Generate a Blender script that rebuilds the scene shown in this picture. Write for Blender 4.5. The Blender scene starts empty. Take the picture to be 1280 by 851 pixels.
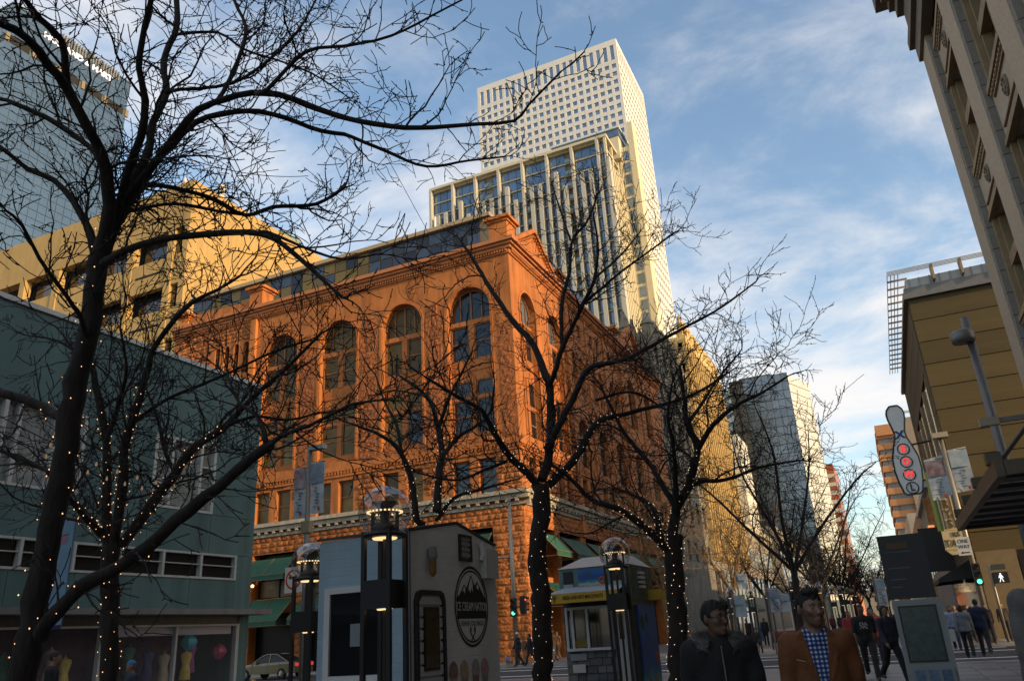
import bpy, bmesh, math, random
import numpy as np
from mathutils import Vector, Matrix
random.seed(7); np.random.seed(7)
S = bpy.context.scene
COL = S.collection
R = math.radians

# ------------------------------------------------------------------ camera
CAM_H = 1.5
cam_r = Vector((0.90377257, 0.42425814, -0.05657013))
cam_u = Vector((0.19934507, -0.30027614, 0.93278925))
cam_w = Vector((-0.37875677, 0.85430631, 0.35595511))
cam = bpy.data.cameras.new('camera')
cam.sensor_width = 36.0
cam.lens = 970.0 / 1280.0 * 36.0
cam.clip_start = 0.05
cam.clip_end = 6000
camo = bpy.data.objects.new('camera', cam)
COL.objects.link(camo)
camo.matrix_world = Matrix(((cam_r.x, cam_u.x, -cam_w.x, 0), (cam_r.y, cam_u.y, -cam_w.y, 0),
                            (cam_r.z, cam_u.z, -cam_w.z, CAM_H), (0, 0, 0, 1)))
S.camera = camo

# ------------------------------------------------------------------ sun and sky
SUN_AZ = 11.5     # degrees from +X towards -Y
SUN_EL = 15.0
sdir = Vector((math.cos(R(SUN_EL)) * math.cos(R(SUN_AZ)), -math.cos(R(SUN_EL)) * math.sin(R(SUN_AZ)), math.sin(R(SUN_EL))))
sun = bpy.data.lights.new('sun', 'SUN')
sun.energy = 3.2
sun.angle = R(0.5)
sun.color = (1.0, 0.70, 0.37)
suno = bpy.data.objects.new('sun', sun)
COL.objects.link(suno)
suno.rotation_euler = sdir.to_track_quat('Z', 'Y').to_euler()

world = bpy.data.worlds.new('World')
S.world = world
world.use_nodes = True
nt = world.node_tree
nt.nodes.clear()
def wn(t, **k):
    n = nt.nodes.new(t)
    for a, b in k.items():
        setattr(n, a, b)
    return n
sky = wn('ShaderNodeTexSky', sky_type='NISHITA')
sky.sun_disc = False
sky.sun_elevation = R(SUN_EL)
sky.sun_rotation = math.atan2(sdir.x, sdir.y)
sky.air_density = 1.0
sky.dust_density = 1.2
sky.ozone_density = 1.6
geo = wn('ShaderNodeTexCoord')
sep = wn('ShaderNodeSeparateXYZ')
nt.links.new(geo.outputs['Generated'], sep.inputs[0])
# project the view direction on a cloud plane high above
zz = wn('ShaderNodeMath', operation='MAXIMUM'); zz.inputs[1].default_value = 0.0
nt.links.new(sep.outputs['Z'], zz.inputs[0])
za = wn('ShaderNodeMath', operation='ADD'); za.inputs[1].default_value = 0.18
nt.links.new(zz.outputs[0], za.inputs[0])
dv = wn('ShaderNodeVectorMath', operation='DIVIDE')
nt.links.new(geo.outputs['Generated'], dv.inputs[0])
nt.links.new(za.outputs[0], dv.inputs[1])
mp = wn('ShaderNodeMapping')
mp.inputs['Rotation'].default_value = (0, 0, R(80))
mp.inputs['Scale'].default_value = (1.0, 1.3, 0.05)
mp.inputs['Location'].default_value = (5.5, 5.5, 0)
nt.links.new(dv.outputs[0], mp.inputs[0])
n1 = wn('ShaderNodeTexNoise'); n1.inputs['Scale'].default_value = 1.6; n1.inputs['Detail'].default_value = 10; n1.inputs['Roughness'].default_value = 0.62; n1.inputs['Distortion'].default_value = 0.3
nt.links.new(mp.outputs[0], n1.inputs['Vector'])
n2 = wn('ShaderNodeTexNoise'); n2.inputs['Scale'].default_value = 0.55; n2.inputs['Detail'].default_value = 4
nt.links.new(mp.outputs[0], n2.inputs['Vector'])
mu = wn('ShaderNodeMath', operation='ADD')
nt.links.new(n1.outputs['Fac'], mu.inputs[0]); nt.links.new(n2.outputs['Fac'], mu.inputs[1])
cr = wn('ShaderNodeMapRange'); cr.interpolation_type = 'SMOOTHSTEP'
cr.inputs['From Min'].default_value = 0.86; cr.inputs['From Max'].default_value = 1.20
cr.inputs['To Max'].default_value = 0.92
nt.links.new(mu.outputs[0], cr.inputs['Value'])
cb = wn('ShaderNodeMixRGB', blend_type='MIX')
nt.links.new(cr.outputs[0], cb.inputs['Fac'])
sc = wn('ShaderNodeMixRGB', blend_type='MULTIPLY'); sc.inputs['Fac'].default_value = 1.0
sc.inputs['Color2'].default_value = (1.22, 1.20, 1.13, 1)
nt.links.new(sky.outputs[0], sc.inputs['Color1'])
nt.links.new(sc.outputs[0], cb.inputs['Color1'])
cb.inputs['Color2'].default_value = (4.1, 3.95, 3.85, 1)
bg = wn('ShaderNodeBackground'); bg.inputs['Strength'].default_value = 0.15
nt.links.new(cb.outputs[0], bg.inputs['Color'])
wo = wn('ShaderNodeOutputWorld')
nt.links.new(bg.outputs[0], wo.inputs['Surface'])

S.view_settings.view_transform = 'Standard'
S.view_settings.look = 'None'
S.view_settings.exposure = 0.75
S.view_settings.gamma = 1.0
S.cycles.max_bounces = 6
S.cycles.glossy_bounces = 3
S.cycles.transparent_max_bounces = 12

# ------------------------------------------------------------------ helpers
def ray(x, y):
    return cam_w + cam_r * ((x - 640) / 970.0) - cam_u * ((y - 425.5) / 970.0)
def at(x, y, D):
    d = ray(x, y); t = D / math.hypot(d.x, d.y)
    return Vector((d.x * t, d.y * t, d.z * t + CAM_H))

MATS = {}
def mat(name, col, rough=0.8, metal=0.0, var=0.0, scale=3.0, bump=0.0, bscale=30.0, emit=None, estr=0.0, spec=0.5,
        col2=None, stretch=None, coat=0.0, trans=0.0, alpha=1.0, streak=0.0, bdist=0.05):
    if name in MATS:
        return MATS[name]
    m = bpy.data.materials.new(name)
    m.use_nodes = True
    t = m.node_tree
    b = t.nodes['Principled BSDF']
    b.inputs['Base Color'].default_value = (*col, 1)
    b.inputs['Roughness'].default_value = rough
    b.inputs['Metallic'].default_value = metal
    b.inputs['Specular IOR Level'].default_value = spec
    if coat: b.inputs['Coat Weight'].default_value = coat
    if trans: b.inputs['Transmission Weight'].default_value = trans
    if alpha < 1: b.inputs['Alpha'].default_value = alpha
    if emit:
        b.inputs['Emission Color'].default_value = (*emit, 1)
        b.inputs['Emission Strength'].default_value = estr
    tc = None
    if var or bump or streak:
        tc = t.nodes.new('ShaderNodeTexCoord')
        mpp = t.nodes.new('ShaderNodeMapping')
        if stretch: mpp.inputs['Scale'].default_value = stretch
        t.links.new(tc.outputs['Object'], mpp.inputs[0])
    if var:
        n = t.nodes.new('ShaderNodeTexNoise')
        n.inputs['Scale'].default_value = scale
        n.inputs['Detail'].default_value = 8
        n.inputs['Roughness'].default_value = 0.65
        t.links.new(mpp.outputs[0], n.inputs['Vector'])
        mr = t.nodes.new('ShaderNodeMapRange')
        mr.inputs['From Min'].default_value = 0.3; mr.inputs['From Max'].default_value = 0.7
        t.links.new(n.outputs['Fac'], mr.inputs['Value'])
        mx = t.nodes.new('ShaderNodeMixRGB')
        c2 = col2 if col2 else tuple(min(1, c * (1 + var)) for c in col)
        c1 = col if col2 else tuple(c * (1 - var) for c in col)
        mx.inputs['Color1'].default_value = (*c1, 1)
        mx.inputs['Color2'].default_value = (*c2, 1)
        t.links.new(mr.outputs[0], mx.inputs['Fac'])
        last = mx.outputs[0]
        oi = t.nodes.new('ShaderNodeObjectInfo')
        ov = t.nodes.new('ShaderNodeMapRange')
        ov.inputs['To Min'].default_value = 1 - var * 0.5; ov.inputs['To Max'].default_value = 1 + var * 0.5
        t.links.new(oi.outputs['Random'], ov.inputs['Value'])
        mm = t.nodes.new('ShaderNodeMixRGB'); mm.blend_type = 'MULTIPLY'; mm.inputs['Fac'].default_value = 1
        t.links.new(last, mm.inputs['Color1']); t.links.new(ov.outputs[0], mm.inputs['Color2'])
        last = mm.outputs[0]
        if streak:
            n3 = t.nodes.new('ShaderNodeTexNoise')
            n3.inputs['Scale'].default_value = 1.4; n3.inputs['Detail'].default_value = 6
            m3 = t.nodes.new('ShaderNodeMapping'); m3.inputs['Scale'].default_value = (1.6, 1.6, 0.12)
            t.links.new(tc.outputs['Object'], m3.inputs[0]); t.links.new(m3.outputs[0], n3.inputs['Vector'])
            r3 = t.nodes.new('ShaderNodeMapRange'); r3.inputs['From Min'].default_value = 0.42; r3.inputs['From Max'].default_value = 0.72
            r3.inputs['To Min'].default_value = 1.0; r3.inputs['To Max'].default_value = 1 - streak
            t.links.new(n3.outputs['Fac'], r3.inputs['Value'])
            m4 = t.nodes.new('ShaderNodeMixRGB'); m4.blend_type = 'MULTIPLY'; m4.inputs['Fac'].default_value = 1
            t.links.new(last, m4.inputs['Color1']); t.links.new(r3.outputs[0], m4.inputs['Color2'])
            last = m4.outputs[0]
        t.links.new(last, b.inputs['Base Color'])
    if bump:
        nb = t.nodes.new('ShaderNodeTexNoise')
        nb.inputs['Scale'].default_value = bscale
        nb.inputs['Detail'].default_value = 6
        t.links.new(mpp.outputs[0], nb.inputs['Vector'])
        bp = t.nodes.new('ShaderNodeBump')
        bp.inputs['Strength'].default_value = bump
        bp.inputs['Distance'].default_value = bdist
        t.links.new(nb.outputs['Fac'], bp.inputs['Height'])
        t.links.new(bp.outputs[0], b.inputs['Normal'])
    MATS[name] = m
    return m

class MB:
    """collects geometry for one mesh"""
    def __init__(s): s.v = []; s.f = []; s.mi = []; s.cur = 0
    def add(s, vs, fs):
        o = len(s.v); s.v.extend([tuple(p) for p in vs])
        for f in fs: s.f.append(tuple(i + o for i in f)); s.mi.append(s.cur)
        return s
    def box(s, x0, x1, y0, y1, z0, z1):
        return s.add([(x0,y0,z0),(x1,y0,z0),(x1,y1,z0),(x0,y1,z0),(x0,y0,z1),(x1,y0,z1),(x1,y1,z1),(x0,y1,z1)],
                     [(0,3,2,1),(4,5,6,7),(0,1,5,4),(1,2,6,5),(2,3,7,6),(3,0,4,7)])
    def prism(s, poly, fn, d0, d1):
        """poly: list of (a,b); fn(a,b,d)->xyz, extruded between d0 and d1"""
        n = len(poly)
        vs = [fn(a, b, d0) for a, b in poly] + [fn(a, b, d1) for a, b in poly]
        fs = [tuple(range(n)), tuple(range(2*n-1, n-1, -1))] + [(i, i+n, (i+1) % n+n, (i+1) % n) for i in range(n)]
        return s.add(vs, fs)
    def tube(s, pts, rad, n=8, cap=True):
        pts = [Vector(p) for p in pts]
        m = len(pts)
        if not hasattr(rad, '__len__'): rad = [rad] * m
        o = len(s.v)
        tan = [(pts[min(i+1, m-1)] - pts[max(i-1, 0)]).normalized() for i in range(m)]
        a = tan[0].orthogonal().normalized()
        for i in range(m):
            a = (a - tan[i] * a.dot(tan[i]))
            if a.length < 1e-6: a = tan[i].orthogonal()
            a.normalize(); b = tan[i].cross(a)
            for k in range(n):
                q = 2*math.pi*k/n
                p = pts[i] + (a*math.cos(q) + b*math.sin(q)) * rad[i]
                s.v.append((p.x, p.y, p.z))
        for i in range(m-1):
            for k in range(n):
                k2 = (k+1) % n
                s.f.append((o+i*n+k, o+i*n+k2, o+(i+1)*n+k2, o+(i+1)*n+k)); s.mi.append(s.cur)
        if cap:
            s.f.append(tuple(o+k for k in range(n-1, -1, -1))); s.mi.append(s.cur)
            s.f.append(tuple(o+(m-1)*n+k for k in range(n))); s.mi.append(s.cur)
        return s
    def lathe(s, prof, cx=0, cy=0, n=16, z0=0):
        """prof: list of (r,z)"""
        o = len(s.v)
        for r_, z in prof:
            for k in range(n):
                q = 2*math.pi*k/n
                s.v.append((cx+r_*math.cos(q), cy+r_*math.sin(q), z0+z))
        for i in range(len(prof)-1):
            for k in range(n):
                k2 = (k+1) % n
                s.f.append((o+i*n+k, o+i*n+k2, o+(i+1)*n+k2, o+(i+1)*n+k)); s.mi.append(s.cur)
        return s
    def mesh(s, name, mats, smooth=False):
        me = bpy.data.meshes.new(name)
        me.from_pydata(s.v, [], s.f)
        if not isinstance(mats, (list, tuple)): mats = [mats]
        for m in mats: me.materials.append(m)
        if len(mats) > 1: me.polygons.foreach_set('material_index', s.mi)
        if smooth: me.polygons.foreach_set('use_smooth', [True]*len(me.polygons))
        me.update()
        return me

WO = {}
def link(o, parent=None, wloc=(0, 0, 0)):
    COL.objects.link(o)
    w = Vector(wloc)
    if parent is not None:
        o.parent = parent
        o.location = w - WO[parent.name]
    else:
        o.location = w
    WO[o.name] = w
    return o
def tag(o, label=None, cat=None, group=None, kind=None):
    if label: o['label'] = label
    if cat: o['category'] = cat
    if group: o['group'] = group
    if kind: o['kind'] = kind
    return o
def thing(name, label, cat, loc=(0, 0, 0), group=None):
    o = bpy.data.objects.new(name, None)
    o.empty_display_size = 0.2
    link(o, None, loc)
    return tag(o, label, cat, group)
def part(name, mb, mats, parent=None, smooth=False, kind=None, label=None, wloc=(0, 0, 0)):
    """geometry given in world coordinates (relative to wloc)"""
    me = mb if isinstance(mb, bpy.types.Mesh) else mb.mesh(name, mats, smooth)
    o = bpy.data.objects.new(name, me)
    link(o, parent, wloc)
    if kind: o['kind'] = kind
    if label: o['label'] = label
    return o
def solo(name, mb, mats, label, cat, loc=(0, 0, 0), group=None, smooth=False, kind=None):
    """a thing made of one mesh; geometry in local coordinates"""
    o = part(name, mb, mats, None, smooth, kind, None, loc)
    return tag(o, label, cat, group)
def struct(name, mb, mats, smooth=False):
    return part(name, mb, mats, None, smooth, 'structure')
def pieces(name, mesh, places, parent, limit=300):
    """places: (world loc, rotz, scale xyz). alike pieces share a mesh; past the limit they are joined"""
    meshes = mesh if isinstance(mesh, (list, tuple)) else [mesh]
    for i, (loc, rz, sc_) in enumerate(places[:limit]):
        o = bpy.data.objects.new(name, meshes[i % len(meshes)])
        link(o, parent, loc)
        o.rotation_euler = (0, 0, rz); o.scale = sc_
    rest = places[limit:]
    if rest:
        V = []; F = []; off = 0
        arrs = []
        for me in meshes:
            a = np.empty(len(me.vertices)*3); me.vertices.foreach_get('co', a)
            arrs.append((a.reshape(-1, 3), [tuple(p.vertices) for p in me.polygons]))
        for i, (loc, rz, sc_) in enumerate(rest):
            a, fs = arrs[i % len(arrs)]
            b = a * np.array(sc_)
            c, s_ = math.cos(rz), math.sin(rz)
            b = np.stack([b[:, 0]*c-b[:, 1]*s_, b[:, 0]*s_+b[:, 1]*c, b[:, 2]], 1) + np.array(loc)
            V.extend(map(tuple, b)); F.extend([tuple(k+off for k in f) for f in fs]); off += len(a)
        me = bpy.data.meshes.new(name + '_rest'); me.from_pydata(V, [], F); me.materials.append(meshes[0].materials[0])
        o = part(name + '_mass', me, None, parent, kind='stuff')
def text_mesh(txt, size, m, depth=0.01, align='CENTER', sx=1.0, bold=0.0):
    cu = bpy.data.curves.new('t', 'FONT')
    cu.body = txt; cu.size = size; cu.extrude = depth; cu.align_x = align; cu.align_y = 'CENTER'; cu.resolution_u = 3; cu.offset = bold
    o = bpy.data.objects.new('t', cu)
    COL.objects.link(o)
    dg = bpy.context.evaluated_depsgraph_get()
    me = bpy.data.meshes.new_from_object(o.evaluated_get(dg))
    bpy.data.objects.remove(o); bpy.data.curves.remove(cu)
    me.materials.clear(); me.materials.append(m)
    if sx != 1.0:
        me.transform(Matrix.Diagonal((sx, 1, 1, 1)))
    return me
def text(name, txt, size, m, loc, U, N, parent, depth=0.01, sx=1.0, up=None, bold=0.0):
    """flat lettering: U reading direction, N outward normal"""
    me = text_mesh(txt, size, m, depth, 'CENTER', sx, bold)
    U = Vector(U).normalized(); N = Vector(N).normalized(); W = N.cross(U)
    M = Matrix(((U.x, W.x, N.x, 0), (U.y, W.y, N.y, 0), (U.z, W.z, N.z, 0), (0, 0, 0, 1)))
    me.transform(M)
    return part(name, me, None, parent, wloc=loc)
class Fac:
    """a facade frame: u along, z up, d outwards"""
    def __init__(s, O, U, N): s.O = Vector(O); s.U = Vector(U); s.N = Vector(N)
    def __call__(s, u, z, d=0.0):
        p = s.O + s.U*u + s.N*d
        return (p.x, p.y, z)
    def box(s, mb, u0, u1, z0, z1, d0, d1):
        vs = [s(u, z, d) for d in (d0, d1) for u, z in ((u0, z0), (u1, z0), (u1, z1), (u0, z1))]
        # orient consistently whichever way the frame turns
        fl = s.U.cross(Vector((0, 0, 1))).dot(s.N) > 0
        fs = [(0,3,2,1),(4,5,6,7),(0,1,5,4),(1,2,6,5),(2,3,7,6),(3,0,4,7)]
        if not fl: fs = [tuple(reversed(f)) for f in fs]
        mb.add(vs, fs)
    def rotz(s): return math.atan2(s.U.y, s.U.x)
    def opening(s, mb, u0, u1, z0, z1, a0, a1, sill, spring, depth, n=12, flat=False):
        """wall cell with an (arched) opening and its reveals"""
        c = (a0+a1)/2; r_ = (a1-a0)/2
        if flat: arc = [(a0, spring), (a1, spring)]
        else: arc = [(c-r_*math.cos(math.pi*k/n), spring+r_*math.sin(math.pi*k/n)) for k in range(n+1)]
        q = lambda *pts: mb.add([s(*p) for p in pts], [tuple(range(len(pts)))])
        if sill > z0: q((u0, z0), (u1, z0), (u1, sill), (u0, sill))
        q((u0, sill), (a0, sill), (a0, spring), (u0, spring)); q((a1, sill), (u1, sill), (u1, spring), (a1, spring))
        for i in range(len(arc)-1):
            (x0, y0), (x1, y1) = arc[i], arc[i+1]
            q((x0, y0), (x1, y1), (x1, z1), (x0, z1))
        if u0 < a0: q((u0, spring), (a0, spring), (a0, z1), (u0, z1))
        if u1 > a1: q((a1, spring), (u1, spring), (u1, z1), (a1, z1))
        loop = [(a0, sill)] + arc + [(a1, sill)]
        for i in range(len(loop)):
            p, r2 = loop[i], loop[(i+1) % len(loop)]
            mb.add([s(*p), s(*r2), s(r2[0], r2[1], -depth), s(p[0], p[1], -depth)], [(0, 1, 2, 3)])
def unit_box(name, m):
    """box -0.5..0.5 in x and z, 0..-1 in y is outward"""
    return MB().box(-.5, .5, -.5, .5, -.5, .5).mesh(name, m)
def grid_facade(parent, F, W, z0, z1, nc, nr, ww, wh, wallm, glassm, depth=0.35, pane='window', limit=300, margin=0.0, wallname='facade_grid', skip=None):
    """wall lattice standing proud of the panes, each pane its own piece"""
    mb = MB()
    cw = (W-2*margin)/nc; ch = (z1-z0)/nr
    px = (cw-ww)/2; pz = (ch-wh)/2
    F.box(mb, 0, margin+px, z0, z1, -depth, 0)
    for i in range(nc-1):
        F.box(mb, margin+(i+1)*cw-px, margin+(i+1)*cw+px, z0, z1, -depth, 0)
    F.box(mb, W-margin-px, W, z0, z1, -depth, 0)
    for j in range(nr+1):
        a = z0 + j*ch - pz; b = z0 + j*ch + pz
        F.box(mb, 0, W, max(a, z0), min(b, z1), -depth-.01, -.02)
    part(wallname, mb, wallm, parent)
    me = unit_box(pane, glassm)
    pl = []
    for j in range(nr-1, -1, -1):
        for i in range(nc):
            if skip and skip(i, j): continue
            p = F(margin+(i+.5)*cw, z0+(j+.5)*ch, -depth+.05)
            pl.append((p, F.rotz(), (ww+.1, .06, wh+.1)))
    pieces(pane, me, pl, parent, limit)
# ------------------------------------------------------------------ ground
def paving_mat():
    m = mat('mall_paving', (.2, .17, .15), 0.55, var=.25, scale=2.0, bump=.15, bscale=60)
    t = m.node_tree; b = t.nodes['Principled BSDF']
    br = t.nodes.new('ShaderNodeTexBrick'); tc = t.nodes.new('ShaderNodeTexCoord')
    br.inputs['Scale'].default_value = 1.0; br.inputs['Brick Width'].default_value = .6; br.inputs['Row Height'].default_value = .6
    br.inputs['Mortar Size'].default_value = .008; br.offset = .5
    br.inputs['Color1'].default_value = (.20, .165, .145, 1); br.inputs['Color2'].default_value = (.13, .12, .12, 1); br.inputs['Mortar'].default_value = (.05, .05, .05, 1)
    t.links.new(tc.outputs['Object'], br.inputs['Vector'])
    mx = t.nodes.new('ShaderNodeMixRGB'); mx.blend_type = 'MULTIPLY'; mx.inputs['Fac'].default_value = .8
    old = b.inputs['Base Color'].links[0].from_socket
    g = t.nodes.new('ShaderNodeMixRGB'); g.blend_type = 'DIVIDE'; g.inputs['Fac'].default_value = 1; g.inputs['Color2'].default_value = (.2, .17, .15, 1)
    t.links.new(old, g.inputs['Color1']); t.links.new(br.outputs[0], mx.inputs['Color1']); t.links.new(g.outputs[0], mx.inputs['Color2'])
    t.links.new(mx.outputs[0], b.inputs['Base Color'])
    return m
PAVE = paving_mat()
CONC = mat('concrete', (.24, .23, .21), .85, var=.2, scale=1.2, bump=.2, bscale=40)
KERB = mat('kerb_stone', (.30, .29, .27), .8, var=.15, scale=3)
ASPH = mat('asphalt', (.05, .05, .052), .8, var=.3, scale=1.5, bump=.3, bscale=120)
PAINT = mat('road_paint', (.75, .74, .70), .7, var=.12, scale=6)
struct('ground', MB().box(-3000, 3000, -400, 5000, -.6, -.14), CONC)
struct('road', MB().box(-260, 200, 29.3, 42.9, -.139, -.12), ASPH)
struct('mall_pavement', MB().box(-21.6, 4.3, -40, 29.0, -.139, 0), PAVE)
struct('mall_pavement', MB().box(-21.6, 4.3, 43.2, 700, -.139, 0), PAVE)
for i, (x0, x1) in enumerate(((-200, -21.62), (4.32, 160))):
    struct('pavement', MB().box(x0, x1, 22.9, 29.0, -.139, -.002), CONC)
    struct('pavement', MB().box(x0, x1, 43.2, 49.2, -.139, -.002), CONC)
for y in (29.0, 42.92):
    struct('kerb', MB().box(-200, 160, y, y+.28, -.1395, .004), KERB)
mk = MB()
for y in (30.4, 33.4): mk.box(-21, 4, y, y+.32, -.1195, -.115)
for y in (38.9, 41.9): mk.box(-21, 4, y, y+.32, -.1195, -.115)
for x0 in range(-180, 140, 9):
    if not (-30 < x0 < 10): mk.box(x0, x0+3, 36.0, 36.14, -.1195, -.115)
mk.box(-26.2, -25.7, 30, 36, -.1195, -.115)
mk.box(6.5, 7.0, 36.3, 42, -.1195, -.115)
struct('road_marking', mk, PAINT)
# granite pavers near the camera, each laid a little uneven
PV = [mat('paver_rose', (.17, .135, .12), .5, var=.25, scale=5, bump=.15, bscale=80), mat('paver_grey', (.105, .10, .10), .5, var=.25, scale=5, bump=.15, bscale=80)]
pav = [c for c in bpy.data.objects if c.name == 'mall_pavement'][0]
pvm = []
for m in PV:
    b = MB(); b.add([(-.5,-.5,-.5),(.5,-.5,-.5),(.5,.5,-.5),(-.5,.5,-.5),(-.5,-.5,.3),(.5,-.5,.3),(.5,.5,.3),(-.5,.5,.3),(-.48,-.48,.5),(.48,-.48,.5),(.48,.48,.5),(-.48,.48,.5)],
      [(0,1,5,4),(1,2,6,5),(2,3,7,6),(3,0,4,7),(4,5,9,8),(5,6,10,9),(6,7,11,10),(7,4,8,11),(8,9,10,11)])
    pvm.append(b.mesh('paver', m))
pl = [[], []]
for i in range(9):
    for j in range(19):
        x = -2.4 + i*.72; y = 15.2 + j*.72
        k = 1 if (i+j) % 4 == 0 or (i-j) % 4 == 0 else 0
        pl[k].append(((x, y, .006+random.uniform(-.002, .002)), 0, (.706, .706, .03)))
pieces('paver', pvm[0], pl[0], pav); pieces('paver', pvm[1], pl[1], pav)

# ------------------------------------------------------------------ materials for buildings
SAND = mat('red_sandstone', (.40, .13, .03), .9, var=.22, scale=.9, bump=.5, bscale=9, streak=.18)
SANDL = mat('smooth_sandstone', (.45, .15, .034), .88, var=.26, scale=.45, bump=.18, bscale=12, streak=.4)
SANDR = mat('rough_sandstone', (.34, .115, .03), .95, var=.55, scale=1.6, bump=1.0, bscale=7, bdist=.12)
FRAMEB = mat('brown_frame', (.20, .085, .035), .7, var=.15)
GLASSD = mat('dark_glass', (.010, .012, .015), .06, spec=.6, coat=.2)
GLASSM = mat('amber_reflection_glass', (.10, .062, .012), .25, spec=.25, var=.75, scale=.35)  # mustard reflection in the panes put into their base colour
GLASSB = mat('blue_glass', (.24, .31, .40), .18, metal=.6, var=.35, scale=.08)
STONEL = mat('pale_ledge', (.42, .36, .27), .85, var=.2, scale=2, streak=.3)
GREEN = mat('green_awning', (.013, .078, .042), .75, var=.25, scale=2, bump=.1, bscale=60)
BLACK = mat('black_metal', (.012, .012, .013), .45)
DARK = mat('dark_interior', (.012, .010, .009), .9)
WHITE = mat('white_paint', (.62, .60, .55), .6, var=.08, scale=4)
GREY = mat('grey_metal', (.28, .27, .25), .45, metal=.6, var=.1)

# ------------------------------------------------------------------ red sandstone corner building
KX, KY = -21.5, 48.74
K = thing('sandstone_building', 'big orange-red sandstone corner building with four tall arched windows and gables', 'building', (KX, KY, 0))
FF = Fac((-56, KY, 0), (1, 0, 0), (0, -1, 0))           # front, u = X+56
FR = Fac((KX, KY, 0), (0, 1, 0), (1, 0, 0))             # side along the mall, u = Y-KY
KL = 43.5
fx = lambda X: X + 56.0
wall = MB()
Q = lambda F, mb, u0, u1, z0, z1: mb.add([F(u0, z0), F(u1, z0), F(u1, z1), F(u0, z1)], [(0, 1, 2, 3)])
arches = (-43.35, -37.3, -31.15, -25.15)
edges = (-46.35, -40.3, -34.2, -28.15, -21.5)
for c, e0, e1 in zip(arches, edges[:-1], edges[1:]):
    FF.opening(wall, fx(e0), fx(e1), 13.95, 29.0, fx(c-1.85), fx(c+1.85), 15.0, 25.1, .75)
    # paired windows of the storey below
    m = (e0+e1)/2 if e1 != -21.5 else c
    FF.opening(wall, fx(e0), fx(m), 8.6, 13.95, fx(c-1.75), fx(c-.35), 10.95, 13.45, .5, flat=True)
    FF.opening(wall, fx(m), fx(e1), 8.6, 13.95, fx(c+.35), fx(c+1.75), 10.95, 13.45, .5, flat=True)
# left stair bay with four slit windows
sl = (-50.6, -49.5, -48.4, -47.3)
Q(FF, wall, 0, fx(-51.15), 8.6, 29.0)
for c in sl:
    FF.opening(wall, fx(c-.55), fx(c+.55), 8.6, 29.0, fx(c-.3), fx(c+.3), 24.3, 26.9, .5, 8)
Q(FF, wall, fx(-46.75), fx(-46.35), 8.6, 29.0)
# side facade
sideA = (3.05, 8.55)
for c, e0, e1 in zip(sideA, (0, 5.8), (5.8, 11.4)):
    FR.opening(wall, e0, e1, 13.95, 29.0, c-1.5, c+1.5, 15.0, 25.2, .7)
    m = c
    FR.opening(wall, e0, m, 8.6, 13.95, c-1.5, c-.3, 10.95, 13.45, .5, flat=True)
    FR.opening(wall, m, e1, 8.6, 13.95, c+.3, c+1.5, 10.95, 13.45, .5, flat=True)
midb = [(11.4+i*5.3, 11.4+(i+1)*5.3) for i in range(3)]
SW = []     # side windows (u0,u1,z0,z1,arched)
for e0, e1 in midb:
    c = (e0+e1)/2
    FR.opening(wall, e0, e1, 13.95, 20.2, c-1.35, c+1.35, 14.6, 17.5, .6)
    SW.append((c-1.35, c+1.35, 14.6, 17.5, True))
    for k, (a, b) in enumerate(((e0, c), (c, e1))):
        cc = c + (-.95 if k == 0 else .95)
        FR.opening(wall, a, b, 20.2, 26.2, cc-.6, cc+.6, 21.2, 24.3, .5, 8); SW.append((cc-.6, cc+.6, 21.2, 24.3, True))
        FR.opening(wall, a, b, 26.2, 29.0, cc-.42, cc+.42, 26.75, 28.1, .45, flat=True); SW.append((cc-.42, cc+.42, 26.75, 28.1, False))
        FR.opening(wall, a, b, 8.6, 13.95, cc-.6, cc+.6, 10.95, 13.45, .5, flat=True); SW.append((cc-.6, cc+.6, 10.95, 13.45, False))
for c, e0, e1 in zip((31.0, 37.3), (27.3, 34.2), (34.2, KL)):
    FR.opening(wall, e0, e1, 20.2, 29.0, c-1.3, c+1.3, 21.6, 25.8, .6); SW.append((c-1.3, c+1.3, 21.6, 25.8, True))
    FR.opening(wall, e0, e1, 13.95, 20.2, c-1.3, c+1.3, 14.6, 17.5, .6); SW.append((c-1.3, c+1.3, 14.6, 17.5, True))
    FR.opening(wall, e0, c, 8.6, 13.95, c-1.4, c-.3, 10.95, 13.45, .5, flat=True); SW.append((c-1.4, c-.3, 10.95, 13.45, False))
    FR.opening(wall, c, e1, 8.6, 13.95, c+.3, c+1.4, 10.95, 13.45, .5, flat=True); SW.append((c+.3, c+1.4, 10.95, 13.45, False))
part('wall', wall, SANDL, K)
# body behind the facades: roof and hidden walls
core = MB().box(-55.9, -22.6, KY+1.0, KY+KL, 0, 29.6)
part('core', core, DARK, K)
back = MB().box(-56, -55.9, KY, KY+KL, 0, 30); back.box(-56, -21.5, KY+KL-.1, KY+KL, 0, 30)
part('side_wall', back, SANDL, K)
part('roof', MB().box(-55.8, -22, KY+.5, KY+KL-.2, 29.62, 29.95), mat('roof_gravel', (.16, .15, .14), .9), K)
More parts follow.
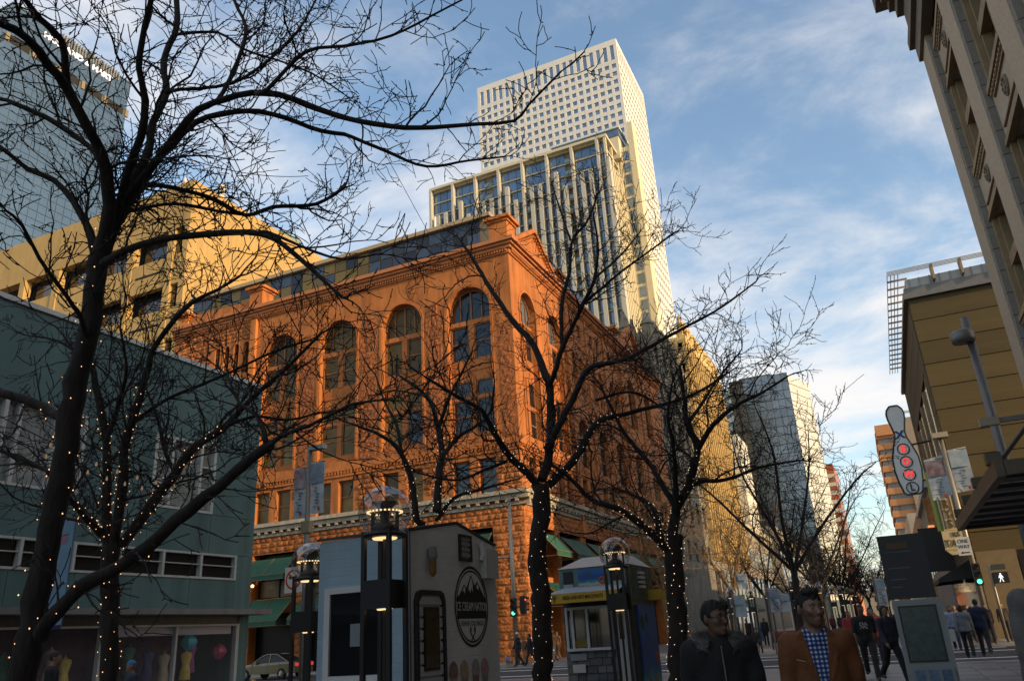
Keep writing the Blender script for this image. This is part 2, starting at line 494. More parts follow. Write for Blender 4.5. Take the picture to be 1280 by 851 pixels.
# cornice: stepped mouldings on both faces
def moulding(F, u0, u1, prof, name, m, parent):
    mb = MB()
    for z0, z1, d in prof: F.box(mb, u0-(d if F is FF and u0 > 30 else 0), u1, z0, z1, -.02, d)
    return part(name, mb, m, parent)
mb = MB()
prof = ((29.0, 29.35, .12), (29.35, 29.6, .3), (29.6, 29.8, .5), (29.8, 30.1, .72))
for z0, z1, d in prof:
    FF.box(mb, 0, fx(KX)+d, z0, z1, -.3, d)
    FR.box(mb, .3, KL, z0, z1, -.3, d-.003)
part('cornice', mb, mat('cornice_stone', (.40, .15, .055), .85, var=.15, scale=1), K)
mb = MB()
for i in range(0, 150):
    u = i*.232
    if u < fx(KX)-.1: FF.box(mb, u, u+.12, 29.12, 29.33, .1, .27)
for i in range(0, 186):
    FR.box(mb, .2+i*.232, .32+i*.232, 29.12, 29.33, .1, .267)
part('dentil', mb, SAND, K, kind='stuff')
# dentil course at the foot of the arches
mb = MB(); md = MB()
for F, L, u0 in ((FF, fx(KX)+.12, fx(-46.3)), (FR, KL, .1)):
    F.box(mb, u0, L, 14.2, 14.55, -.1, .12 if F is FF else .117)
    F.box(mb, u0, L, 13.75, 13.9, -.1, .1 if F is FF else .097)
    n = int((L-u0)/.3)
    for i in range(n): F.box(md, u0+i*.3, u0+i*.3+.15, 13.93, 14.17, 0, .13)
part('string_course', mb, SAND, K); part('course_dentils', md, SAND, K, kind='stuff')
# pale ledge with modillions
mb = MB(); md = MB()
for F, L in ((FF, fx(KX)+.55), (FR, KL)):
    F.box(mb, 0 if F is FF else .1, L, 10.62, 10.9, -.1, .6 if F is FF else .597)
    F.box(mb, 0 if F is FF else .1, L, 10.3, 10.6, -.1, .38 if F is FF else .377)
    F.box(mb, 0 if F is FF else .1, L, 9.9, 10.1, -.1, .15 if F is FF else .147)
    for i in range(int(L/.75)): F.box(md, i*.75+.3, i*.75+.55, 10.12, 10.29, 0, .36)
part('ledge', mb, STONEL, K); part('modillions', md, STONEL, K, kind='stuff')
# pilaster with its pedestal above the cornice, and the corner pedestals
def pedestal(X, Y, w, z0, z1):
    p = MB().box(X-w, X+w, Y-w, Y+w, z0, z1-.75)
    p.box(X-w-.12, X+w+.12, Y-w-.12, Y+w+.12, z1-.75, z1-.55)
    p.box(X-w-.32, X+w+.32, Y-w-.32, Y+w+.32, z1-.55, z1-.3)
    v = [(X-w-.32, Y-w-.32, z1-.3), (X+w+.32, Y-w-.32, z1-.3), (X+w+.32, Y+w+.32, z1-.3), (X-w-.32, Y+w+.32, z1-.3), (X-w*.5, Y-w*.5, z1+.05), (X+w*.5, Y-w*.5, z1+.05), (X+w*.5, Y+w*.5, z1+.05), (X-w*.5, Y+w*.5, z1+.05)]
    p.add(v, [(0, 1, 5, 4), (1, 2, 6, 5), (2, 3, 7, 6), (3, 0, 4, 7), (4, 5, 6, 7)])
    part('pedestal', p, SANDL, K)
pedestal(-46.35, KY+.55, .72, 30.05, 32.5); pedestal(-22.25, KY+.75, .78, 30.05, 32.6)
pedestal(-55.2, KY+.55, .6, 30.05, 31.9)
pedestal(-22.3, KY+11.4, .7, 30.05, 32.3); pedestal(-22.3, KY+27.6, .7, 30.05, 32.3)
part('parapet', MB().box(-54.6, -47.1, KY+.1, KY+.6, 30.08, 31.2).box(-22.2, -21.8, KY+12.2, KY+26.8, 30.08, 30.5), SANDL, K)
mb = MB(); FF.box(mb, fx(-46.65), fx(-46.05), 8.6, 28.98, -.05, .28); part('pilaster', mb, SANDL, K)
for c in (11.4, 27.3): 
    mb = MB(); FR.box(mb, c-.4, c+.4, 8.6, 28.98, -.05, .26); part('pilaster', mb, SANDL, K)
for c in (16.7, 22.0, 34.2):
    mb = MB(); FR.box(mb, c-.22, c+.22, 13.96, 28.98, -.05, .14); part('pilaster', mb, SANDL, K)
# gables on the mall side
def gable(c, hw, zt):
    g = MB()
    P = lambda a, b, d: FR(a, b, d)
    g.prism([(c-hw, 30.1), (c+hw, 30.1), (c, zt)], P, -.5, -.05)
    gb = part('gable', g, SANDL, K)
    r_ = MB()
    for s_ in (-1, 1):
        r_.prism([(c+s_*(hw+.25), 30.12), (c+s_*(hw-.35), 30.12), (c, zt-.15), (c, zt+.25)], P, -.55, .25)
    part('raking_cornice', r_, SAND, gb)
    d_ = MB()
    for s_ in (-1, 1):
        n = 16
        for i in range(n):
            t_ = (i+.5)/n; u = c+s_*(hw-.55)*(1-t_); z = 30.1+(zt-.5-30.1)*t_
            FR.box(d_, u-.08, u+.08, z-.05, z+.14, -.06, .14)
    part('raking_dentils', d_, SAND, gb, kind='stuff')
gable(5.4, 5.2, 33.4); gable(33.2, 5.2, 33.9)
# arch surrounds: voussoir-like bands and carved pier panels
for F, cs, hw, sp in ((FF, [fx(c) for c in arches], 1.85, 25.1), (FR, sideA, 1.5, 25.2)):
    for c in cs:
        mb = MB(); n = 20
        for k in range(n):
            a0, a1 = math.pi*k/n, math.pi*(k+1)/n
            pts = [(c-hw*.999*math.cos(a0), sp+hw*.999*math.sin(a0)), (c-(hw+.22)*math.cos(a0), sp+(hw+.22)*math.sin(a0)),
                   (c-(hw+.22)*math.cos(a1), sp+(hw+.22)*math.sin(a1)), (c-hw*.999*math.cos(a1), sp+hw*.999*math.sin(a1))]
            mb.prism(pts, lambda a, b, d, F=F: F(a, b, d), -.05, .07)
        part('arch_moulding', mb, SAND, K)
        for s_ in (-1, 1):
            mb = MB(); F.box(mb, min(c+s_*hw, c+s_*(hw+.2)), max(c+s_*hw, c+s_*(hw+.2)), 15.0, sp, -.05, .068)
            part('jamb_moulding', mb, SAND, K)
CARV = mat('carved_sandstone', (.29, .092, .026), .95, var=.4, scale=3.5, bump=.7, bscale=7, bdist=.08)
def carved(F, u0, u1, z0, z1):
    """relief panel of small tufts"""
    mb = MB(); nx, nz = max(2, int((u1-u0)/.16)), int((z1-z0)/.16)
    vs = []
    for j in range(nz+1):
        for i in range(nx+1):
            e = i in (0, nx) or j in (0, nz)
            vs.append(F(u0+(u1-u0)*i/nx, z0+(z1-z0)*j/nz, .01 if e else random.uniform(.0, .075)))
    mb.add(vs, [(j*(nx+1)+i, j*(nx+1)+i+1, (j+1)*(nx+1)+i+1, (j+1)*(nx+1)+i) for j in range(nz) for i in range(nx)])
    part('carved_panel', mb, CARV, K)
for a, b in zip(arches[:-1], arches[1:]): carved(FF, fx(a+2.25), fx(b-2.25), 14.7, 23.4); carved(FF, fx(a+2.1), fx(b-2.1), 23.5, 25.3)
carved(FF, fx(-22.75), fx(-21.7), 14.7, 23.4); carved(FF, fx(-46.0), fx(-45.6), 14.7, 23.4)
for e in edges[1:4]:
    mb = MB(); FF.box(mb, fx(e-.28), fx(e+.28), 25.3, 26.3, -.02, .12); part('shield', mb, CARV, K)
# windows
def sash(F, u0, u1, z0, z1, d, glass, parent, rail=True):
    w = MB(); t_ = .11
    F.box(w, u0, u0+t_, z0, z1, d, d+.12); F.box(w, u1-t_, u1, z0, z1, d, d+.12)
    F.box(w, u0+t_, u1-t_, z0, z0+t_, d, d+.118); F.box(w, u0+t_, u1-t_, z1-t_, z1, d, d+.118)
    if rail: F.box(w, u0+t_, u1-t_, (z0+z1)/2-.06, (z0+z1)/2+.06, d, d+.1)
    o = part('window', w, FRAMEB, parent)
    g = MB(); F.box(g, u0+.03, u1-.03, z0+.03, z1-.03, d-.05, d+.03)
    part('pane', g, glass, o)
    return o
def lunette(F, c, hw, z0, sp, d, glass, parent):
    n = 12; w = MB()
    arc = [(c-(hw-.02)*math.cos(math.pi*k/n), sp+(hw-.02)*math.sin(math.pi*k/n)) for k in range(n+1)]
    g = MB(); g.prism([(c-hw+.02, z0)] + arc + [(c+hw-.02, z0)], lambda a, b, e: F(a, b, e), d-.05, d)
    for k in range(n):
        a0, a1 = math.pi*k/n, math.pi*(k+1)/n
        w.prism([(c-(hw-.02)*math.cos(a0), sp+(hw-.02)*math.sin(a0)), (c-(hw-.16)*math.cos(a0), sp+(hw-.16)*math.sin(a0)), (c-(hw-.16)*math.cos(a1), sp+(hw-.16)*math.sin(a1)), (c-(hw-.02)*math.cos(a1), sp+(hw-.02)*math.sin(a1))], lambda a, b, e: F(a, b, e), d, d+.12)
    F.box(w, c-.06, c+.06, z0, sp+hw-.1, d, d+.1)
    for s_ in (-1, 1): F.box(w, c+s_*hw*.5-.045, c+s_*hw*.5+.045, z0, sp+hw*.82, d, d+.1)
    F.box(w, c-hw+.02, c+hw-.02, z0, z0+.1, d, d+.118)
    o = part('window', w, FRAMEB, parent); part('pane', g, glass, o)
for k, c in enumerate(arches):
    c = fx(c); hw = 1.85
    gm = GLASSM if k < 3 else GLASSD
    mb = MB(); d = -.62
    FF.box(mb, c-hw+.01, c+hw-.01, 24.0, 24.35, d, d+.22)
    FF.box(mb, c-hw+.01, c+hw-.01, 19.55, 21.2, d, d+.14)
    FF.box(mb, c-hw+.01, c+hw-.01, 20.3, 20.42, d+.13, d+.2)
    FF.box(mb, c-.22, c+.22, 21.2, 24.0, d, d+.2); FF.box(mb, c-.22, c+.22, 15.0, 19.55, d, d+.2)
    FF.box(mb, c-hw+.01, c+hw-.01, 18.1, 18.3, d, d+.16)
    FF.box(mb, c-hw+.01, c+hw-.01, 15.0, 15.5, d, d+.3)
    part('window_surround', mb, SAND, K)
    lunette(FF, c, hw, 24.35, 25.1, d, gm, K)
    for a, b in ((c-hw+.02, c-.22), (c+.22, c+hw-.02)):
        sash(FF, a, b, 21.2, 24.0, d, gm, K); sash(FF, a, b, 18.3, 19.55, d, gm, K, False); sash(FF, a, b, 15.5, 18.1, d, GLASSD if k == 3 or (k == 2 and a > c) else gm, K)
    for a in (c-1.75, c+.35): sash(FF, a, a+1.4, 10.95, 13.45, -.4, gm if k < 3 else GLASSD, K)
for c in sl:
    g = MB(); n = 8; c = fx(c)
    g.prism([(c-.29, 24.3)] + [(c-.29*math.cos(math.pi*i/n), 26.9+.29*math.sin(math.pi*i/n)) for i in range(n+1)] + [(c+.29, 24.3)], lambda a, b, e: FF(a, b, e), -.48, -.42)
    part('window', g, GLASSD, K)
for c in sideA:
    mb = MB(); hw = 1.5; d = -.58
    FR.box(mb, c-hw+.01, c+hw-.01, 24.0, 24.3, d, d+.2); FR.box(mb, c-hw+.01, c+hw-.01, 19.6, 21.3, d, d+.14)
    FR.box(mb, c-.2, c+.2, 15, 19.6, d, d+.2); FR.box(mb, c-.2, c+.2, 21.3, 24.0, d, d+.2); FR.box(mb, c-hw+.01, c+hw-.01, 17.4, 17.6, d, d+.16)
    part('window_surround', mb, SAND, K)
    lunette(FR, c, hw, 24.3, 25.2, d, GLASSB, K)
    for a, b in ((c-hw+.02, c-.2), (c+.2, c+hw-.02)):
        sash(FR, a, b, 21.3, 24.0, d, GLASSD, K); sash(FR, a, b, 17.6, 19.6, d, GLASSD, K, False); sash(FR, a, b, 15.0, 17.4, d, GLASSD, K)
    for a in (c-1.5, c+.3): sash(FR, a, a+1.2, 10.95, 13.45, -.4, GLASSD, K)
for u0, u1, z0, z1, ar in SW:
    hw = (u1-u0)/2; c = (u0+u1)/2
    if ar and hw > 1:
        lunette(FR, c, hw, z1, z1+.02, -.5, GLASSD, K); sash(FR, u0+.02, c, z0, z1, -.5, GLASSB, K); sash(FR, c, u1-.02, z0, z1, -.5, GLASSD, K)
    elif ar:
        lunette(FR, c, hw, z1, z1+.02, -.42, GLASSD, K); sash(FR, u0+.02, u1-.02, z0, z1, -.42, GLASSD, K)
    else: sash(FR, u0+.02, u1-.02, z0, z1, -.4, GLASSD, K)
# glass penthouse on the roof with steel mullions
ph = MB().box(-57.5, -24.5, KY+3.1, KY+20, 30, 34.5)
pho = part('penthouse', ph, mat('penthouse_core', (.16, .13, .09), .8), K)
mb = MB().box(-57.8, -24.2, KY+2.7, KY+20.3, 34.5, 34.85)
part('penthouse_roof', mb, mat('penthouse_trim', (.36, .27, .16), .7, var=.1), pho)
gm_ = [unit_box('glass_panel', mat('penthouse_glass_%d' % i, c, .12, metal=.35, var=.25, scale=.4)) for i, c in enumerate(((.05, .06, .08), (.17, .11, .025), (.04, .045, .055), (.13, .085, .02), (.06, .075, .10), (.03, .03, .035), (.15, .10, .03)))]
pl = [((-56.9+i*1.24, KY+3.04, 30.9+j*1.2+.6), 0, (1.13, .06, 1.12)) for i in range(26) for j in range(3)]
pl += [((-24.46, KY+3.7+i*1.24, 30.9+j*1.2+.6), R(90), (1.13, .06, 1.12)) for i in range(13) for j in range(3)]
pl_a = [q for q in pl if q[0][0] < -36.5 and random.random() < .8]; pl_b = [q for q in pl if q not in pl_a]
pieces('glass_panel', [gm_[k] for k in (1, 3, 6, 1, 5)], pl_a, pho); pieces('glass_panel', [gm_[k] for k in (0, 2, 4, 5)], pl_b, pho)
PINK = mat('pink_stucco', (.46, .28, .20), .9, var=.12, scale=1)
part('plant_room', MB().box(-57, -31.5, KY+8, KY+24, 34.8, 37.6), PINK, K)
part('vent_pipe', MB().tube([(-33, KY+9, 36), (-33, KY+9, 40)], .12), WHITE, K, True)
part('skylight', MB().box(-25.5, -22.9, KY+13.5, KY+21, 29.9, 33.6), mat('skylight_glass', (.05, .06, .08), .1, metal=.6), K)
# rock-faced stones
def stone_mesh(sd):
    rnd = random.Random(sd); n = 4; vs = []; fs = []
    for j in range(n+1):
        for i in range(n+1):
            e = i in (0, n) or j in (0, n)
            vs.append((-.5+i/n*1.0, -(.12 if e else rnd.uniform(.45, 1.0)), -.5+j/n))
    for j in range(n):
        for i in range(n):
            fs.append((j*(n+1)+i, j*(n+1)+i+1, (j+1)*(n+1)+i+1, (j+1)*(n+1)+i))
    b = len(vs); vs += [(-.5, .1, -.5), (.5, .1, -.5), (.5, .1, .5), (-.5, .1, .5)]
    c0, c1, c2, c3 = 0, n, (n+1)*(n+1)-1, n*(n+1)
    fs += [tuple(list(range(n, -1, -1)) + [b, b+1]), tuple([c3+i for i in range(n+1)] + [b+2, b+3]), tuple([j*(n+1) for j in range(n+1)] + [b+3, b]), tuple([j*(n+1)+n for j in range(n, -1, -1)] + [b+1, b+2])]
    return MB().add(vs, fs).mesh('stone', SANDR)
STN = [stone_mesh(i) for i in range(8)]
def stones(F, u0, u1, z0, z1, holes=(), h=.38, wmin=.4, wmax=.95, d=.10):
    out = []; nrow = max(1, round((z1-z0)/h)); h = (z1-z0)/nrow
    for j in range(nrow):
        u = u0
        while u < u1-.05:
            w = random.uniform(wmin, wmax)
            if u+w > u1-.3: w = u1-u
            zc = z0+(j+.5)*h; uc = u+w/2
            if not any(a-.02 < uc+w/2 and uc-w/2 < b+.02 and c-.02 < zc+h/2 and zc-h/2 < e+.02 for a, b, c, e in holes):
                out.append((F(uc, zc, 0), F.rotz() if F is FF else R(90), (w-.03, d, h-.03)))
            u += w
    return out
hol = [(fx(c)-.34, fx(c)+.34, 24.2, 27.25) for c in sl]
lowh = [(fx(c)+a, fx(c)+a+1.4, 10.9, 13.45) for c in arches for a in (-1.75, .35)]
pl = stones(FF, 0, fx(-46.7), 21.4, 28.9, hol) + stones(FF, fx(-46), fx(KX), 8.65, 9.88) + stones(FF, fx(-46.3), fx(KX), 10.95, 13.7, lowh, h=.39)
random.shuffle(pl); pl.sort(key=lambda q: abs(q[0][0]+40))
lows = [(c+a, c+a+1.2, 10.9, 13.45) for c in sideA for a in (-1.5, .3)]
pl += stones(FR, 0, 11, 10.95, 13.7, lows, h=.39) + stones(FR, 0, KL, 8.65, 9.88)
# stone piers of the ground floors
PR = [(-46.0, -45.0), (-40.7, -39.9), (-34.6, -33.8), (-28.5, -27.7), (-23.9, -21.5)]
for a, b in PR:
    base = MB(); FF.box(base, fx(a), fx(b), 0, 8.6, -1.2, 0); pl += stones(FF, fx(a), fx(b), .3, 8.6, h=.5, wmin=.5, wmax=1.2); part('pier_core', base, SAND, K)
for i, (a, b) in enumerate([(0.02, 2.2), (5.4, 6.3), (10.9, 11.9), (16.2, 17.2), (21.5, 22.5), (26.8, 27.8), (33.7, 34.7), (42.5, KL)]):
    base = MB(); FR.box(base, a, b, 0, 8.6, -1.2, -.003 if i else -.01); part('pier_core', base, SAND, K); pl += stones(FR, a, b, .3, 8.6, h=.5, wmin=.5, wmax=1.2)
pieces('stone', STN, pl, K)
# shopfronts: dark glazing, signband, awnings
sf = MB(); FF.box(sf, 0, fx(KX)-.4, 0, 8.6, -1.3, -.8); FR.box(sf, .4, KL, 0, 8.6, -1.3, -.8); part('shopfront', sf, mat('shop_dark_glass', (.012, .010, .009), .3, spec=.12), K)
sb = MB(); FF.box(sb, 0, fx(KX)-.3, 4.2, 5.3, -.79, -.35); FR.box(sb, .3, KL, 4.2, 5.3, -.79, -.35); part('sign_band', sb, SAND, K)
def awning(F, u0, u1, z0, z1, dep, parent, drop=.35):
    mb = MB(); P = lambda a, b, d: F(a, b, d)
    vs = [F(u0, z1, .05), F(u1, z1, .05), F(u1, z0, dep), F(u0, z0, dep), F(u1, z0-drop, dep), F(u0, z0-drop, dep)]
    mb.add(vs, [(0, 1, 2, 3), (3, 2, 4, 5)])
    mb.add([F(u0, z1, .02), F(u1, z1, .02), F(u1, z0-.02, dep-.03), F(u0, z0-.02, dep-.03), F(u1, z0-drop, dep-.02), F(u0, z0-drop, dep-.02)], [(3, 2, 1, 0), (5, 4, 2, 3)])
    o = part('awning', mb, GREEN, parent)
    fr = MB()
    n = max(1, int((u1-u0)/1.8))
    for i in range(n+1):
        u = u0+(u1-u0)*i/n
        fr.tube([F(u, z1+.01, .06), F(u, z0+.01, dep)], .035, 5); fr.tube([F(u, z0-drop, dep-.05), F(u, z0-drop, .0)], .025, 5)
    fr.tube([F(u0, z0, dep), F(u1, z0, dep)], .03, 5); fr.tube([F(u0, z0-drop, dep), F(u1, z0-drop, dep)], .025, 5)
    part('awning_frame', fr, mat('awning_rib', (.16, .11, .05), .7), o)
    return o
GOLDT = mat('gold_letter', (.5, .34, .1), .5)
for a, b in zip([-45.0, -39.9, -33.8, -27.7], [-40.7, -34.6, -28.5, -23.9]):
    awning(FF, fx(a)+.1, fx(b)-.1, 6.9, 8.2, 1.3, K)
    o = awning(FF, fx(a)+.1, fx(b)-.1, 3.6, 5.2, 1.9, K)
    w = MB()
    for i in range(3):
        u = fx(a)+.2+i*(b-a-.4)/2; FF.box(w, u-.06, u+.06, 5.3, 8.3, -.8, -.6)
    part('shop_mullion', w, BLACK, K)
    for i in range(2):
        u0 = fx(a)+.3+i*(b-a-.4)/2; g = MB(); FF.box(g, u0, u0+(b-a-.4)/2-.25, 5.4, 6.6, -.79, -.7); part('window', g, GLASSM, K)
for a, b in zip([2.2, 6.3, 11.9, 17.2, 22.5, 27.8, 34.7], [5.4, 10.9, 16.2, 21.5, 26.8, 33.7, 42.5]):
    awning(FR, a+.1, b-.1, 6.9, 8.2, 1.3, K)
    if a < 17: awning(FR, a+.1, b-.1, 3.6, 4.9, 1.6, K)
# wall lamps glowing above the shop doors
LAMPG = mat('warm_lamp', (.9, .6, .25), .4, emit=(1, .55, .18), estr=3)
for X in (-44.6, -40.3, -34.2):
    mb = MB().lathe([(.0, -.12), (.1, -.1), (.12, .05), (.0, .12)], 0, 0, 10)
    part('wall_lamp', mb, LAMPG, K, wloc=(X, KY-.35, 6.3))
# ------------------------------------------------------------------ teal building on the near corner
TEAL = mat('teal_panel', (.072, .135, .135), .55, var=.16, scale=.5, bump=.06, bscale=8, streak=.4)
TRIM = mat('aluminium_trim', (.42, .43, .42), .5, metal=.3, var=.15, scale=4)
T = thing('teal_shop_building', 'dark teal panelled three-storey shop building with strip windows', 'building', (KX, 0, 0))
FT = Fac((KX, -30, 0), (0, 1, 0), (1, 0, 0)); ty = lambda Y: Y + 30.0
part('core', MB().box(-50, KX-.35, -30, 22.9, 0, 11.3), mat('teal_core', (.03, .05, .05), .8), T)
part('side_wall', MB().box(-50, KX-.02, 22.9, 23.25, 0, 11.4), TEAL, T)
# panels with recessed joints; windows cut by leaving panels out
pan = MB().box(-.5, .5, -.5, .5, -.5, .5).mesh('panel', TEAL)
holes = [(12.2, 15.72, 6.2, 8.65), (18.35, 21.05, 6.2, 8.65), (5.9, 9.5, 6.2, 8.65), (-30, 22.4, 3.98, 4.85)]
pl = []
def pbox(y0, y1, z0, z1): pl.append(((KX-.17, (y0+y1)/2, (z0+z1)/2), 0, (.34, y1-y0-.016, z1-z0-.016)))
ys = [-2, 1.2, 4.4, 7.6]
cols = [(-8, -4), (-4, -.2), (-.2, 3), (3, 5.9), (5.9, 9.5), (9.5, 12.2), (12.2, 15.72), (15.72, 16.9), (16.9, 18.35), (18.35, 21.05), (21.05, 23.22)]
for a, b in cols:
    win = (a, b) in ((5.9, 9.5), (12.2, 15.72), (18.35, 21.05))
    pbox(a, b, 8.65, 11.42)
    if not win: pbox(a, b, 6.2, 8.65)
    pbox(a, b, 4.85, 6.2)
ys = [-8, -6, -4, -2, 0, 2, 4, 6, 8, 10, 12, 14, 16, 18, 20.3, 22.4]
for a, b in zip(ys[:-1], ys[1:]): pbox(a, b, 2.98, 3.98)
pbox(22.4, 23.22, 2.98, 4.85)
pbox(22.75, 23.22, 0, 2.75)
pieces('panel', pan, pl, T)
part('coping', MB().box(KX-.4, KX+.08, -30, 23.3, 11.43, 11.58), TRIM, T)
part('ledge', MB().box(KX-.1, KX+.75, -30, 23.6, 2.78, 2.96), mat('ledge_metal', (.16, .15, .14), .6, var=.2), T)
part('fascia', MB().box(KX-.3, KX-.06, -30, 23.22, 2.5, 2.775), mat('fascia_tan', (.12, .105, .08), .7, var=.2), T)
CURT = mat('pale_curtain', (.20, .20, .17), .8, var=.3, scale=3, stretch=(1, 8, .2))
CURT2 = mat('olive_curtain', (.10, .09, .05), .8, var=.35, scale=3, stretch=(1, 10, .15))
def teal_window(y0, y1, z0, z1, splits, cm):
    fr = MB(); t_ = .07
    for y in [y0+t_/2, y1-t_/2] + [y0+(y1-y0)*s for s in splits]: fr.box(KX-.22, KX+.03, y-t_/2-.02, y+t_/2+.02, z0, z1)
    fr.box(KX-.22, KX+.027, y0, y1, z0, z0+.08); fr.box(KX-.22, KX+.027, y0, y1, z1-.08, z1)
    ls = [0] + list(splits) + [1]
    for k in (0, len(ls)-2):
        a, b = y0+(y1-y0)*ls[k], y0+(y1-y0)*ls[k+1]
        for s in (.33, .66): fr.box(KX-.2, KX, a, b, z0+(z1-z0)*s-.03, z0+(z1-z0)*s+.03)
    o = part('window', fr, TRIM, T)
    for k in range(len(ls)-1):
        a, b = y0+(y1-y0)*ls[k]+.05, y0+(y1-y0)*ls[k+1]-.05
        part('pane', MB().box(KX-.16, KX-.14, a, b, z0+.05, z1-.05), mat('clear_pane', (.5, .55, .55), .05, alpha=.22, spec=.8), o)
    part('curtain', MB().box(KX-.34, KX-.30, y0+.05, y1-.05, z0+.05, z1-.05), cm, o)
teal_window(12.2, 15.72, 6.2, 8.65, (.28, .40, .72), CURT); teal_window(18.35, 21.05, 6.2, 8.65, (.27, .75), CURT2); teal_window(5.9, 9.5, 6.2, 8.65, (.3, .7), CURT)
fr = MB(); fr.box(KX-.2, KX+.03, -30, 22.4, 3.98, 4.05); fr.box(KX-.2, KX+.03, -30, 22.4, 4.78, 4.85)
yy = [22.36 - i*1.62 for i in range(20)]
for y in yy: fr.box(KX-.19, KX+.05, y-.05, y+.04, 3.98, 4.85)
fr.box(KX-.18, KX, -30, 22.4, 4.44, 4.47)
o = part('strip_window', fr, TRIM, T)
for y in yy[:-1]: part('pane', MB().box(KX-.16, KX-.13, y-1.57, y-.06, 4.05, 4.78), mat('black_strip_glass', (.012, .012, .012), .3, spec=.15), o)
# shop windows with a lit display
SHOPIN = mat('shop_wall', (.12, .06, .09), .8, var=.3, scale=2)
sh = part('shop_window', MB().box(KX-.12, KX+.05, 22.6, 22.74, .5, 2.5).box(KX-.1, KX+.05, 19.9, 19.98, .5, 2.45).box(KX-.12, KX+.05, 17.1, 17.3, .5, 2.5).box(KX-.1, KX+.05, 13.6, 13.75, 0, 2.5).box(KX-.1, KX+.06, 8, 22.74, .35, .55).box(KX-.09, KX+.03, 8, 22.6, 2.44, 2.5), TRIM, T)
for a, b in ((19.98, 22.6), (17.3, 19.9), (13.75, 17.1), (8, 13.6)):
    part('pane', MB().box(KX-.05, KX-.035, a, b, .55, 2.44), mat('shop_pane', (.4, .42, .45), .03, alpha=.05, spec=.6), sh)
part('shop_room', MB().box(KX-2.6, KX-2.5, 8, 22.7, 0, 2.6), SHOPIN, T)
part('blind', MB().box(KX-.2, KX-.16, 17.3, 22.55, 2.18, 2.44), mat('lilac_blind', (.42, .38, .42), .8), T)
# ground floor body is open behind the glass: rebuild core above only
for c in T.children:
    if c.name.startswith('core'):
        c.data = MB().box(-50, KX-.35, -30, 22.9, 2.76, 11.3).box(-50, KX-2.6, -30, 22.9, 0, 2.76).mesh('core', mat('teal_core', (.03, .05, .05), .8))
# goods in the window: garments on stands
GCOL = [(.25, .03, .04), (.03, .1, .06), (.05, .05, .12), (.2, .16, .12), (.3, .22, .05), (.18, .05, .16), (.04, .09, .18)]
for i in range(13):
    y = 14.2 + i*.62 + random.uniform(-.1, .1)
    if abs(y-17.2) < .3: continue
    z = random.uniform(.7, 1.0); c = GCOL[i % 7]; x = KX-random.uniform(.4, 1.2)
    g = MB().lathe([(.0, 0), (.19, .02), (.17, .25), (.12, .5), (.19, .78), (.16, .86), (.05, .9), (.0, 1.0)], 0, 0, 10)
    solo('shop_mannequin', g, mat('garment_%d' % (i % 7), tuple(q*1.8 for q in c), .8, var=.3, scale=6), ('dark red', 'dark green', 'navy', 'beige', 'yellow', 'purple', 'blue')[i % 7]+' garment on a display form behind the teal building shop window', 'mannequin', (x, y, z), 'display forms in the teal shop window', True)
for i, (y, z, c) in enumerate(((15.2, 1.7, (.04, .25, .25)), (20.8, 1.95, (.05, .3, .35)), (22.2, 1.6, (.35, .04, .1)))):
    solo('window_ornament', MB().lathe([(0, -.26), (.12, -.22), (.24, -.08), (.27, 0), (.24, .1), (.12, .22), (0, .26)], 0, 0, 8), mat('orn_%d' % i, c, .4, var=.3, scale=9),
         ('round turquoise ornament hung near the door of the teal shop', 'blue globe ornament hung in the teal shop window', 'red globe ornament hung at the corner of the teal shop window')[i], 'ornament', (KX-.3, y, z))

# ------------------------------------------------------------------ beige slab block behind
BEIGE = mat('beige_concrete', (.42, .275, .10), .9, var=.12, scale=.25, bump=.15, bscale=6, streak=.15)
B = thing('beige_office_block', 'tan concrete block with deep horizontal window slots behind the teal building', 'building', (-59.5, 52, 0))
bt = 49.7
part('core', MB().box(-105, -59.9, 53.4, 90, 0, bt-.3), DARK, B)
mb = MB().box(-105.4, -59.9, 52.02, 90, bt-5.6, bt)     # parapet zone
mb.box(-60.3, -59.5, 52, 92, 0, bt-.004)                # blank side wall towards the mall
part('wall', mb, BEIGE, B)
FB = Fac((-105, 52, 0), (1, 0, 0), (0, -1, 0))
bands = [(44.1, 41.0), (37.6, 34.9), (31.4, 28.7), (25.2, 22.5)]
sp = MB(); prev = bt-5.6
for i, (zt, zb) in enumerate(bands):
    if i: FB.box(sp, 0, 44.7, zt, prev, -.6, 0)
    prev = zb
FB.box(sp, 0, 44.7, 0, prev, -.6, 0)
part('spandrel', sp, BEIGE, B)
for i in range(12):
    u = 43.6-i*6.0
    if u < 0: break
    pr = MB(); FB.box(pr, u-.9, u, 10, bt-5.62, -.75, .12); part('pier', pr, BEIGE, B)
for zt, zb in bands:
    for i in range(7):
        u = 42.6-i*6.0-4.9
        if u < 0: break
        g = MB(); FB.box(g, u, u+4.7, zb, zt, -1.2, -1.1); part('window', g, GLASSD, B)
    if zt > 40 or True:
        s_ = MB(); FB.box(s_, 38.3, 43.0, zb-1.7, zb-1.45, .01, .03); part('slot', s_, DARK, B)
for (x, y, h, r_) in ((-60.6, 57.0, 2.2, .35), (-62.5, 53.5, 1.8, .2)):
    part('vent_stack', MB().lathe([(r_, -.3), (r_, h*.7), (r_*1.25, h*.72), (r_*1.25, h), (0, h)], x, y, 10, bt), WHITE, B, True)
part('roof_unit', MB().box(-62, -60.4, 67, 70.5, bt, bt+1.3), mat('green_copper', (.16, .24, .2), .7, var=.2), B)
part('bulkhead', MB().box(-82.5, -78.5, 55, 59, bt, bt+2.6), BEIGE, B)
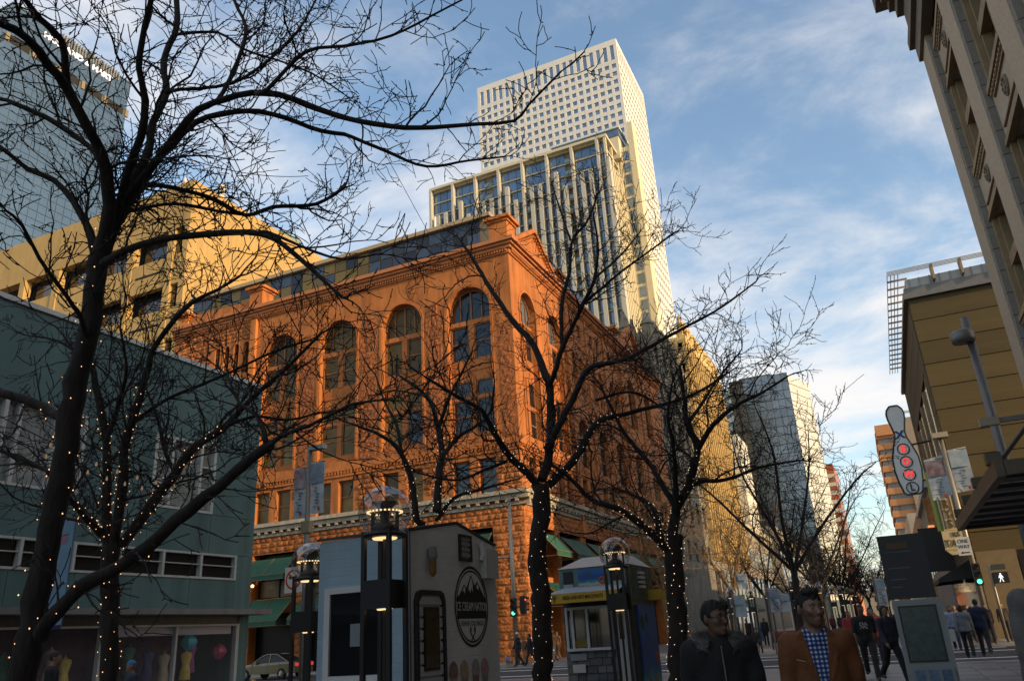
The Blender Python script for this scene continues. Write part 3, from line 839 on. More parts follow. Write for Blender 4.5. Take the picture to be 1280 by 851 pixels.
part('dish', MB().lathe([(0, .25), (.7, .1), (1.1, -.25), (1.05, -.3), (0, .15)], 0, 0, 14), WHITE, B, True, wloc=(-78.2, 54.6, bt+1.6))

# ------------------------------------------------------------------ glass tower with the lit name
GT = thing('glass_office_tower', 'pale blue mirror-glass office tower with white letters along its roofline', 'building', (-150, 80, 0))
gx, gy0, gy1, gz = -150, 77.5, 108.3, 139.0
GCORE = mat('tower_grid_dark', (.06, .08, .085), .6)
part('core', MB().box(gx-34, gx-.3, gy0+.3, gy1, 0, gz-.4), GCORE, GT)
part('parapet', MB().box(gx-34.2, gx, gy0, gy1+.1, gz-.4, gz), GCORE, GT)
PG = mat('pale_mirror_glass', (.14, .195, .23), .16, metal=.7, var=.10, scale=.06)
pnm = unit_box('glass_panel', PG)
pl = []
nx_, dz = 16, 2.0
wy = (gy1-gy0)/nx_
for j in range(46):
    zc = gz-.9-dz*j-.6
    if 4 <= j <= 4: continue
    for i in range(nx_):
        pl.append(((gx-.24, gy0+(i+.5)*wy, zc), R(90), (wy-.12, .2, dz-.12)))
    for i in range(6):
        pl.append(((gx-.9-i*wy-wy/2+.7, gy0+.24, zc), 0, (wy-.12, .2, dz-.12)))
pieces('glass_panel', pnm, pl, GT)
for k in range(5):
    y0 = gy0+1+k*6.1
    part('window_slot', MB().box(gx-.5, gx-.26, y0, y0+4.6, gz-.9-8-1.5, gz-.9-8+.35), DARK, GT)
for k in range(6): part('slot_post', MB().box(gx-.3, gx+.12, gy0+.0+k*6.1, gy0+.8+k*6.1, gz-10.5, gz-8.4), mat('bronze', (.2, .15, .09), .6), GT)
SIGNW = mat('sign_white', (.85, .82, .85), .5, emit=(1, .93, .98), estr=.35)
txt = 'HOLLAND & HART'
me_ = text('sign_letters', txt, 2.1, SIGNW, (gx+.25, gy0+16.5, gz-3.2), (0, 1, 0), (1, 0, 0), GT, .15, 1.0, bold=.05)
fn = MB()
for i in range(22): fn.box(gx-.5, gx+.25, gy0+12+i*.72, gy0+12.22+i*.72, gz-2.0, gz+.6)
part('louvre_fins', fn, GREY, GT, kind='stuff')

# ------------------------------------------------------------------ white tower with a window grid
PALE = mat('white_precast', (.60, .585, .54), .8, var=.06, scale=.1)
k_ = 235/150.0
WT = thing('white_grid_tower', 'tall cream tower with a regular grid of small square windows', 'building', (-53.4, 235, 0))
wx0, wx1, wy0, wy1 = -113.0, -53.5, 235.0, 273.0
wz = 1.5+134.4*k_
part('core', MB().box(wx0+.8, wx1-.8, wy0+.8, wy1, 0, wz-.2), PALE, WT)
F1 = Fac((wx0, wy0, 0), (1, 0, 0), (0, -1, 0)); F2 = Fac((wx1+.015, wy0+.02, 0), (0, 1, 0), (1, 0, 0))
nb = wz-10.4
def tower_side(F, W, nc):
    grid_facade(WT, F, W, nb-3.62*34, nb, nc, 34, 1.78, 1.92, PALE, GLASSB, .5, limit=300 if F is F1 else 200, margin=.6)
    # tall windows of the crown
    mb = MB(); m = .6; cw = (W-1.2)/nc
    F.box(mb, 0, W, wz-2.6, wz, -.5, .003); F.box(mb, 0, W, nb, nb+1.0, -.5, .003)
    for i in range(nc+1): F.box(mb, max(0, m+i*cw-.62), min(W, m+i*cw+.62), nb+1.0, wz-2.6, -.5, 0)
    part('crown', mb, PALE, WT)
    me = unit_box('tall_window', GLASSB)
    pieces('tall_window', me, [(F(m+(i+.5)*cw, (nb+1.0+wz-2.6)/2, -.4), F.rotz(), (cw-1.2, .06, wz-2.6-nb-1.0)) for i in range(nc)], WT)
tower_side(F1, wx1-wx0, 21); tower_side(F2, wy1-wy0, 14)

# ------------------------------------------------------------------ residential tower with tall fins
CREAM = mat('cream_panel', (.54, .48, .33), .8, var=.05, scale=.2)
FIN = mat('grey_fin', (.42, .40, .34), .75, var=.05, scale=.2)
RT = thing('finned_apartment_tower', 'apartment tower of blue glass and tall pale vertical fins in front of the cream tower', 'building', (-39.6, 150, 0))
rx0, rx1, ry0, rz = -86.8, -39.6, 150.0, 110.0
part('core', MB().box(rx0+1.6, rx1-1.2, ry0+1.6, ry0+30, 0, rz-1), mat('apartment_core', (.22, .19, .14), .8), RT)
FA = Fac((rx0, ry0, 0), (1, 0, 0), (0, -1, 0))
Wd = rx1-rx0
part('roof_slab', MB().box(rx0-.3, rx1+.3, ry0-.3, ry0+11, rz-.7, rz), CREAM, RT)
APG = mat('apartment_glass', (.17, .23, .30), .12, metal=.6, var=.35, scale=.15)
nb_ = 22; bw = Wd/nb_
gl = unit_box('glass_panel', APG); bal = []; gls = []
rs = random.Random(5)
for j in range(26):
    z1 = rz-1-j*3.3
    for i in range(nb_):
        if i % 5 in (2,) and (j > 2 or i % 2): bal.append((i, z1)); continue
        gls.append((FA((i+.5)*bw, z1-1.45, -1.2), 0, (bw-.12, .08, 2.6)))
pieces('glass_panel', gl, gls, RT, 300)
sl_ = MB()
for j in range(27): FA.box(sl_, .2, Wd-.2, rz-1-j*3.3-.02, rz-1-j*3.3+.28, -1.5, -.85)
part('floor_slabs', sl_, CREAM, RT, kind='stuff')
bl = MB().box(-.5, .5, -.5, .5, -.5, .5).mesh('balcony_rail', mat('balcony_glass', (.25, .33, .35), .15, metal=.4))
pieces('balcony_rail', bl, [(FA((i+.5)*bw, z1-2.55, -.6), 0, (bw-.1, .05, 1.0)) for i, z1 in bal], RT, 60)
fins = []
for i in range(nb_+1):
    u = i*bw
    top = rz-.75 if i % 3 == 0 else rz-1-3.3*(1+((i*7) % 3)*.6+ (i % 2)*.7)
    w = .95 if i % 3 else .62
    fins.append((FA(u, top/2, -.25), 0, (w, 1.3, top)))
pieces('fin', MB().box(-.5, .5, -.5, .5, -.5, .5).mesh('fin', FIN), fins, RT)
# side towards the mall: panel wall with window strip
FS = Fac((rx1, ry0, 0), (0, 1, 0), (1, 0, 0))
sd = MB(); FS.box(sd, .6, 9.6, 0, rz-7, -1.0, -.1); part('side_panel', sd, CREAM, RT)
pieces('fin', MB().box(-.5, .5, -.5, .5, -.5, .5).mesh('fin', CREAM), [(FS(1+i*1.45, (rz-8+i*.3)/2, .1), R(90), (.5, .8, rz-8+i*.3)) for i in range(7)], RT)
cn = MB()
for u in (0.2, 4.8, 9.4): FS.box(cn, u-.3, u+.3, rz-8, rz-.7, -.5, .05)
FS.box(cn, .5, 9.4, rz-4.3, rz-3.9, -1.0, .04)
part('terrace_frame', cn, CREAM, RT)
part('rear_slab', MB().box(-50, -36.0, 160.2, 168, 0, rz+2.0), CREAM, RT)
part('rear_fin', MB().box(-36.6, -35.2, 160, 164, 0, rz+8.6).box(-39.4, -38.9, 159.9, 160.3, 0, rz+2), CREAM, RT)
rw = unit_box('window', APG)
pieces('window', rw, [((-37.7, 160.15, rz+6-j*3.3), 0, (1.5, .1, 2.5)) for j in range(2, 33)], RT, 60)
part('penthouse', MB().box(-55.5, -38.5, 158, 168, rz-2, rz+4.2), CREAM, RT)
part('penthouse_glass', MB().box(-55.6, -38.2, 157.8, 168.2, rz+4.25, rz+6.2), APG, RT)
part('penthouse_roof', MB().box(-56, -37.9, 157.4, 168.6, rz+6.22, rz+6.7), mat('pale_roof', (.5, .55, .55), .6), RT)

# ------------------------------------------------------------------ further along the mall
GST = mat('grey_stone', (.20, .175, .13), .95, var=.35, scale=.6, bump=.6, bscale=4, streak=.25, bdist=.15)
P = thing('grey_stone_theatre', 'dark grey rough stone building with small turrets beside the sandstone gables', 'building', (KX, 93, 0))
FP = Fac((KX, 92.4, 0), (0, 1, 0), (1, 0, 0))
wl = MB(); pw = []
for j in range(6):
    for i in range(5):
        u0 = i*4.0; z0 = 8+j*4.8
        FP.opening(wl, u0, u0+4.0, z0, z0+4.8, u0+1.2, u0+2.8, z0+1.0, z0+3.4, .5, 6, flat=j % 2 == 0); pw.append((u0+1.25, u0+2.75, z0+1.0, z0+3.4))
part('wall', wl, GST, P)
part('side_wall', MB().box(-46, KX-.003, 92.3, 92.9, 0, 36.8).box(KX-.5, KX-.004, 92.9, 112.4, 0, 7.99), GST, P)
part('core', MB().box(-46, KX-.9, 93, 112.4, 0, 36.7), DARK, P)
for a, b, c, d in pw: 
    g = MB(); FP.box(g, a, b, c, d, -.48, -.42); part('window', g, GLASSD, P)
for y in (93.4, 97.4, 101.4, 105.4, 109.4): 
    for q in (0, 1): part('turret', MB().lathe([(.75, 0), (.75, 1.8), (.95, 1.9), (.6, 2.6), (.1, 3.8+q), (0, 3.9)], KX-.6-q*3, y, 8, 36.6), GST, P)
for i in range(9): part('merlon', MB().box(KX-2-i*2.7-1.5, KX-2-i*2.7, 92.3, 92.9, 36.82, 38.0), GST, P)
YEL = mat('yellow_terracotta', (.55, .38, .15), .85, var=.2, scale=.5, bump=.4, bscale=3, streak=.12)
Y_ = thing('terracotta_office_building', 'ornate yellow terracotta building with many narrow piers down the mall', 'building', (KX, 113, 0))
FY = Fac((KX, 112.5, 0), (0, 1, 0), (1, 0, 0))
part('core', MB().box(-45, KX-.7, 112.6, 141, 0, 43), DARK, Y_)
part('side_wall', MB().box(-45, KX-.71, 112.5, 113, 0, 43), YEL, Y_)
grid_facade(Y_, FY, 28.5, 10, 42, 16, 8, 1.0, 2.6, YEL, GLASSD, .6, limit=128)
mb = MB()
for i in range(17): FY.box(mb, i*28.5/16-.18, i*28.5/16+.18, 10, 42.6, .01, .6)
part('piers', mb, YEL, Y_)
mb = MB(); FY.box(mb, 0, 28.5, 42, 43.2, -.7, .5); FY.box(mb, 0, 28.5, 43.2, 43.9, -.7, .2); part('cornice', mb, YEL, Y_)
for i in range(9): part('finial', MB().lathe([(.55, 0), (.45, 1.2), (.7, 1.3), (.25, 2.2), (.35, 2.5), (0, 3.2)], KX-.1, 113.2+i*3.4, 8, 43.7), YEL, Y_)
mb = MB()
FY.box(mb, 0, 28.5, 0, 10, -.7, -.2)
part('ground_storey', mb, mat('grey_stone_light', (.24, .21, .17), .9, var=.25, scale=.8), Y_)
for i in range(7):
    g = MB(); FY.box(g, 1+i*4, 3.6+i*4, .3, 4, -.19, -.1); FY.box(g, 1+i*4, 3.6+i*4, 5, 8.8, -.19, -.1); part('shop_window', g, GLASSD, Y_)
for i in range(3): awning(FY, 1+i*9, 8+i*9, 3.4, 5.0, 2.2, Y_)
# stepped gabled annex in front of the terracotta building's foot
N_ = thing('low_grey_gabled_building', 'low grey building with arched windows at the foot of the terracotta block', 'building', (KX, 142, 0))
part('wall', MB().box(-40, KX, 141.2, 175, 0, 17), mat('warm_grey_stone', (.25, .21, .16), .9, var=.2, scale=.6), N_)
FN = Fac((KX, 141.2, 0), (0, 1, 0), (1, 0, 0))
for i in range(8):
    for z in (5.5, 10.5):
        g = MB(); c = 2.2+i*4.2; g.prism([(c-1, z)] + [(c-math.cos(math.pi*k/8), z+2.4+math.sin(math.pi*k/8)) for k in range(9)] + [(c+1, z)], lambda a, b, d: FN(a, b, d), .005, .05); part('window', g, GLASSD, N_)
part('cornice', MB().box(-40.2, KX+.6, 141, 175.2, 17, 17.8), STONEL, N_)
part('slab_tower', MB().box(-46, KX-3, 176, 190, 0, 41), mat('bright_clad', (.62, .58, .45), .4, var=.05), thing('pale_slab_tower', 'slim pale slab building catching the sun beside the mirror tower', 'building', (KX, 180, 0)))

# faceted mirror tower far down the mall
MT = thing('mirror_glass_tower', 'dark faceted mirror-glass tower with one blazing sunlit side far down the street', 'building', (-25, 300, 0))
sc3 = 1.0
pts = [(-46, 306), (-41.8, 300), (-36.5, 299.5), (-19.8, 300), (-13.6, 318), (-15, 335), (-46, 335)]
MG = [mat('tower_pale_band', (.50, .48, .38), .5, var=.15, scale=.2), mat('tower_dark_glass', (.055, .06, .06), .25, metal=.3), mat('tower_mirror', (.13, .165, .20), .14, metal=.7, var=.35, scale=.04), mat('tower_sunlit_tone', (.60, .56, .45), .22, metal=.25, var=.1, scale=.1), GCORE, GCORE, GCORE]  # fourth facet: sunlight put into its paler colour
ht = [87, 89.5, 89.5, 88.5, 86, 86, 86]
cpts = [(x*.985-.4, 316+(y-316)*.95) for x, y in pts]
mb = MB(); mb.prism(cpts, lambda a, b, d: (a, b, d), 0, 86.0); part('core', mb, GCORE, MT)
for k in range(4):
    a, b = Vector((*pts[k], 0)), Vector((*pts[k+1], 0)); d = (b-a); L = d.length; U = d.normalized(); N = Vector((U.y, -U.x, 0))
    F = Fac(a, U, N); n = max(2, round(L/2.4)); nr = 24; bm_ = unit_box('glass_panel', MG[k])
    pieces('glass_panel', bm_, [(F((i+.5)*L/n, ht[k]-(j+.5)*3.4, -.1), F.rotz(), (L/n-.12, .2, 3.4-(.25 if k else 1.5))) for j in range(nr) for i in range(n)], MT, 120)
    bk = MB(); F.box(bk, .05, L-.05, 0, ht[k], -1.0, -.25); part('backing', bk, GCORE, MT)
part('roof_plant', MB().box(-38, -26, 302, 320, 85.9, 90.6), GCORE, MT)
RB = thing('red_brick_tower', 'slim red-brown tower with white bands beyond the mirror tower', 'building', (-13, 352, 0))
part('wall', MB().box(-40, -12.2, 352, 390, 0, 62), mat('red_precast', (.38, .12, .05), .85, var=.15, scale=.2), RB)
pieces('band', MB().box(-.5, .5, -.5, .5, -.5, .5).mesh('band', mat('white_band', (.6, .56, .5), .8)), [((-13.7, 352.2, 57-j*3.6), 0, (3.0, .6, 1.5)) for j in range(14)], RB)
pieces('window', unit_box('window', GLASSD), [((-12.15, 355+i*4.2, 57-j*3.6), R(90), (2.6, .1, 1.7)) for j in range(14) for i in range(8)], RB)

# ------------------------------------------------------------------ right side: near stone-piered building
XR = 4.1
STB = mat('speckled_stone', (.42, .32, .22), .85, var=.16, scale=14, bump=.1, bscale=60)
STG = mat('grey_ashlar', (.22, .20, .17), .85, var=.14, scale=2.5, bump=.15, bscale=30)
BRZ = mat('bronze_frame', (.26, .18, .095), .6, var=.2)
PANL = mat('spandrel_stone', (.40, .31, .22), .85, var=.1, scale=3)
N1 = thing('stone_pier_building', 'looming brown-grey stone building with piers and rosette panels above the glass canopy', 'building', (XR, 22, 0))
D_ = .30
FN1 = Fac((XR, 23.1, 0), (0, -1, 0), (-1, 0, 0))        # u runs towards the camera
part('core', MB().box(XR+D_+.5, XR+70, -30, 22.6, 0, 24), mat('stone_core', (.12, .10, .08), .9), N1)
part('side_wall', MB().box(XR+1.3, XR+70, 22.6, 23.09, 0, 24), STB, N1)
part('shade_attic', MB().box(XR+.2, XR+D_+.9, -30, 23.05, 17.3, 24), STB, N1)  # unseen storey added above the cornice to lengthen the block's shade
per = 3.82
ash = MB().box(-.5, .5, -.5, .5, -.5, .5)
ashm = ash.mesh('ashlar_block', STG)
nb2 = 9; blk = []
for i in range(nb2):
    u0 = i*per; u1 = u0+1.18
    mb = MB(); FN1.box(mb, u0, u1-.05, 4.6, 17.3, -D_, 0)
    part('pier', mb, STB, N1)
    ch = .62
    n = int((17.0-4.6)/ch)
    for j in range(n):
        zc = 4.6+(j+.5)*ch
        if i < 6: blk.append((FN1(u1+.02, zc, -D_/2-.012), 0, (D_-.03, .16, ch-.018)))
pieces('ashlar_block', ashm, blk, N1)
part('pier_side', MB().box(XR+.02, XR+D_, 23.1-per*6-1.2, 23.1-per*6-1.05, 4.6, 17), STG, N1)
fh = 4.25
rose = MB(); n = 16
rose.lathe([(.0, .05), (.06, .055), (.09, .03), (.12, .05), (.19, .05), (.23, .03), (.24, 0)], 0, 0, n)
for k in range(8):
    q = k*math.pi/4; rose.box(math.cos(q)*.15-.025, math.cos(q)*.15+.025, math.sin(q)*.15-.025, math.sin(q)*.15+.025, .03, .068)
rosem = rose.mesh('rosette', mat('rosette_stone', (.16, .12, .08), .85, var=.2, scale=9)); rosem.transform(Matrix.Rotation(R(-90), 4, 'Y'))
for i in range(nb2):
    a, b = i*per+1.3, (i+1)*per
    for j in range(4):
        z0 = 3.95+j*fh                      # window base
        zs = z0+fh-1.45                     # spandrel base
        d = -D_+.02
        sp_ = MB(); FN1.box(sp_, a, b, zs, zs+1.45, d-.3, d+.10)
        so = part('spandrel', sp_, PANL, N1)
        if j < 4 and i < 5:
            o = part('rosette', rosem, None, so, wloc=FN1((a+b)/2, zs+.72, d+.10))
        md = MB()
        FN1.box(md, a, b, zs+1.34, zs+1.48, d, d+.19); FN1.box(md, a, b, zs-.04, zs+.08, d, d+.165)
        FN1.box(md, a+.25, b-.25, zs+.3, zs+.34, d+.1, d+.15); FN1.box(md, a+.25, b-.25, zs+1.1, zs+1.14, d+.1, d+.15)
        part('moulding', md, BRZ, so)
        bd = MB()
        for k in range(14): FN1.box(bd, a+.1+k*.18, a+.2+k*.18, zs+1.24, zs+1.32, d+.1, d+.16)
        part('beading', bd, BRZ, so, kind='stuff')
        fr = MB(); c = (a+b)/2
        for u in (a+.06, b-.06): FN1.box(fr, u-.08, u+.08, z0+.05, zs, d-.25, d+.1)
        for u in (a+.22, b-.22): FN1.box(fr, u-.05, u+.05, z0+.05, zs, d-.25, d-.02)
        FN1.box(fr, a, b, z0+1.35, z0+1.62, d-.25, d+.0); FN1.box(fr, c-.05, c+.05, z0+.05, zs, d-.24, d-.05)
        w = part('window', fr, BRZ, N1)
        g = MB(); FN1.box(g, a+.1, b-.1, z0+.05, zs, d-.3, d-.22); part('pane', g, mat('dim_glass', (.045, .042, .036), .08, spec=.9), w)
# big cornice
cn = MB()
for z0, z1, d in ((17.3, 17.9, .10), (17.9, 18.2, .24), (18.2, 19.3, .12), (19.3, 19.7, .3), (19.7, 20.1, .45), (20.1, 20.8, .78)):
    cn.box(XR-d, XR+1.5, -30, 23.1+d, z0, z1)
part('cornice', cn, mat('cornice_dark', (.16, .125, .09), .8, var=.15, scale=2), N1)
br = MB().box(-.5, .5, -.5, .5, -.5, .5).mesh('bracket', BRZ)
pieces('bracket', br, [((XR-.38, 22.9-i*.62, 19.9), 0, (.6, .22, .34)) for i in range(40)], N1)
gf = MB().box(XR+.1, XR+1.2, -30, 23.09, 0, 3.95); part('ground_storey', gf, STG, N1)
g = MB()
for i in range(5): g.box(XR+.05, XR+.12, 20.6-i*per-2.0, 20.6-i*per+.9, .4, 3.0)
part('shop_window', g, GLASSD, N1)
part('belt_course', MB().box(XR-.15, XR+1, -30, 23.2, 3.97, 4.55), STB, N1)

# steel and glass canopy over the pavement
CN = thing('glass_canopy', 'dark steel and glass canopy sticking out over the pavement from the stone building', 'canopy', (XR, 18, 3.4))
STEEL = mat('canopy_steel', (.10, .075, .05), .5, metal=.3, var=.2)
part('frame', MB().box(1.80, 1.92, 13.9, 23.1, 3.36, 3.62).box(1.93, XR-.01, 13.9, 14.02, 3.38, 3.6).box(1.93, XR-.01, 22.98, 23.1, 3.38, 3.6), STEEL, CN)
slat = MB().box(-.5, .5, -.5, .5, -.5, .5).mesh('glass_slat', mat('canopy_glass', (.20, .30, .31), .25, spec=.8, var=.15))
pieces('glass_slat', slat, [(((1.93+XR)/2, 14.5+i*1.28, 3.55), 0, (XR-1.97, .62, .03)) for i in range(7)], CN)
purl = MB().box(-.5, .5, -.5, .5, -.5, .5).mesh('purlin', BLACK)
pieces('purlin', purl, [(((1.93+XR)/2, 14.95+i*1.28+.2, 3.5), 0, (XR-1.97, .5, .08)) for i in range(7)], CN)
for i in range(4):
    y = 14.4+i*2.6
    part('tie_rod', MB().tube([(1.9, y, 3.62), (XR, y, 5.9)], .025, 6), STEEL, CN)
    part('rod_clamp', MB().box(1.76, 1.98, y-.12, y+.12, 3.62, 3.8), STEEL, CN)

# ------------------------------------------------------------------ tan panelled building across the side street
TANM = mat('tan_stucco', (.095, .068, .025), .9, var=.3, scale=.7, bump=.12, bscale=20, streak=.1)
TX, TY = 4.28, 48.7
TB = thing('tan_panel_building', 'mustard-tan building of wide stucco panels with a steel trellis along its roof', 'building', (TX, TY, 0))
part('core', MB().box(TX+.4, 40, TY+.4, 72, 0, 18.7), mat('tan_joint', (.07, .05, .02), .9), TB)
FTN = Fac((TX, TY, 0), (1, 0, 0), (0, -1, 0)); FTS = Fac((TX, TY+23, 0), (0, -1, 0), (-1, 0, 0))
pn = MB().box(-.5, .5, -.5, .5, -.5, .5).mesh('panel', TANM)
hh = 1.352; pl = []
for j in range(11):
    z = 18.82-hh*(j+.5)
    for i in range(3):
        pl.append(((TX+5.9+i*11.8, TY+.2, z), 0, (11.78, .42, hh-.045)))
    if j < 3 or j > 9: pl.append(((TX+.2, TY+11.8, z), 0, (.42, 22.3, hh-.045)))
    else:
        pl.append(((TX+.2, TY+1.25, z), 0, (.42, 1.6, hh-.045))); pl.append(((TX+.2, TY+21, z), 0, (.42, 4, hh-.045)))
pieces('panel', pn, pl, TB)
for k in range(4):
    y0 = TY+2.6+k*4.2
    w = part('window', MB().box(TX-.02, TX+.25, y0-.1, y0+.12, 6, 14.7).box(TX-.02, TX+.25, y0+3.6, y0+3.8, 6, 14.7).box(TX-.01, TX+.24, y0, y0+3.7, 10.2, 10.5), BRZ, TB)
    part('pane', MB().box(TX+.1, TX+.2, y0+.1, y0+3.6, 6, 14.7), mat('store_glass', (.25, .22, .16), .12, metal=.6), w)
part('fascia', MB().box(TX-.25, 40, TY-.25, 72, 18.84, 19.1).box(TX-.1, 40, TY-.1, 72, 19.1, 19.55), mat('fascia_metal', (.17, .165, .15), .5, metal=.3, var=.1), TB)
part('parapet', MB().box(TX+.1, 40, TY+.1, TY+.3, 19.55, 20.15).box(TX+.1, TX+.3, TY+.3, 72, 19.55, 20.15), mat('parapet_metal', (.42, .41, .38), .55, metal=.3, var=.1, scale=3), TB)
rib = MB().box(-.5, .5, -.5, .5, -.5, .5).mesh('standing_seam', mat('seam_metal', (.30, .29, .27), .5, metal=.3))
pieces('standing_seam', rib, [((TX+.3+i*.55, TY+.05, 19.85), 0, (.06, .08, .58)) for i in range(22)], TB)
PERG = mat('pergola_steel', (.30, .22, .13), .6, metal=.2)
pb = MB().box(-.5, .5, -.5, .5, -.5, .5).mesh('trellis_bar', PERG)
pl = [((TX-.25, TY+.8+i*1.32, 20.5), 0, (1.1, .09, .1)) for i in range(16)]
pieces('trellis_bar', pb, pl, TB)
rl = MB().box(-.5, .5, -.5, .5, -.5, .5).mesh('trellis_rail', mat('rail_steel', (.45, .42, .36), .5, metal=.3))
pieces('trellis_rail', rl, [((TX-.78+k*.2, TY+11.2, 20.58), 0, (.04, 22.5, .04)) for k in range(4)] + [((TX+12.2, TY-.6+k*.2, 20.6), 0, (26, .05, .04)) for k in range(4)], TB)
po = MB().box(-.5, .5, -.5, .5, -.5, .5).mesh('trellis_post', PERG)
pieces('trellis_post', po, [((TX+1.6+i*1.5, TY-.1, 20.15), 0, (.12, .8, .95)) for i in range(8)], TB)
part('ground_glass', MB().box(TX+.05, TX+.3, TY+3, 71, .4, 3.6), GLASSD, TB)
for q_ in ((TX+.05, TX+1.9), (TX+6.2, TX+7.6)): part('base_column', MB().box(q_[0], q_[1], TY-.02, TY+2.0, 0, 4.3), mat('tan_stone', (.22, .16, .085), .85, var=.12), TB)
part('entrance_recess', MB().box(TX+1.95, TX+6.15, TY-.012, TY+.1, 0, 4.25).box(TX+7.65, 39, TY-.012, TY+.1, 0, 4.25), DARK, TB)
# unseen tall block behind it, added to shade the sandstone side
HB = thing('unseen_shade_tower', 'tall tan hotel block rising behind the panelled building', 'building', (26, 60, 0))
part('wall', MB().box(22, 60, 50, 92, 0, 58), mat('shade_tower_wall', (.36, .29, .2), .9, var=.1), HB)
pieces('window', unit_box('window', GLASSD), [((21.97, 52.5+i*3.6, 8+j*3.3), R(90), (1.8, .1, 1.8)) for i in range(11) for j in range(15)], HB)
pieces('window', unit_box('window', GLASSD), [((24.5+i*3.6, 49.97, 8+j*3.3), 0, (1.8, .1, 1.8)) for i in range(10) for j in range(15)], HB)
SSB = thing('unseen_side_block', 'tall brown office block farther along the side street behind the stone building', 'building', (88, 10, 0))  # unseen block, added to keep the sandstone ground floor in shade
part('wall', MB().box(76, 101.5, -20, 22.9, 0, 42.5), mat('side_block_wall', (.28, .2, .13), .9, var=.1), SSB)
pieces('window', unit_box('window', GLASSD), [((78+i*3.4, 22.94, 6+j*3.6), 0, (1.9, .1, 2.0)) for i in range(7) for j in range(10)], SSB)
# block further along the right side
GB = thing('grey_white_shop_block', 'pale grey building face along the mall beyond the tan building', 'building', (TX, 73, 0))
part('wall', MB().box(TX, 20, 72.2, 96, 0, 11), mat('pale_grey_wall', (.36, .35, .33), .85, var=.12, scale=.8), GB)
for i in range(5): part('window', MB().box(TX-.04, TX+.02, 74+i*4.4, 76.6+i*4.4, 5, 9), GLASSD, GB)
part('cornice', MB().box(TX-.3, 20, 72.1, 96.1, 11, 11.5), WHITE, GB)
# striped hotel far away
ST = thing('striped_hotel', 'far hotel with orange and grey bands above the street', 'building', (8, 240, 0))
part('wall', MB().box(4.8, 34, 240, 268, 0, 50), mat('grey_glass_wall', (.18, .18, .18), .4, var=.2, scale=.4), ST)
pieces('band', MB().box(-.5, .5, -.5, .5, -.5, .5).mesh('band', mat('orange_band', (.45, .21, .09), .8, var=.1)), [((19, 253.7, 48.5-j*3.1), 0, (29.4, 28.6, 1.7)) for j in range(14)] + [((8, 252, 49.9), 0, (6.8, 27, 3))], ST)
part('tower_block', MB().box(10.3, 36, 238.5, 270, 0, 52.5), mat('taupe_wall', (.26, .21, .16), .85, var=.1), ST)
part('roof_frame', MB().box(10.3, 34, 238.4, 239, 53.8, 54.4).box(10.5, 11, 238.5, 239, 52.5, 54).box(17, 17.5, 238.5, 239, 52.5, 54), mat('roof_white', (.5, .48, .44), .7), ST)
for i, (x0, y0, w, d, h, c) in enumerate(((4.6, 97, 18, 40, 13, (.30, .22, .15)), (4.4, 138, 20, 60, 16, (.34, .32, .30)))):
    G2 = thing('mall_shop_block', ('low brown shop block on the bowling-sign side of the mall', 'grey shop block beyond the brown one on the bowling-sign side')[i], 'building', (x0, y0, 0))
    part('wall', MB().box(x0, x0+w, y0, y0+d, 0, h), mat('shopblock_%d' % i, c, .9, var=.15, scale=.5), G2)
    for k in range(int(d/5)):
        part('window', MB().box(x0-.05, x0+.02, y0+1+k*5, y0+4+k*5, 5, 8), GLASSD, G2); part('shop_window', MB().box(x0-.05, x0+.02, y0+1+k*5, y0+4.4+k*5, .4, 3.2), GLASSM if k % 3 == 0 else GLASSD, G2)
# left side beyond, closing the view
for i, (y0, d, h, c) in enumerate(((192, 70, 22, (.27, .24, .2)), (340, 90, 30, (.3, .28, .25)))):
    G3 = thing('distant_mall_block', ('distant brown-grey block beyond the pale slab tower', 'distant pale block beyond the mirror tower')[i], 'building', (KX, y0, 0))
    part('wall', MB().box(-50, KX, y0, y0+d, 0, h), mat('dist_%d' % i, c, .9, var=.15, scale=.3), G3)
    for k in range(int(d/5)):
        for z in (5, 10, 15): part('window', MB().box(KX-.02, KX+.05, y0+1+k*5, y0+4+k*5, z, z+2.6), GLASSD, G3)
D1 = thing('domed_civic_building', 'small pale domed building closing the far end of the mall', 'building', (6, 640, 0))
part('wall', MB().box(-30, 40, 640, 680, 0, 18), mat('civic_stone', (.26, .22, .16), .85), D1)
part('dome', MB().lathe([(10, 0), (10, 6), (9, 10), (6, 14), (2, 17), (1, 20), (0, 21)], 6, 655, 20, 18), mat('civic_stone', (.26, .22, .16), .85), D1, True)
pieces('window', unit_box('window', GLASSD), [((-27+i*5.2, 639.95, 6+j*6), 0, (2.2, .1, 3.5)) for i in range(13) for j in range(2)], D1)
# ------------------------------------------------------------------ bare honey locusts
BARK = mat('bark', (.022, .016, .013), .95, var=.4, scale=9, bump=.9, bscale=14, stretch=(1, 1, .3), bdist=.04)
TWIG = mat('twig_bark', (.024, .018, .015), .95, var=.3, scale=5)
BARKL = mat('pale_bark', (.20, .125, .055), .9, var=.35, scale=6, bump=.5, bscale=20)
BULB = mat('string_bulb', (1, .8, .55), .4, emit=(1.0, .5, .2), estr=1.2)
BULBC = mat('cool_bulb', (1, .9, .8), .4, emit=(1.0, .70, .42), estr=1.0)
CABLE = mat('cable_black', (.01, .01, .01), .6)

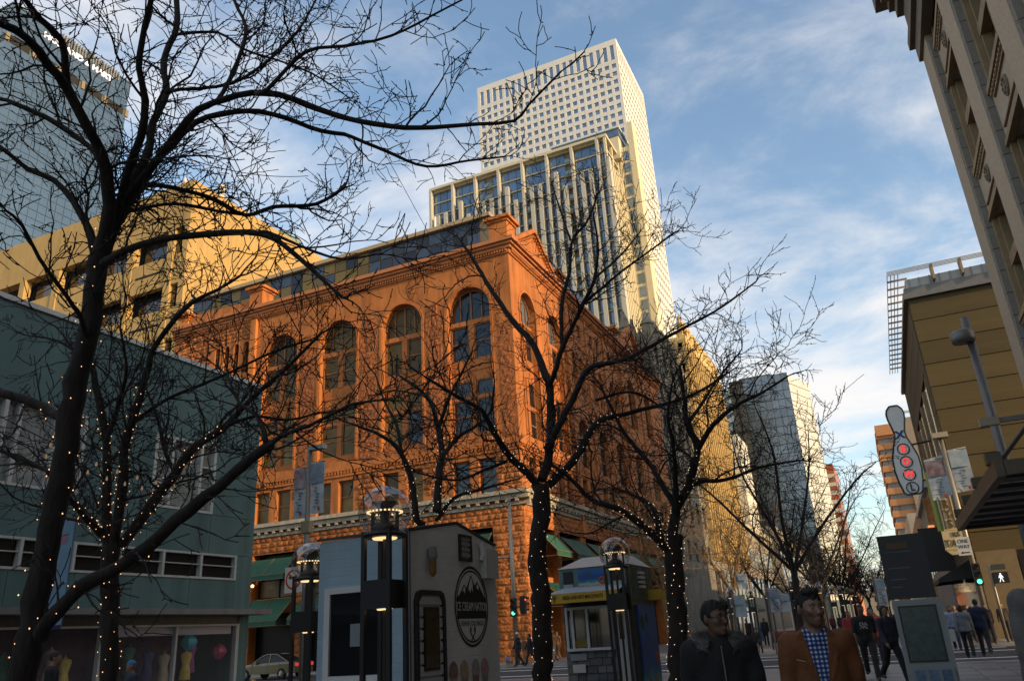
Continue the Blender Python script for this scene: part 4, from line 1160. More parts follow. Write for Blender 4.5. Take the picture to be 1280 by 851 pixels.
def smooth_path(pts, step=.12):
    """Catmull-Rom through 3-D points with radii: list of (Vector, r)"""
    out = []
    n = len(pts)
    for i in range(n-1):
        p0, p1, p2, p3 = pts[max(i-1, 0)], pts[i], pts[i+1], pts[min(i+2, n-1)]
        m = max(2, int((p2[0]-p1[0]).length/step))
        for k in range(m):
            t = k/m
            a = .5*((2*p1[0]) + (p2[0]-p0[0])*t + (2*p0[0]-5*p1[0]+4*p2[0]-p3[0])*t*t + (3*p1[0]-p0[0]-3*p2[0]+p3[0])*t**3)
            out.append((a, p1[1]+(p2[1]-p1[1])*t))
    out.append(pts[-1])
    return out
class Tree:
    def __init__(s, seed, dens=1.0, twl=1.0, minr=.0035, spur=True):
        s.rnd = random.Random(seed); s.tw = MB(); s.dens = dens; s.twl = twl; s.minr = minr; s.spur = spur; s.n = 0; s.fat = .6+minr*90
    def rv(s): return Vector((s.rnd.gauss(0, 1), s.rnd.gauss(0, 1), s.rnd.gauss(0, 1))).normalized()
    def twig(s, p, d, r0, L, lvl):
        if s.n > 24000: return
        s.n += 1
        rnd = s.rnd; seg = .07 if lvl > 1 else .10
        n = max(3, int(L/seg)); pts = [p.copy()]; rad = [r0]; d = d.normalized()
        bend = s.rv()*.22
        for i in range(n):
            d = (d + s.rv()*(.40 if i % 2 else .22) + bend*.48 + Vector((0, 0, .05))).normalized()
            p = p + d*seg*rnd.uniform(.75, 1.25)
            pts.append(p.copy()); rad.append(max(s.minr, r0*(1-.75*(i+1)/n)))
        s.tw.tube(pts, rad, 5 if r0 > .012 else (4 if r0 > .006 else 3), False)
        if s.spur:      # knobby spurs along the wood
            for i in range(1, len(pts)-1):
                if rnd.random() < .45:
                    q = s.rv(); r_ = rad[i]
                    s.tw.tube([pts[i], pts[i]+q*(r_+.012), pts[i]+q*(r_+.024)], [r_*.7+.003, r_*.5+.004, .002], 3, False)
        if lvl < 3:
            k = max(1, int(n*(.46 if lvl == 1 else .34)*s.dens))
            for j in range(k):
                i = rnd.randint(1, len(pts)-2) if len(pts) > 3 else 1
                t = (pts[i+1]-pts[i]).normalized(); a = s.rv(); a = (a - t*a.dot(t)).normalized()
                ang = rnd.uniform(.6, 1.15)
                s.twig(pts[i], t*math.cos(ang)+a*math.sin(ang), max(s.minr, rad[i]*.62), L*rnd.uniform(.28, .6), lvl+1)
    def limb(s, path, mb, n=9, knots=True, twigs=True, twL=1.0, start=.2, every=.085):
        path = smooth_path(path); rnd = s.rnd
        P = []; Rr = []
        for i, (p, r_) in enumerate(path):
            j = s.rv()*r_*.16
            P.append(p+j); Rr.append(r_*rnd.uniform(.93, 1.09))
        mb.tube(P, Rr, n)
        L = 0; nxt = start
        tot = sum((P[i+1]-P[i]).length for i in range(len(P)-1))
        for i in range(len(P)-1):
            L += (P[i+1]-P[i]).length
            if twigs and L > nxt and Rr[i] < .16:
                nxt = L + every/s.dens*rnd.uniform(.5, 1.6)
                t = (P[i+1]-P[i]).normalized(); a = s.rv(); a.z += .25; a = (a - t*a.dot(t)).normalized()
                ang = rnd.uniform(.55, 1.2); big = rnd.random()
                ln = (rnd.uniform(.3, .8) if big < .65 else rnd.uniform(.8, 1.9))*twL*s.twl
                s.twig(P[i], t*math.cos(ang)+a*math.sin(ang), min(s.minr+.0075*ln*s.fat, max(s.minr*1.3, Rr[i]*.5)), ln, 1)
        if twigs:
            t = (P[-1]-P[-2]).normalized()
            for k in range(2): s.twig(P[-1], t+s.rv()*.4, min(.014, max(s.minr*1.3, Rr[-1]*.75)), rnd.uniform(.5, 1.0)*twL*s.twl, 1)
        return P, Rr
def P3(pl, D, w0, w1, dd=0.0, dend=None):
    """photo-measured limb: pixel path -> points in space; widths in pixels, depth changing along it"""
    out = []; n = len(pl)
    for i, (x, y) in enumerate(pl):
        t = i/max(1, n-1)
        dist = D + dd + ((dend if dend is not None else dd)-dd)*t
        p = at(x, y, dist); q = ray(x, y).length; r_ = (w0+(w1-w0)*t)*.5*(p-Vector((0, 0, CAM_H))).length/(970*q*q**1.2)
        out.append((p, r_))
    return out
def lights(parent_label, P, Rr, spacing, name, group, cool=False, size=.0085, wind=5):
    """a light string wound round a stem: cable and bulbs"""
    pts = []; rnd = random.Random(len(P)*7+int(spacing*1000))
    bm_ = MB(); q = 0
    for i in range(len(P)-1):
        t = (P[i+1]-P[i]); L = t.length; t.normalize(); a = t.orthogonal().normalized(); b = t.cross(a)
        m = max(1, int(L/spacing*wind))
        for k in range(m):
            q += rnd.uniform(.8, 2.6)
            c = P[i]+t*L*(k+rnd.random())/m; r_ = Rr[i]+.012+rnd.random()*.02
            pts.append(c+(a*math.cos(q)+b*math.sin(q))*r_)
    for p in pts:
        s_ = size*rnd.uniform(.7, 1.3)
        bm_.add([(p.x+s_, p.y, p.z), (p.x-s_, p.y, p.z), (p.x, p.y+s_, p.z), (p.x, p.y-s_, p.z), (p.x, p.y, p.z+s_*1.3), (p.x, p.y, p.z-s_)],
                [(0, 2, 4), (2, 1, 4), (1, 3, 4), (3, 0, 4), (2, 0, 5), (1, 2, 5), (3, 1, 5), (0, 3, 5)])
    o = thing(name, parent_label, 'light string', tuple(P[0]), group)
    part('bulbs', bm_, BULBC if cool else BULB, o, kind='stuff')
    part('cord', MB().tube([p for p in pts[::2]], .003, 3, False) if len(pts) > 6 else MB().tube(pts, .003, 3, False), CABLE, o)
    return o
def build_tree(name, label, seed, D, trunk, limbs, base_w, dens=1.0, twl=1.0, minr=.0035, barkm=None, twigm=None, group=None, ground=True):
    t = Tree(seed, dens, twl, minr)
    mb = MB()
    tp = P3(trunk[0], D, trunk[1], trunk[2])
    if ground:
        p, r_ = tp[0]; g = Vector((p.x-.03*(tp[1][0].x-p.x), p.y, -.02)); z = p.z
        if z > .3: tp = [(Vector((p.x+(p.x-tp[1][0].x)*.25, p.y+(p.y-tp[1][0].y)*.25, -.02)), r_*1.35), (Vector((p.x+(p.x-tp[1][0].x)*.2, p.y, z*.35)), r_*1.08)] + tp
    P, Rr = t.limb(tp, mb, 14, twigs=False)
    root = thing(name, label, 'tree', (tp[0][0].x, tp[0][0].y, 0), group)
    part('trunk', mb, barkm or BARK, root, True)
    stems = [(P, Rr)]
    for pl, w0, w1, dd, de, tl in limbs:
        m2 = MB(); q = t.limb(P3(pl, D, w0, w1, dd, de), m2, 8, twL=tl)
        part('limb', m2, barkm or BARK, root, True); stems.append(q)
    part('twigs', t.tw, twigm or TWIG, root, kind='stuff')
    return root, stems

# big tree at the left
T1L = [
 ([(124,325),(136,275),(136,238),(126,191),(112,164),(85,112),(61,82),(34,48),(0,29),(-40,10)], 20, 12, 0, -1.2, .8),
 ([(86,114),(82,89),(77,51),(51,24),(31,0),(10,-30)], 13, 8, -.45, -.9, .8),
 ([(130,215),(120,192),(99,174),(58,147),(17,129),(0,124),(-40,118)], 10, 6, 0, .7, .8),
 ([(121,335),(112,290),(92,252),(68,225),(34,211),(0,184),(-30,170)], 12, 6, .05, .9, .9),
 ([(128,318),(146,265),(164,204),(177,170),(181,126),(174,85),(181,31),(189,0),(195,-40)], 14, 7, 0, -1.0, .9),
 ([(132,312),(156,252),(184,191),(191,153),(208,116),(204,78),(221,34),(221,0),(226,-40)], 14, 7, .1, .8, .9),
 ([(130,320),(160,250),(204,191),(235,150),(266,129),(334,116),(409,140),(450,152),(506,160),(557,158),(599,155),(643,151),(661,131),(702,89)], 13, 2.6, 0, -1.5, .55),
 ([(190,205),(211,187),(245,153),(293,140),(341,143),(402,164),(430,168),(482,189),(533,208),(585,201),(630,196)], 10, 2.2, .1, 1.0, .6),
 ([(266,129),(279,116),(300,68),(307,34),(293,0),(290,-30)], 7, 4, -.4, .2, .8),
 ([(320,117),(334,112),(382,65),(430,58),(489,45),(551,14),(578,0)], 7, 2.2, -.7, -1.6, .7),
 ([(208,116),(225,112),(260,110),(300,100),(340,72),(372,40),(395,0)], 6, 3, .2, 1.2, .8),
 ([(215,44),(272,41),(305,62),(345,75),(390,92),(430,118)], 4.5, 2, .6, -.3, .7),
 ([(140,285),(158,245),(181,232),(218,235),(266,249),(307,269),(341,259),(395,255),(430,235)], 8, 4.5, .2, 1.6, .7),
 ([(130,300),(148,270),(170,262),(218,255),(273,264),(300,268)], 6, 4.5, .2, 1.3, .7),
 ([(128,330),(143,321),(177,305),(238,295),(327,292),(375,324),(402,348),(428,372)], 13, 4, -.1, -1.2, .65),
 ([(322,292),(334,290),(392,314),(430,324),(470,318)], 5, 2.4, -.9, -1.5, .7),
 ([(108,418),(100,395),(92,383),(73,356),(49,323),(27,280),(8,264)], 8, 4, -.1, -.8, .9),
 ([(88,522),(70,517),(65,515),(34,501),(0,491),(-40,480)], 17, 12, 0, .8, .5),
 ([(52,792),(56,782),(85,748),(115,725),(150,707),(185,683),(219,652),(273,608),(318,570),(340,556)], 25, 14, -.1, -1.0, .5),
 ([(335,558),(350,545),(390,530),(440,505),(480,500)], 7, 2.5, -1.0, -1.6, .8),
 ([(333,553),(322,520),(300,505),(285,470)], 8, 3, -1.0, -.4, .8),
 ([(70,592),(50,584),(30,575),(8,566),(-10,560)], 8, 5, 0, .5, .8),
]
t1, st1 = build_tree('honey_locust', 'big bare tree with a leaning light-wound trunk before the teal building', 11, 7.0,
    ([(28,850),(40,780),(50,720),(75,600),(95,480),(112,400),(122,330),(140,280)], 42, 24), T1L, 60, 1.25, .95, .0042)
# second tree, straight, wound with lights
T2L = [
 ([(136,690),(133,620),(133,552),(117,467),(108,420),(112,370)], 15, 5, 0, .8, 1.0),
 ([(140,690),(154,600),(154,560),(163,532),(174,498),(186,457),(191,437),(211,409),(238,379),(272,362),(300,345)], 15, 3.5, 0, -.8, 1.0),
 ([(160,540),(170,525),(211,498),(252,481),(290,464),(341,440),(385,426)], 6, 2.5, .1, -1.0, .9),
 ([(150,682),(191,628),(219,591),(240,562),(283,532),(307,505),(358,460),(402,416)], 16, 3, 0, -1.4, .9),
 ([(126,668),(99,638),(78,611),(55,585)], 10, 5, 0, -1, .9),
 ([(128,662),(105,652),(85,648),(60,640)], 6, 3, 0, 1, .9),
 ([(219,591),(205,560),(196,520),(180,480)], 6, 3, -.3, .6, .9),
 ([(283,532),(320,520),(360,525),(400,515)], 5, 2.4, -1.0, -.3, 1.0),
 ([(133,552),(150,500),(158,460),(150,410)], 7, 3, .3, -.6, 1.0),
 ([(117,467),(95,440),(70,425),(40,420)], 5, 2.5, .7, 1.2, 1.0),
]
t2, st2 = build_tree('honey_locust', 'straight bare tree densely wound with lights in front of the shop windows', 23, 10.0,
    ([(136,851),(137,740),(138,680)], 27, 24), T2L, 30, 1.15, 1.0, .0042)
# tree in the middle
T3L = [
 ([(675,612),(654,586),(640,574),(626,555),(613,532),(602,512),(580,500),(559,488),(530,470)], 11, 3, 0, -1.5, .9),
 ([(678,600),(687,562),(687,487),(682,470),(667,431),(640,400),(612,359),(592,325),(575,300)], 13, 3, 0, 1.2, .9),
 ([(687,480),(691,472),(705,431),(729,380),(743,349),(747,307),(742,270)], 8, 2.5, .3, -.5, .8),
 ([(703,436),(702,383),(712,338),(716,300),(735,275),(748,240)], 6, 2.2, .2, 1.2, .8),
 ([(713,300),(700,262),(690,230)], 3, 1.6, .8, 1.2, .7),
 ([(684,560),(694,541),(717,496),(734,463),(757,454),(784,448),(829,424),(860,407),(900,385),(945,352)], 10, 2, 0, -1.8, .7),
 ([(677,615),(682,609),(717,576),(743,532),(762,522),(790,515),(860,496),(905,470)], 12, 3, 0, 1.2, .8),
 ([(729,380),(770,345),(810,315),(845,290)], 4, 1.8, 0, -.8, .8),
 ([(742,349),(775,320),(800,290)], 3.5, 1.6, 0, 1, .8),
 ([(745,500),(790,490),(830,510)], 4, 2, .5, 1.4, .9),
 ([(640,574),(610,585),(570,600),(520,590)], 5, 2, -.3, -.9, .9),
]
t3, st3 = build_tree('honey_locust', 'bare tree wound with white lights between the ice cream and doughnut kiosks', 37, 13.0,
    ([(678,851),(678,760),(672,700),(676,640),(677,608)], 27, 21), T3L, 26, 1.2, 1.05, .0046)
T4L = [
 ([(838,690),(824,676),(801,655),(777,638),(741,625),(715,600),(690,580)], 12, 3.5, 0, -1.2, .9),
 ([(840,680),(845,638),(859,610),(872,561),(859,531),(856,500),(850,460)], 15, 3.5, 0, .6, 1.0),
 ([(872,561),(892,531),(918,508),(950,492),(985,470)], 8, 2.4, .3, -.8, .9),
 ([(852,622),(859,612),(876,602),(909,599),(950,584),(1000,575)], 8, 2.4, 0, 1.2, .9),
 ([(845,636),(823,597),(810,577),(780,540),(762,505),(750,480)], 8, 2.8, 0, 1.0, 1.0),
 ([(826,676),(822,650),(812,630),(790,618),(770,610)], 9, 3, 0, 1.2, .9),
 ([(859,531),(880,500),(900,470),(925,440)], 5, 2, .4, 1.4, 1.0),
 ([(846,640),(845,600),(842,560),(835,520),(840,480)], 8, 2.5, 0, -1, 1.0),
]
t4, st4 = build_tree('honey_locust', 'bare tree wound with white lights beside the doughnut kiosk', 41, 13.0,
    ([(849,851),(846,760),(841,700),(842,668)], 27, 22), T4L, 26, 1.2, 1.05, .0046)
# tree behind the ice cream kiosk
T5L = [
 ([(546,640),(550,582),(553,566),(548,537),(541,510),(530,492),(500,470)], 11, 3, 0, 1, 1.0),
 ([(530,655),(521,649),(515,604),(503,570),(490,553),(470,541),(440,530)], 10, 3, 0, -1, 1.0),
 ([(551,575),(570,548),(595,532),(613,515),(618,480)], 6, 2.2, 0, -1.2, 1.0),
 ([(546,650),(568,622),(600,612),(640,600)], 6, 2.2, 0, 1.2, 1.0),
 ([(503,570),(495,530),(480,500),(470,470)], 5, 2, -.5, .5, 1.0),
 ([(548,537),(560,500),(575,470),(590,440)], 5, 2, .4, -.4, 1.0),
]
t5, st5 = build_tree('honey_locust', 'bare many-stemmed tree rising behind the ice cream kiosk', 53, 17.0,
    ([(536,851),(536,720),(538,668)], 22, 17), T5L, 24, .75, 1.1, .005)
# light strings: trunks and main limbs
for lab, sts, sp_, cool, sz, idx in (
    ('warm light string wound round the leaning trunk of the big tree', st1, .30, False, .0055, (0, 18, 19)),
    ('dense light string wound round the straight tree by the shop windows', st2, .16, False, .0062, (0, 1, 2, 4, 5, 6)),
    ('white light string wound round the tree between the two kiosks', st3, .17, True, .0062, (0, 1, 7)),
    ('white light string wound round the tree beside the doughnut kiosk', st4, .13, True, .0062, (0, 1, 2, 6)),
    ('white light string wound round the stems behind the ice cream kiosk', st5, .22, True, .0085, (0, 1, 2, 4))):
    PP = []; RR = []
    o = None
    for n_, k in enumerate(idx):
        P_, R_ = sts[k]
        if k: m_ = max(4, int(len(P_)*.55)); P_, R_ = P_[:m_], R_[:m_]
        PP.append((P_, R_))
    # one string: join the windings
    a = PP[0][0][:]; r_ = PP[0][1][:]
    o = lights(lab, a, r_, sp_, 'light_string', 'light strings on the trees', cool, sz)
    for P_, R_ in PP[1:]:
        q = lights(lab, P_, R_, sp_, 'tmp', None, cool, sz)
        for c in list(q.children):
            c.parent = o; c.location = -WO[o.name]
        bpy.data.objects.remove(q)
# catenary cables with hanging bulbs strung between the trees
def cable(p0, p1, sag, label, bulbs=4):
    o = thing('festoon_cable', label, 'cable', tuple(p0), 'festoon cables among the trees')
    pts = [p0.lerp(p1, i/14) - Vector((0, 0, sag*4*(i/14)*(1-i/14))) for i in range(15)]
    part('cord', MB().tube(pts, .0045, 4), CABLE, o)
    for k in range(bulbs):
        p = pts[2+k*(11//max(1, bulbs))]
        part('bulb', MB().lathe([(0, .0), (.006, -.005), (.006, -.015), (.011, -.026), (.009, -.04), (0, -.046)], p.x, p.y, 6, p.z), mat('faint_bulb', (.35, .28, .2), .2, emit=(1, .6, .3), estr=.1), o)  # bulbs are off; a faint glow is put into their material
CB = [((278,170),6.8,(302,262),7.2,.0,'thin cable hanging from the low branch over the beige block',2),
      ((279,170),6.9,(405,410),8.5,.05,'thin cable running from the big tree down across the beige wall',3),
      ((360,225),8,(250,400),7,.05,'thin cable crossing the roof corner of the beige block',2),
      ((210,190),7,(385,220),8.5,.1,'thin slack cable between branches above the beige roof',1),
      ((100,0),6.6,(75,160),7,.05,'thin cable hanging in front of the mirror-glass tower letters',3),
      ((155,30),6.8,(127,150),7.2,.02,'thin cable hanging beside the edge of the mirror-glass tower',2),
      ((0,520),7,(330,610),9.5,.2,'slack festoon cable across the teal upper windows',8),
      ((0,540),7.2,(300,620),9.8,.15,'lower festoon cable across the teal upper windows',6),
      ((420,80),7,(535,290),12,.0,'long thin cable running down towards the sandstone roof',4),
      ((925,368),12,(880,470),13,.0,'thin cable dropping from the branch tip by the terracotta building',2),
      ((924,368),12.2,(928,440),13.2,.0,'short thin cable hanging straight from the branch tip',2)]
for a, d0, b, d1, sg, lab, nb3 in CB: cable(at(*a, d0), at(*b, d1), sg, lab, nb3)

# trees farther down the mall
ST_CACHE = {}
def street_tree(label, x, y, h, variant, group, barkm, twigm, minr, dens, rz):
    if variant not in ST_CACHE:
        t = Tree(100+variant, dens, 1.25, minr, False); rnd = t.rnd; out = []
        mb = MB(); fork = Vector((rnd.uniform(-.2, .2), rnd.uniform(-.2, .2), 9*.34))
        t.limb([(Vector((0, 0, 0)), .16), (fork*.5+Vector((rnd.uniform(-.1, .1), 0, 0)), .125), (fork, .11)], mb, 8, twigs=False)
        out.append(('trunk', mb.mesh('trunk', barkm, True)))
        for k in range(6):
            q = k*math.pi/3+rnd.uniform(-.4, .4); rr = 9*rnd.uniform(.22, .44)
            p1 = fork+Vector((math.cos(q)*rr*.35, math.sin(q)*rr*.35, 9*.15)); p2 = fork+Vector((math.cos(q)*rr, math.sin(q)*rr, 9*rnd.uniform(.34, .6)))
            m2 = MB(); t.limb([(fork-Vector((0, 0, .1)), .07), (p1, .055), (p1.lerp(p2, .6)+t.rv()*.25, .035), (p2, .016)], m2, 6, twL=1.35, every=.15, start=.4)
            out.append(('limb', m2.mesh('limb', barkm, True)))
        out.append(('twigs', t.tw.mesh('twigs', twigm)))
        ST_CACHE[variant] = out
    root = thing('honey_locust', label, 'tree', (x, y, 0), group)
    root.rotation_euler = (0, 0, rz); root.scale = (h/9,)*3
    for nm, me in ST_CACHE[variant]:
        o = part(nm, me, None, root, kind='stuff' if nm == 'twigs' else None, wloc=(x, y, 0))
far = [(-9.2, 36, 9.0, 'bare golden-barked tree in front of the grey theatre, twigs catching the sun', 0), (-3.2, 31.0, 9.5, 'bare dark street tree standing on the crossing side of the lamp row', 1), (-8.8, 50, 9.5, 'bare golden-barked tree past the side street', 0),
       (-3.4, 46, 9, 'bare street tree past the crossing in the lamp row', 2), (-8.6, 64, 9.5, 'bare street tree by the terracotta building', 2), (-3.2, 60, 9.2, 'bare street tree midway down the lamp row', 1),
       (-8.5, 80, 9.5, 'bare street tree opposite the low grey gabled building', 1), (-3.0, 76, 9.0, 'bare street tree farther down the lamp row', 2), (-2.4, 98, 9.2, 'bare street tree far down the lamp row', 3),
       (-7.5, 100, 9.2, 'bare street tree far down on the shaded side', 3)]
for i, (x, y, h, lab, v) in enumerate(far):
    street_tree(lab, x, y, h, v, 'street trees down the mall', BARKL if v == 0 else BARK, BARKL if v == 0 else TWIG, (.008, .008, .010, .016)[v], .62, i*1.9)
for i, (x, y) in enumerate(((-1.6, 125), (-6.5, 130), (-1.0, 160), (-6, 165), (-1.5, 200), (1.5, 185))):
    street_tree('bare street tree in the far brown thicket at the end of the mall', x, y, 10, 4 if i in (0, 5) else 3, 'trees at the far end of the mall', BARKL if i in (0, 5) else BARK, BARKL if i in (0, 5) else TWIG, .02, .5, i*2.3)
# ------------------------------------------------------------------ street furniture
def onY(x, y, Y):
    d = ray(x, y); t = Y/d.y; return Vector((d.x*t, Y, d.z*t+CAM_H))
# ---- ice cream kiosk
KBL = mat('blue_painted_brick', (.32, .45, .53), .75, var=.10, scale=2, streak=.15)
KGR = mat('grey_painted_brick', (.64, .63, .59), .8, var=.12, scale=1.5, streak=.22)
for m_ in (KBL, KGR):
    t = m_.node_tree; b = t.nodes['Principled BSDF']; tc = t.nodes.new('ShaderNodeTexCoord'); br = t.nodes.new('ShaderNodeTexBrick')
    sx = t.nodes.new('ShaderNodeSeparateXYZ'); cx = t.nodes.new('ShaderNodeCombineXYZ'); ad = t.nodes.new('ShaderNodeMath'); ad.operation = 'ADD'
    t.links.new(tc.outputs['Object'], sx.inputs[0]); t.links.new(sx.outputs['X'], ad.inputs[0]); t.links.new(sx.outputs['Y'], ad.inputs[1])
    t.links.new(ad.outputs[0], cx.inputs['X']); t.links.new(sx.outputs['Z'], cx.inputs['Y']); t.links.new(cx.outputs[0], br.inputs['Vector'])
    br.inputs['Scale'].default_value = 1; br.inputs['Brick Width'].default_value = .3; br.inputs['Row Height'].default_value = .1; br.inputs['Mortar Size'].default_value = .006; br.inputs['Mortar Smooth'].default_value = .4
    br.inputs['Color1'].default_value = (1, 1, 1, 1); br.inputs['Color2'].default_value = (.9, .9, .9, 1); br.inputs['Mortar'].default_value = (0, 0, 0, 1)
    bp = t.nodes.new('ShaderNodeBump'); bp.inputs['Strength'].default_value = .6; bp.inputs['Distance'].default_value = .006
    t.links.new(br.outputs['Color'], bp.inputs['Height']); t.links.new(bp.outputs[0], b.inputs['Normal'])
ix0, ix1, iy0, iy1 = -6.34, -5.05, 8.04, 10.32
IK = thing('ice_cream_kiosk', 'grey and blue painted brick kiosk with a round mountain emblem reading ICE CREAM NATION', 'kiosk', (-5.7, 9.2, 0))
part('front_wall', MB().box(ix0, ix1-.012, iy0-.015, iy0+.1, 0, 2.72), KBL, IK)
w = MB(); w.prism([(iy0, 0), (iy1, 0), (iy1, 2.72), (9.2, 2.93), (iy0, 2.74)], lambda a, b, d: (d, a, b), ix0, ix1); part('side_wall', w, KGR, IK)
rf = MB(); rf.prism([(iy0-.03, 2.745), (9.2, 2.94), (iy1+.03, 2.73), (iy1+.03, 2.76), (9.2, 2.97), (iy0-.03, 2.775)], lambda a, b, d: (d, a, b), ix0-.04, ix1+.012); part('roof', rf, mat('kiosk_roof', (.06, .06, .065), .7), IK)
part('corner_trim', MB().box(ix1-.03, ix1+.006, iy0-.02, iy0+.02, 0, 2.74), mat('trim_grey', (.16, .165, .17), .6), IK)
wf = MB(); X0, X1, Z0, Z1 = -6.22, -5.36, 1.12, 2.17
for a, b, c, d in ((X0, X0+.08, Z0, Z1), (X1-.08, X1, Z0, Z1)): wf.box(a, b, iy0-.06, iy0, c, d)
wf.box(X0+.08, X1-.08, iy0-.058, iy0, Z0, Z0+.07); wf.box(X0+.08, X1-.08, iy0-.058, iy0, Z1-.07, Z1); wf.box(X0-.05, X1+.05, iy0-.09, iy0, Z0-.06, Z0)
o = part('serving_window', wf, mat('window_white', (.62, .63, .63), .5), IK)
part('pane', MB().box(X0+.07, X1-.07, iy0-.03, iy0-.018, Z0+.06, Z1-.06), GLASSD, o)
part('notice', MB().box(-5.85, -5.66, iy0-.036, iy0-.031, 1.5, 1.75), mat('paper', (.22, .26, .28), .8), o)
# door with corrugated shutter and porthole
dr = MB(); y0, y1, zt = 8.12, 8.80, 2.08
pts = [(y0, 0), (y0, zt-.12), (y0+.04, zt-.03), (y0+.12, zt), (y1-.12, zt), (y1-.04, zt-.03), (y1, zt-.12), (y1, 0), (y1-.06, 0), (y1-.06, zt-.14), (y1-.13, zt-.06), (y0+.13, zt-.06), (y0+.06, zt-.14), (y0+.06, 0)]
dr.prism(pts, lambda a, b, d: (d, a, b), ix1, ix1+.045); do = part('door', dr, BLACK, IK)
sl = MB().box(-.5, .5, -.5, .5, -.5, .5).mesh('door_slat', mat('door_grey', (.5, .5, .48), .6, var=.15))
pieces('door_slat', sl, [((ix1+.012, (y0+y1)/2, .15+i*.13), 0, (.03, y1-y0-.13, .105)) for i in range(15)], do)
part('door_pane', MB().box(ix1+.01, ix1+.04, y0+.2, y1-.18, 1.22, 1.86), mat('brown_pane', (.05, .032, .012), .15, var=.3), do)
part('pane_gasket', MB().box(ix1+.005, ix1+.035, y0+.17, y1-.15, 1.19, 1.89), BLACK, do)
vt = MB().box(ix1, ix1+.03, 9.24, 9.28, 2.47, 2.81).box(ix1, ix1+.03, 9.54, 9.58, 2.47, 2.81).box(ix1, ix1+.03, 9.28, 9.54, 2.47, 2.5).box(ix1, ix1+.03, 9.28, 9.54, 2.78, 2.81)
vo = part('vent', vt, BLACK, IK)
pieces('louvre', MB().box(-.5, .5, -.5, .5, -.5, .5).mesh('louvre', mat('louvre_grey', (.26, .26, .25), .6)), [((ix1+.012, 9.41, 2.55+i*.07), 0, (.02, .25, .05)) for i in range(4)], vo)
part('meter_box', MB().box(ix1, ix1+.09, 9.86, 10.24, 2.27, 2.66), mat('box_grey', (.52, .52, .49), .6), IK)
part('conduit', MB().tube([(ix1+.03, 9.83, 2.75), (ix1+.05, 9.85, 2.6), (ix1+.03, 9.83, 2.5)], .03, 6), KGR, IK)
wl_ = MB().lathe([(0, .12), (.05, .1), (.06, -.02), (.045, -.05)], ix1+.07, 8.46, 10, 2.48).box(ix1, ix1+.06, 8.44, 8.48, 2.5, 2.56)
wo_ = part('wall_lamp', wl_, mat('lamp_grey', (.2, .2, .2), .6), IK); part('lamp_glass', MB().lathe([(.045, -.05), (.045, -.2), (.02, -.24), (0, -.25)], ix1+.07, 8.46, 10, 2.48), mat('lamp_amber', (.2, .12, .03), .3), wo_)
# emblem: flat paint on the wall
INK = mat('emblem_ink', (.014, .011, .010), .7); LGT = mat('emblem_light', (.66, .64, .6), .8)
lc, lz = 9.56, 1.91; ex = ix1+.004
def ring(r0, r1, x, m, name, parent, sy=.93):
    mb = MB(); n = 40
    for k in range(n):
        a, b = 2*math.pi*k/n, 2*math.pi*(k+1)/n
        mb.add([(x, lc+r0*sy*math.cos(a), lz+r0*math.sin(a)), (x, lc+r1*sy*math.cos(a), lz+r1*math.sin(a)), (x, lc+r1*sy*math.cos(b), lz+r1*math.sin(b)), (x, lc+r0*sy*math.cos(b), lz+r0*math.sin(b))], [(0, 1, 2, 3)])
    return part(name, mb, m, parent)
em = ring(.472, .505, ex, INK, 'emblem', IK); ring(.43, .452, ex, INK, 'emblem_ring', em); ring(0, .43, ex-.002, LGT, 'emblem_ground', em)
def poly(pts, x, m, name):
    part(name, MB().add([(x, lc+a, lz+b) for a, b in pts], [tuple(range(len(pts)))]), m, em)
poly([(-.41, .10), (-.34, .13), (-.2, .27), (-.14, .22), (0, .40), (.1, .26), (.17, .32), (.36, .13), (.41, .10)], ex, INK, 'mountain')
poly([(0, .37), (-.06, .28), (-.1, .18), (-.06, .22), (-.04, .16), (0, .24), (.03, .17), (.04, .27)], ex+.002, LGT, 'snow_cap')
poly([(-.2, .245), (-.26, .17), (-.22, .19), (-.19, .15), (-.17, .21)], ex+.002, LGT, 'snow_cap')
poly([(.17, .29), (.14, .24), (.2, .2), (.21, .25)], ex+.002, LGT, 'snow_cap')
poly([(-.42, .10), (.42, .10), (.42, .075), (-.42, .075)], ex, INK, 'band')
poly([(-.41, -.10), (.41, -.10), (.41, -.155), (-.41, -.155)], ex, INK, 'band')
poly([(-.42, .075), (.42, .075), (.41, -.10), (-.41, -.10)], ex+.0004, INK, 'band')
text('emblem_text', 'ICE CREAM NATION', .155, LGT, (ex+.003, lc, lz-.012), (0, 1, 0), (1, 0, 0), em, .0005, .62)
text('emblem_text', 'DENVER, COLORADO', .085, INK, (ex+.003, lc, lz-.215), (0, 1, 0), (1, 0, 0), em, .0005, .75)
for s_ in (-1, 1):
    poly([(s_*.07, -.26), (s_*.045, -.25), (s_*.03, -.29), (s_*.05, -.32), (s_*.02, -.35), (-s_*.055, -.42), (-s_*.035, -.43), (s_*.04, -.36), (s_*.085, -.31)], ex+.0008*(2+s_), INK, 'crossed_scoop')
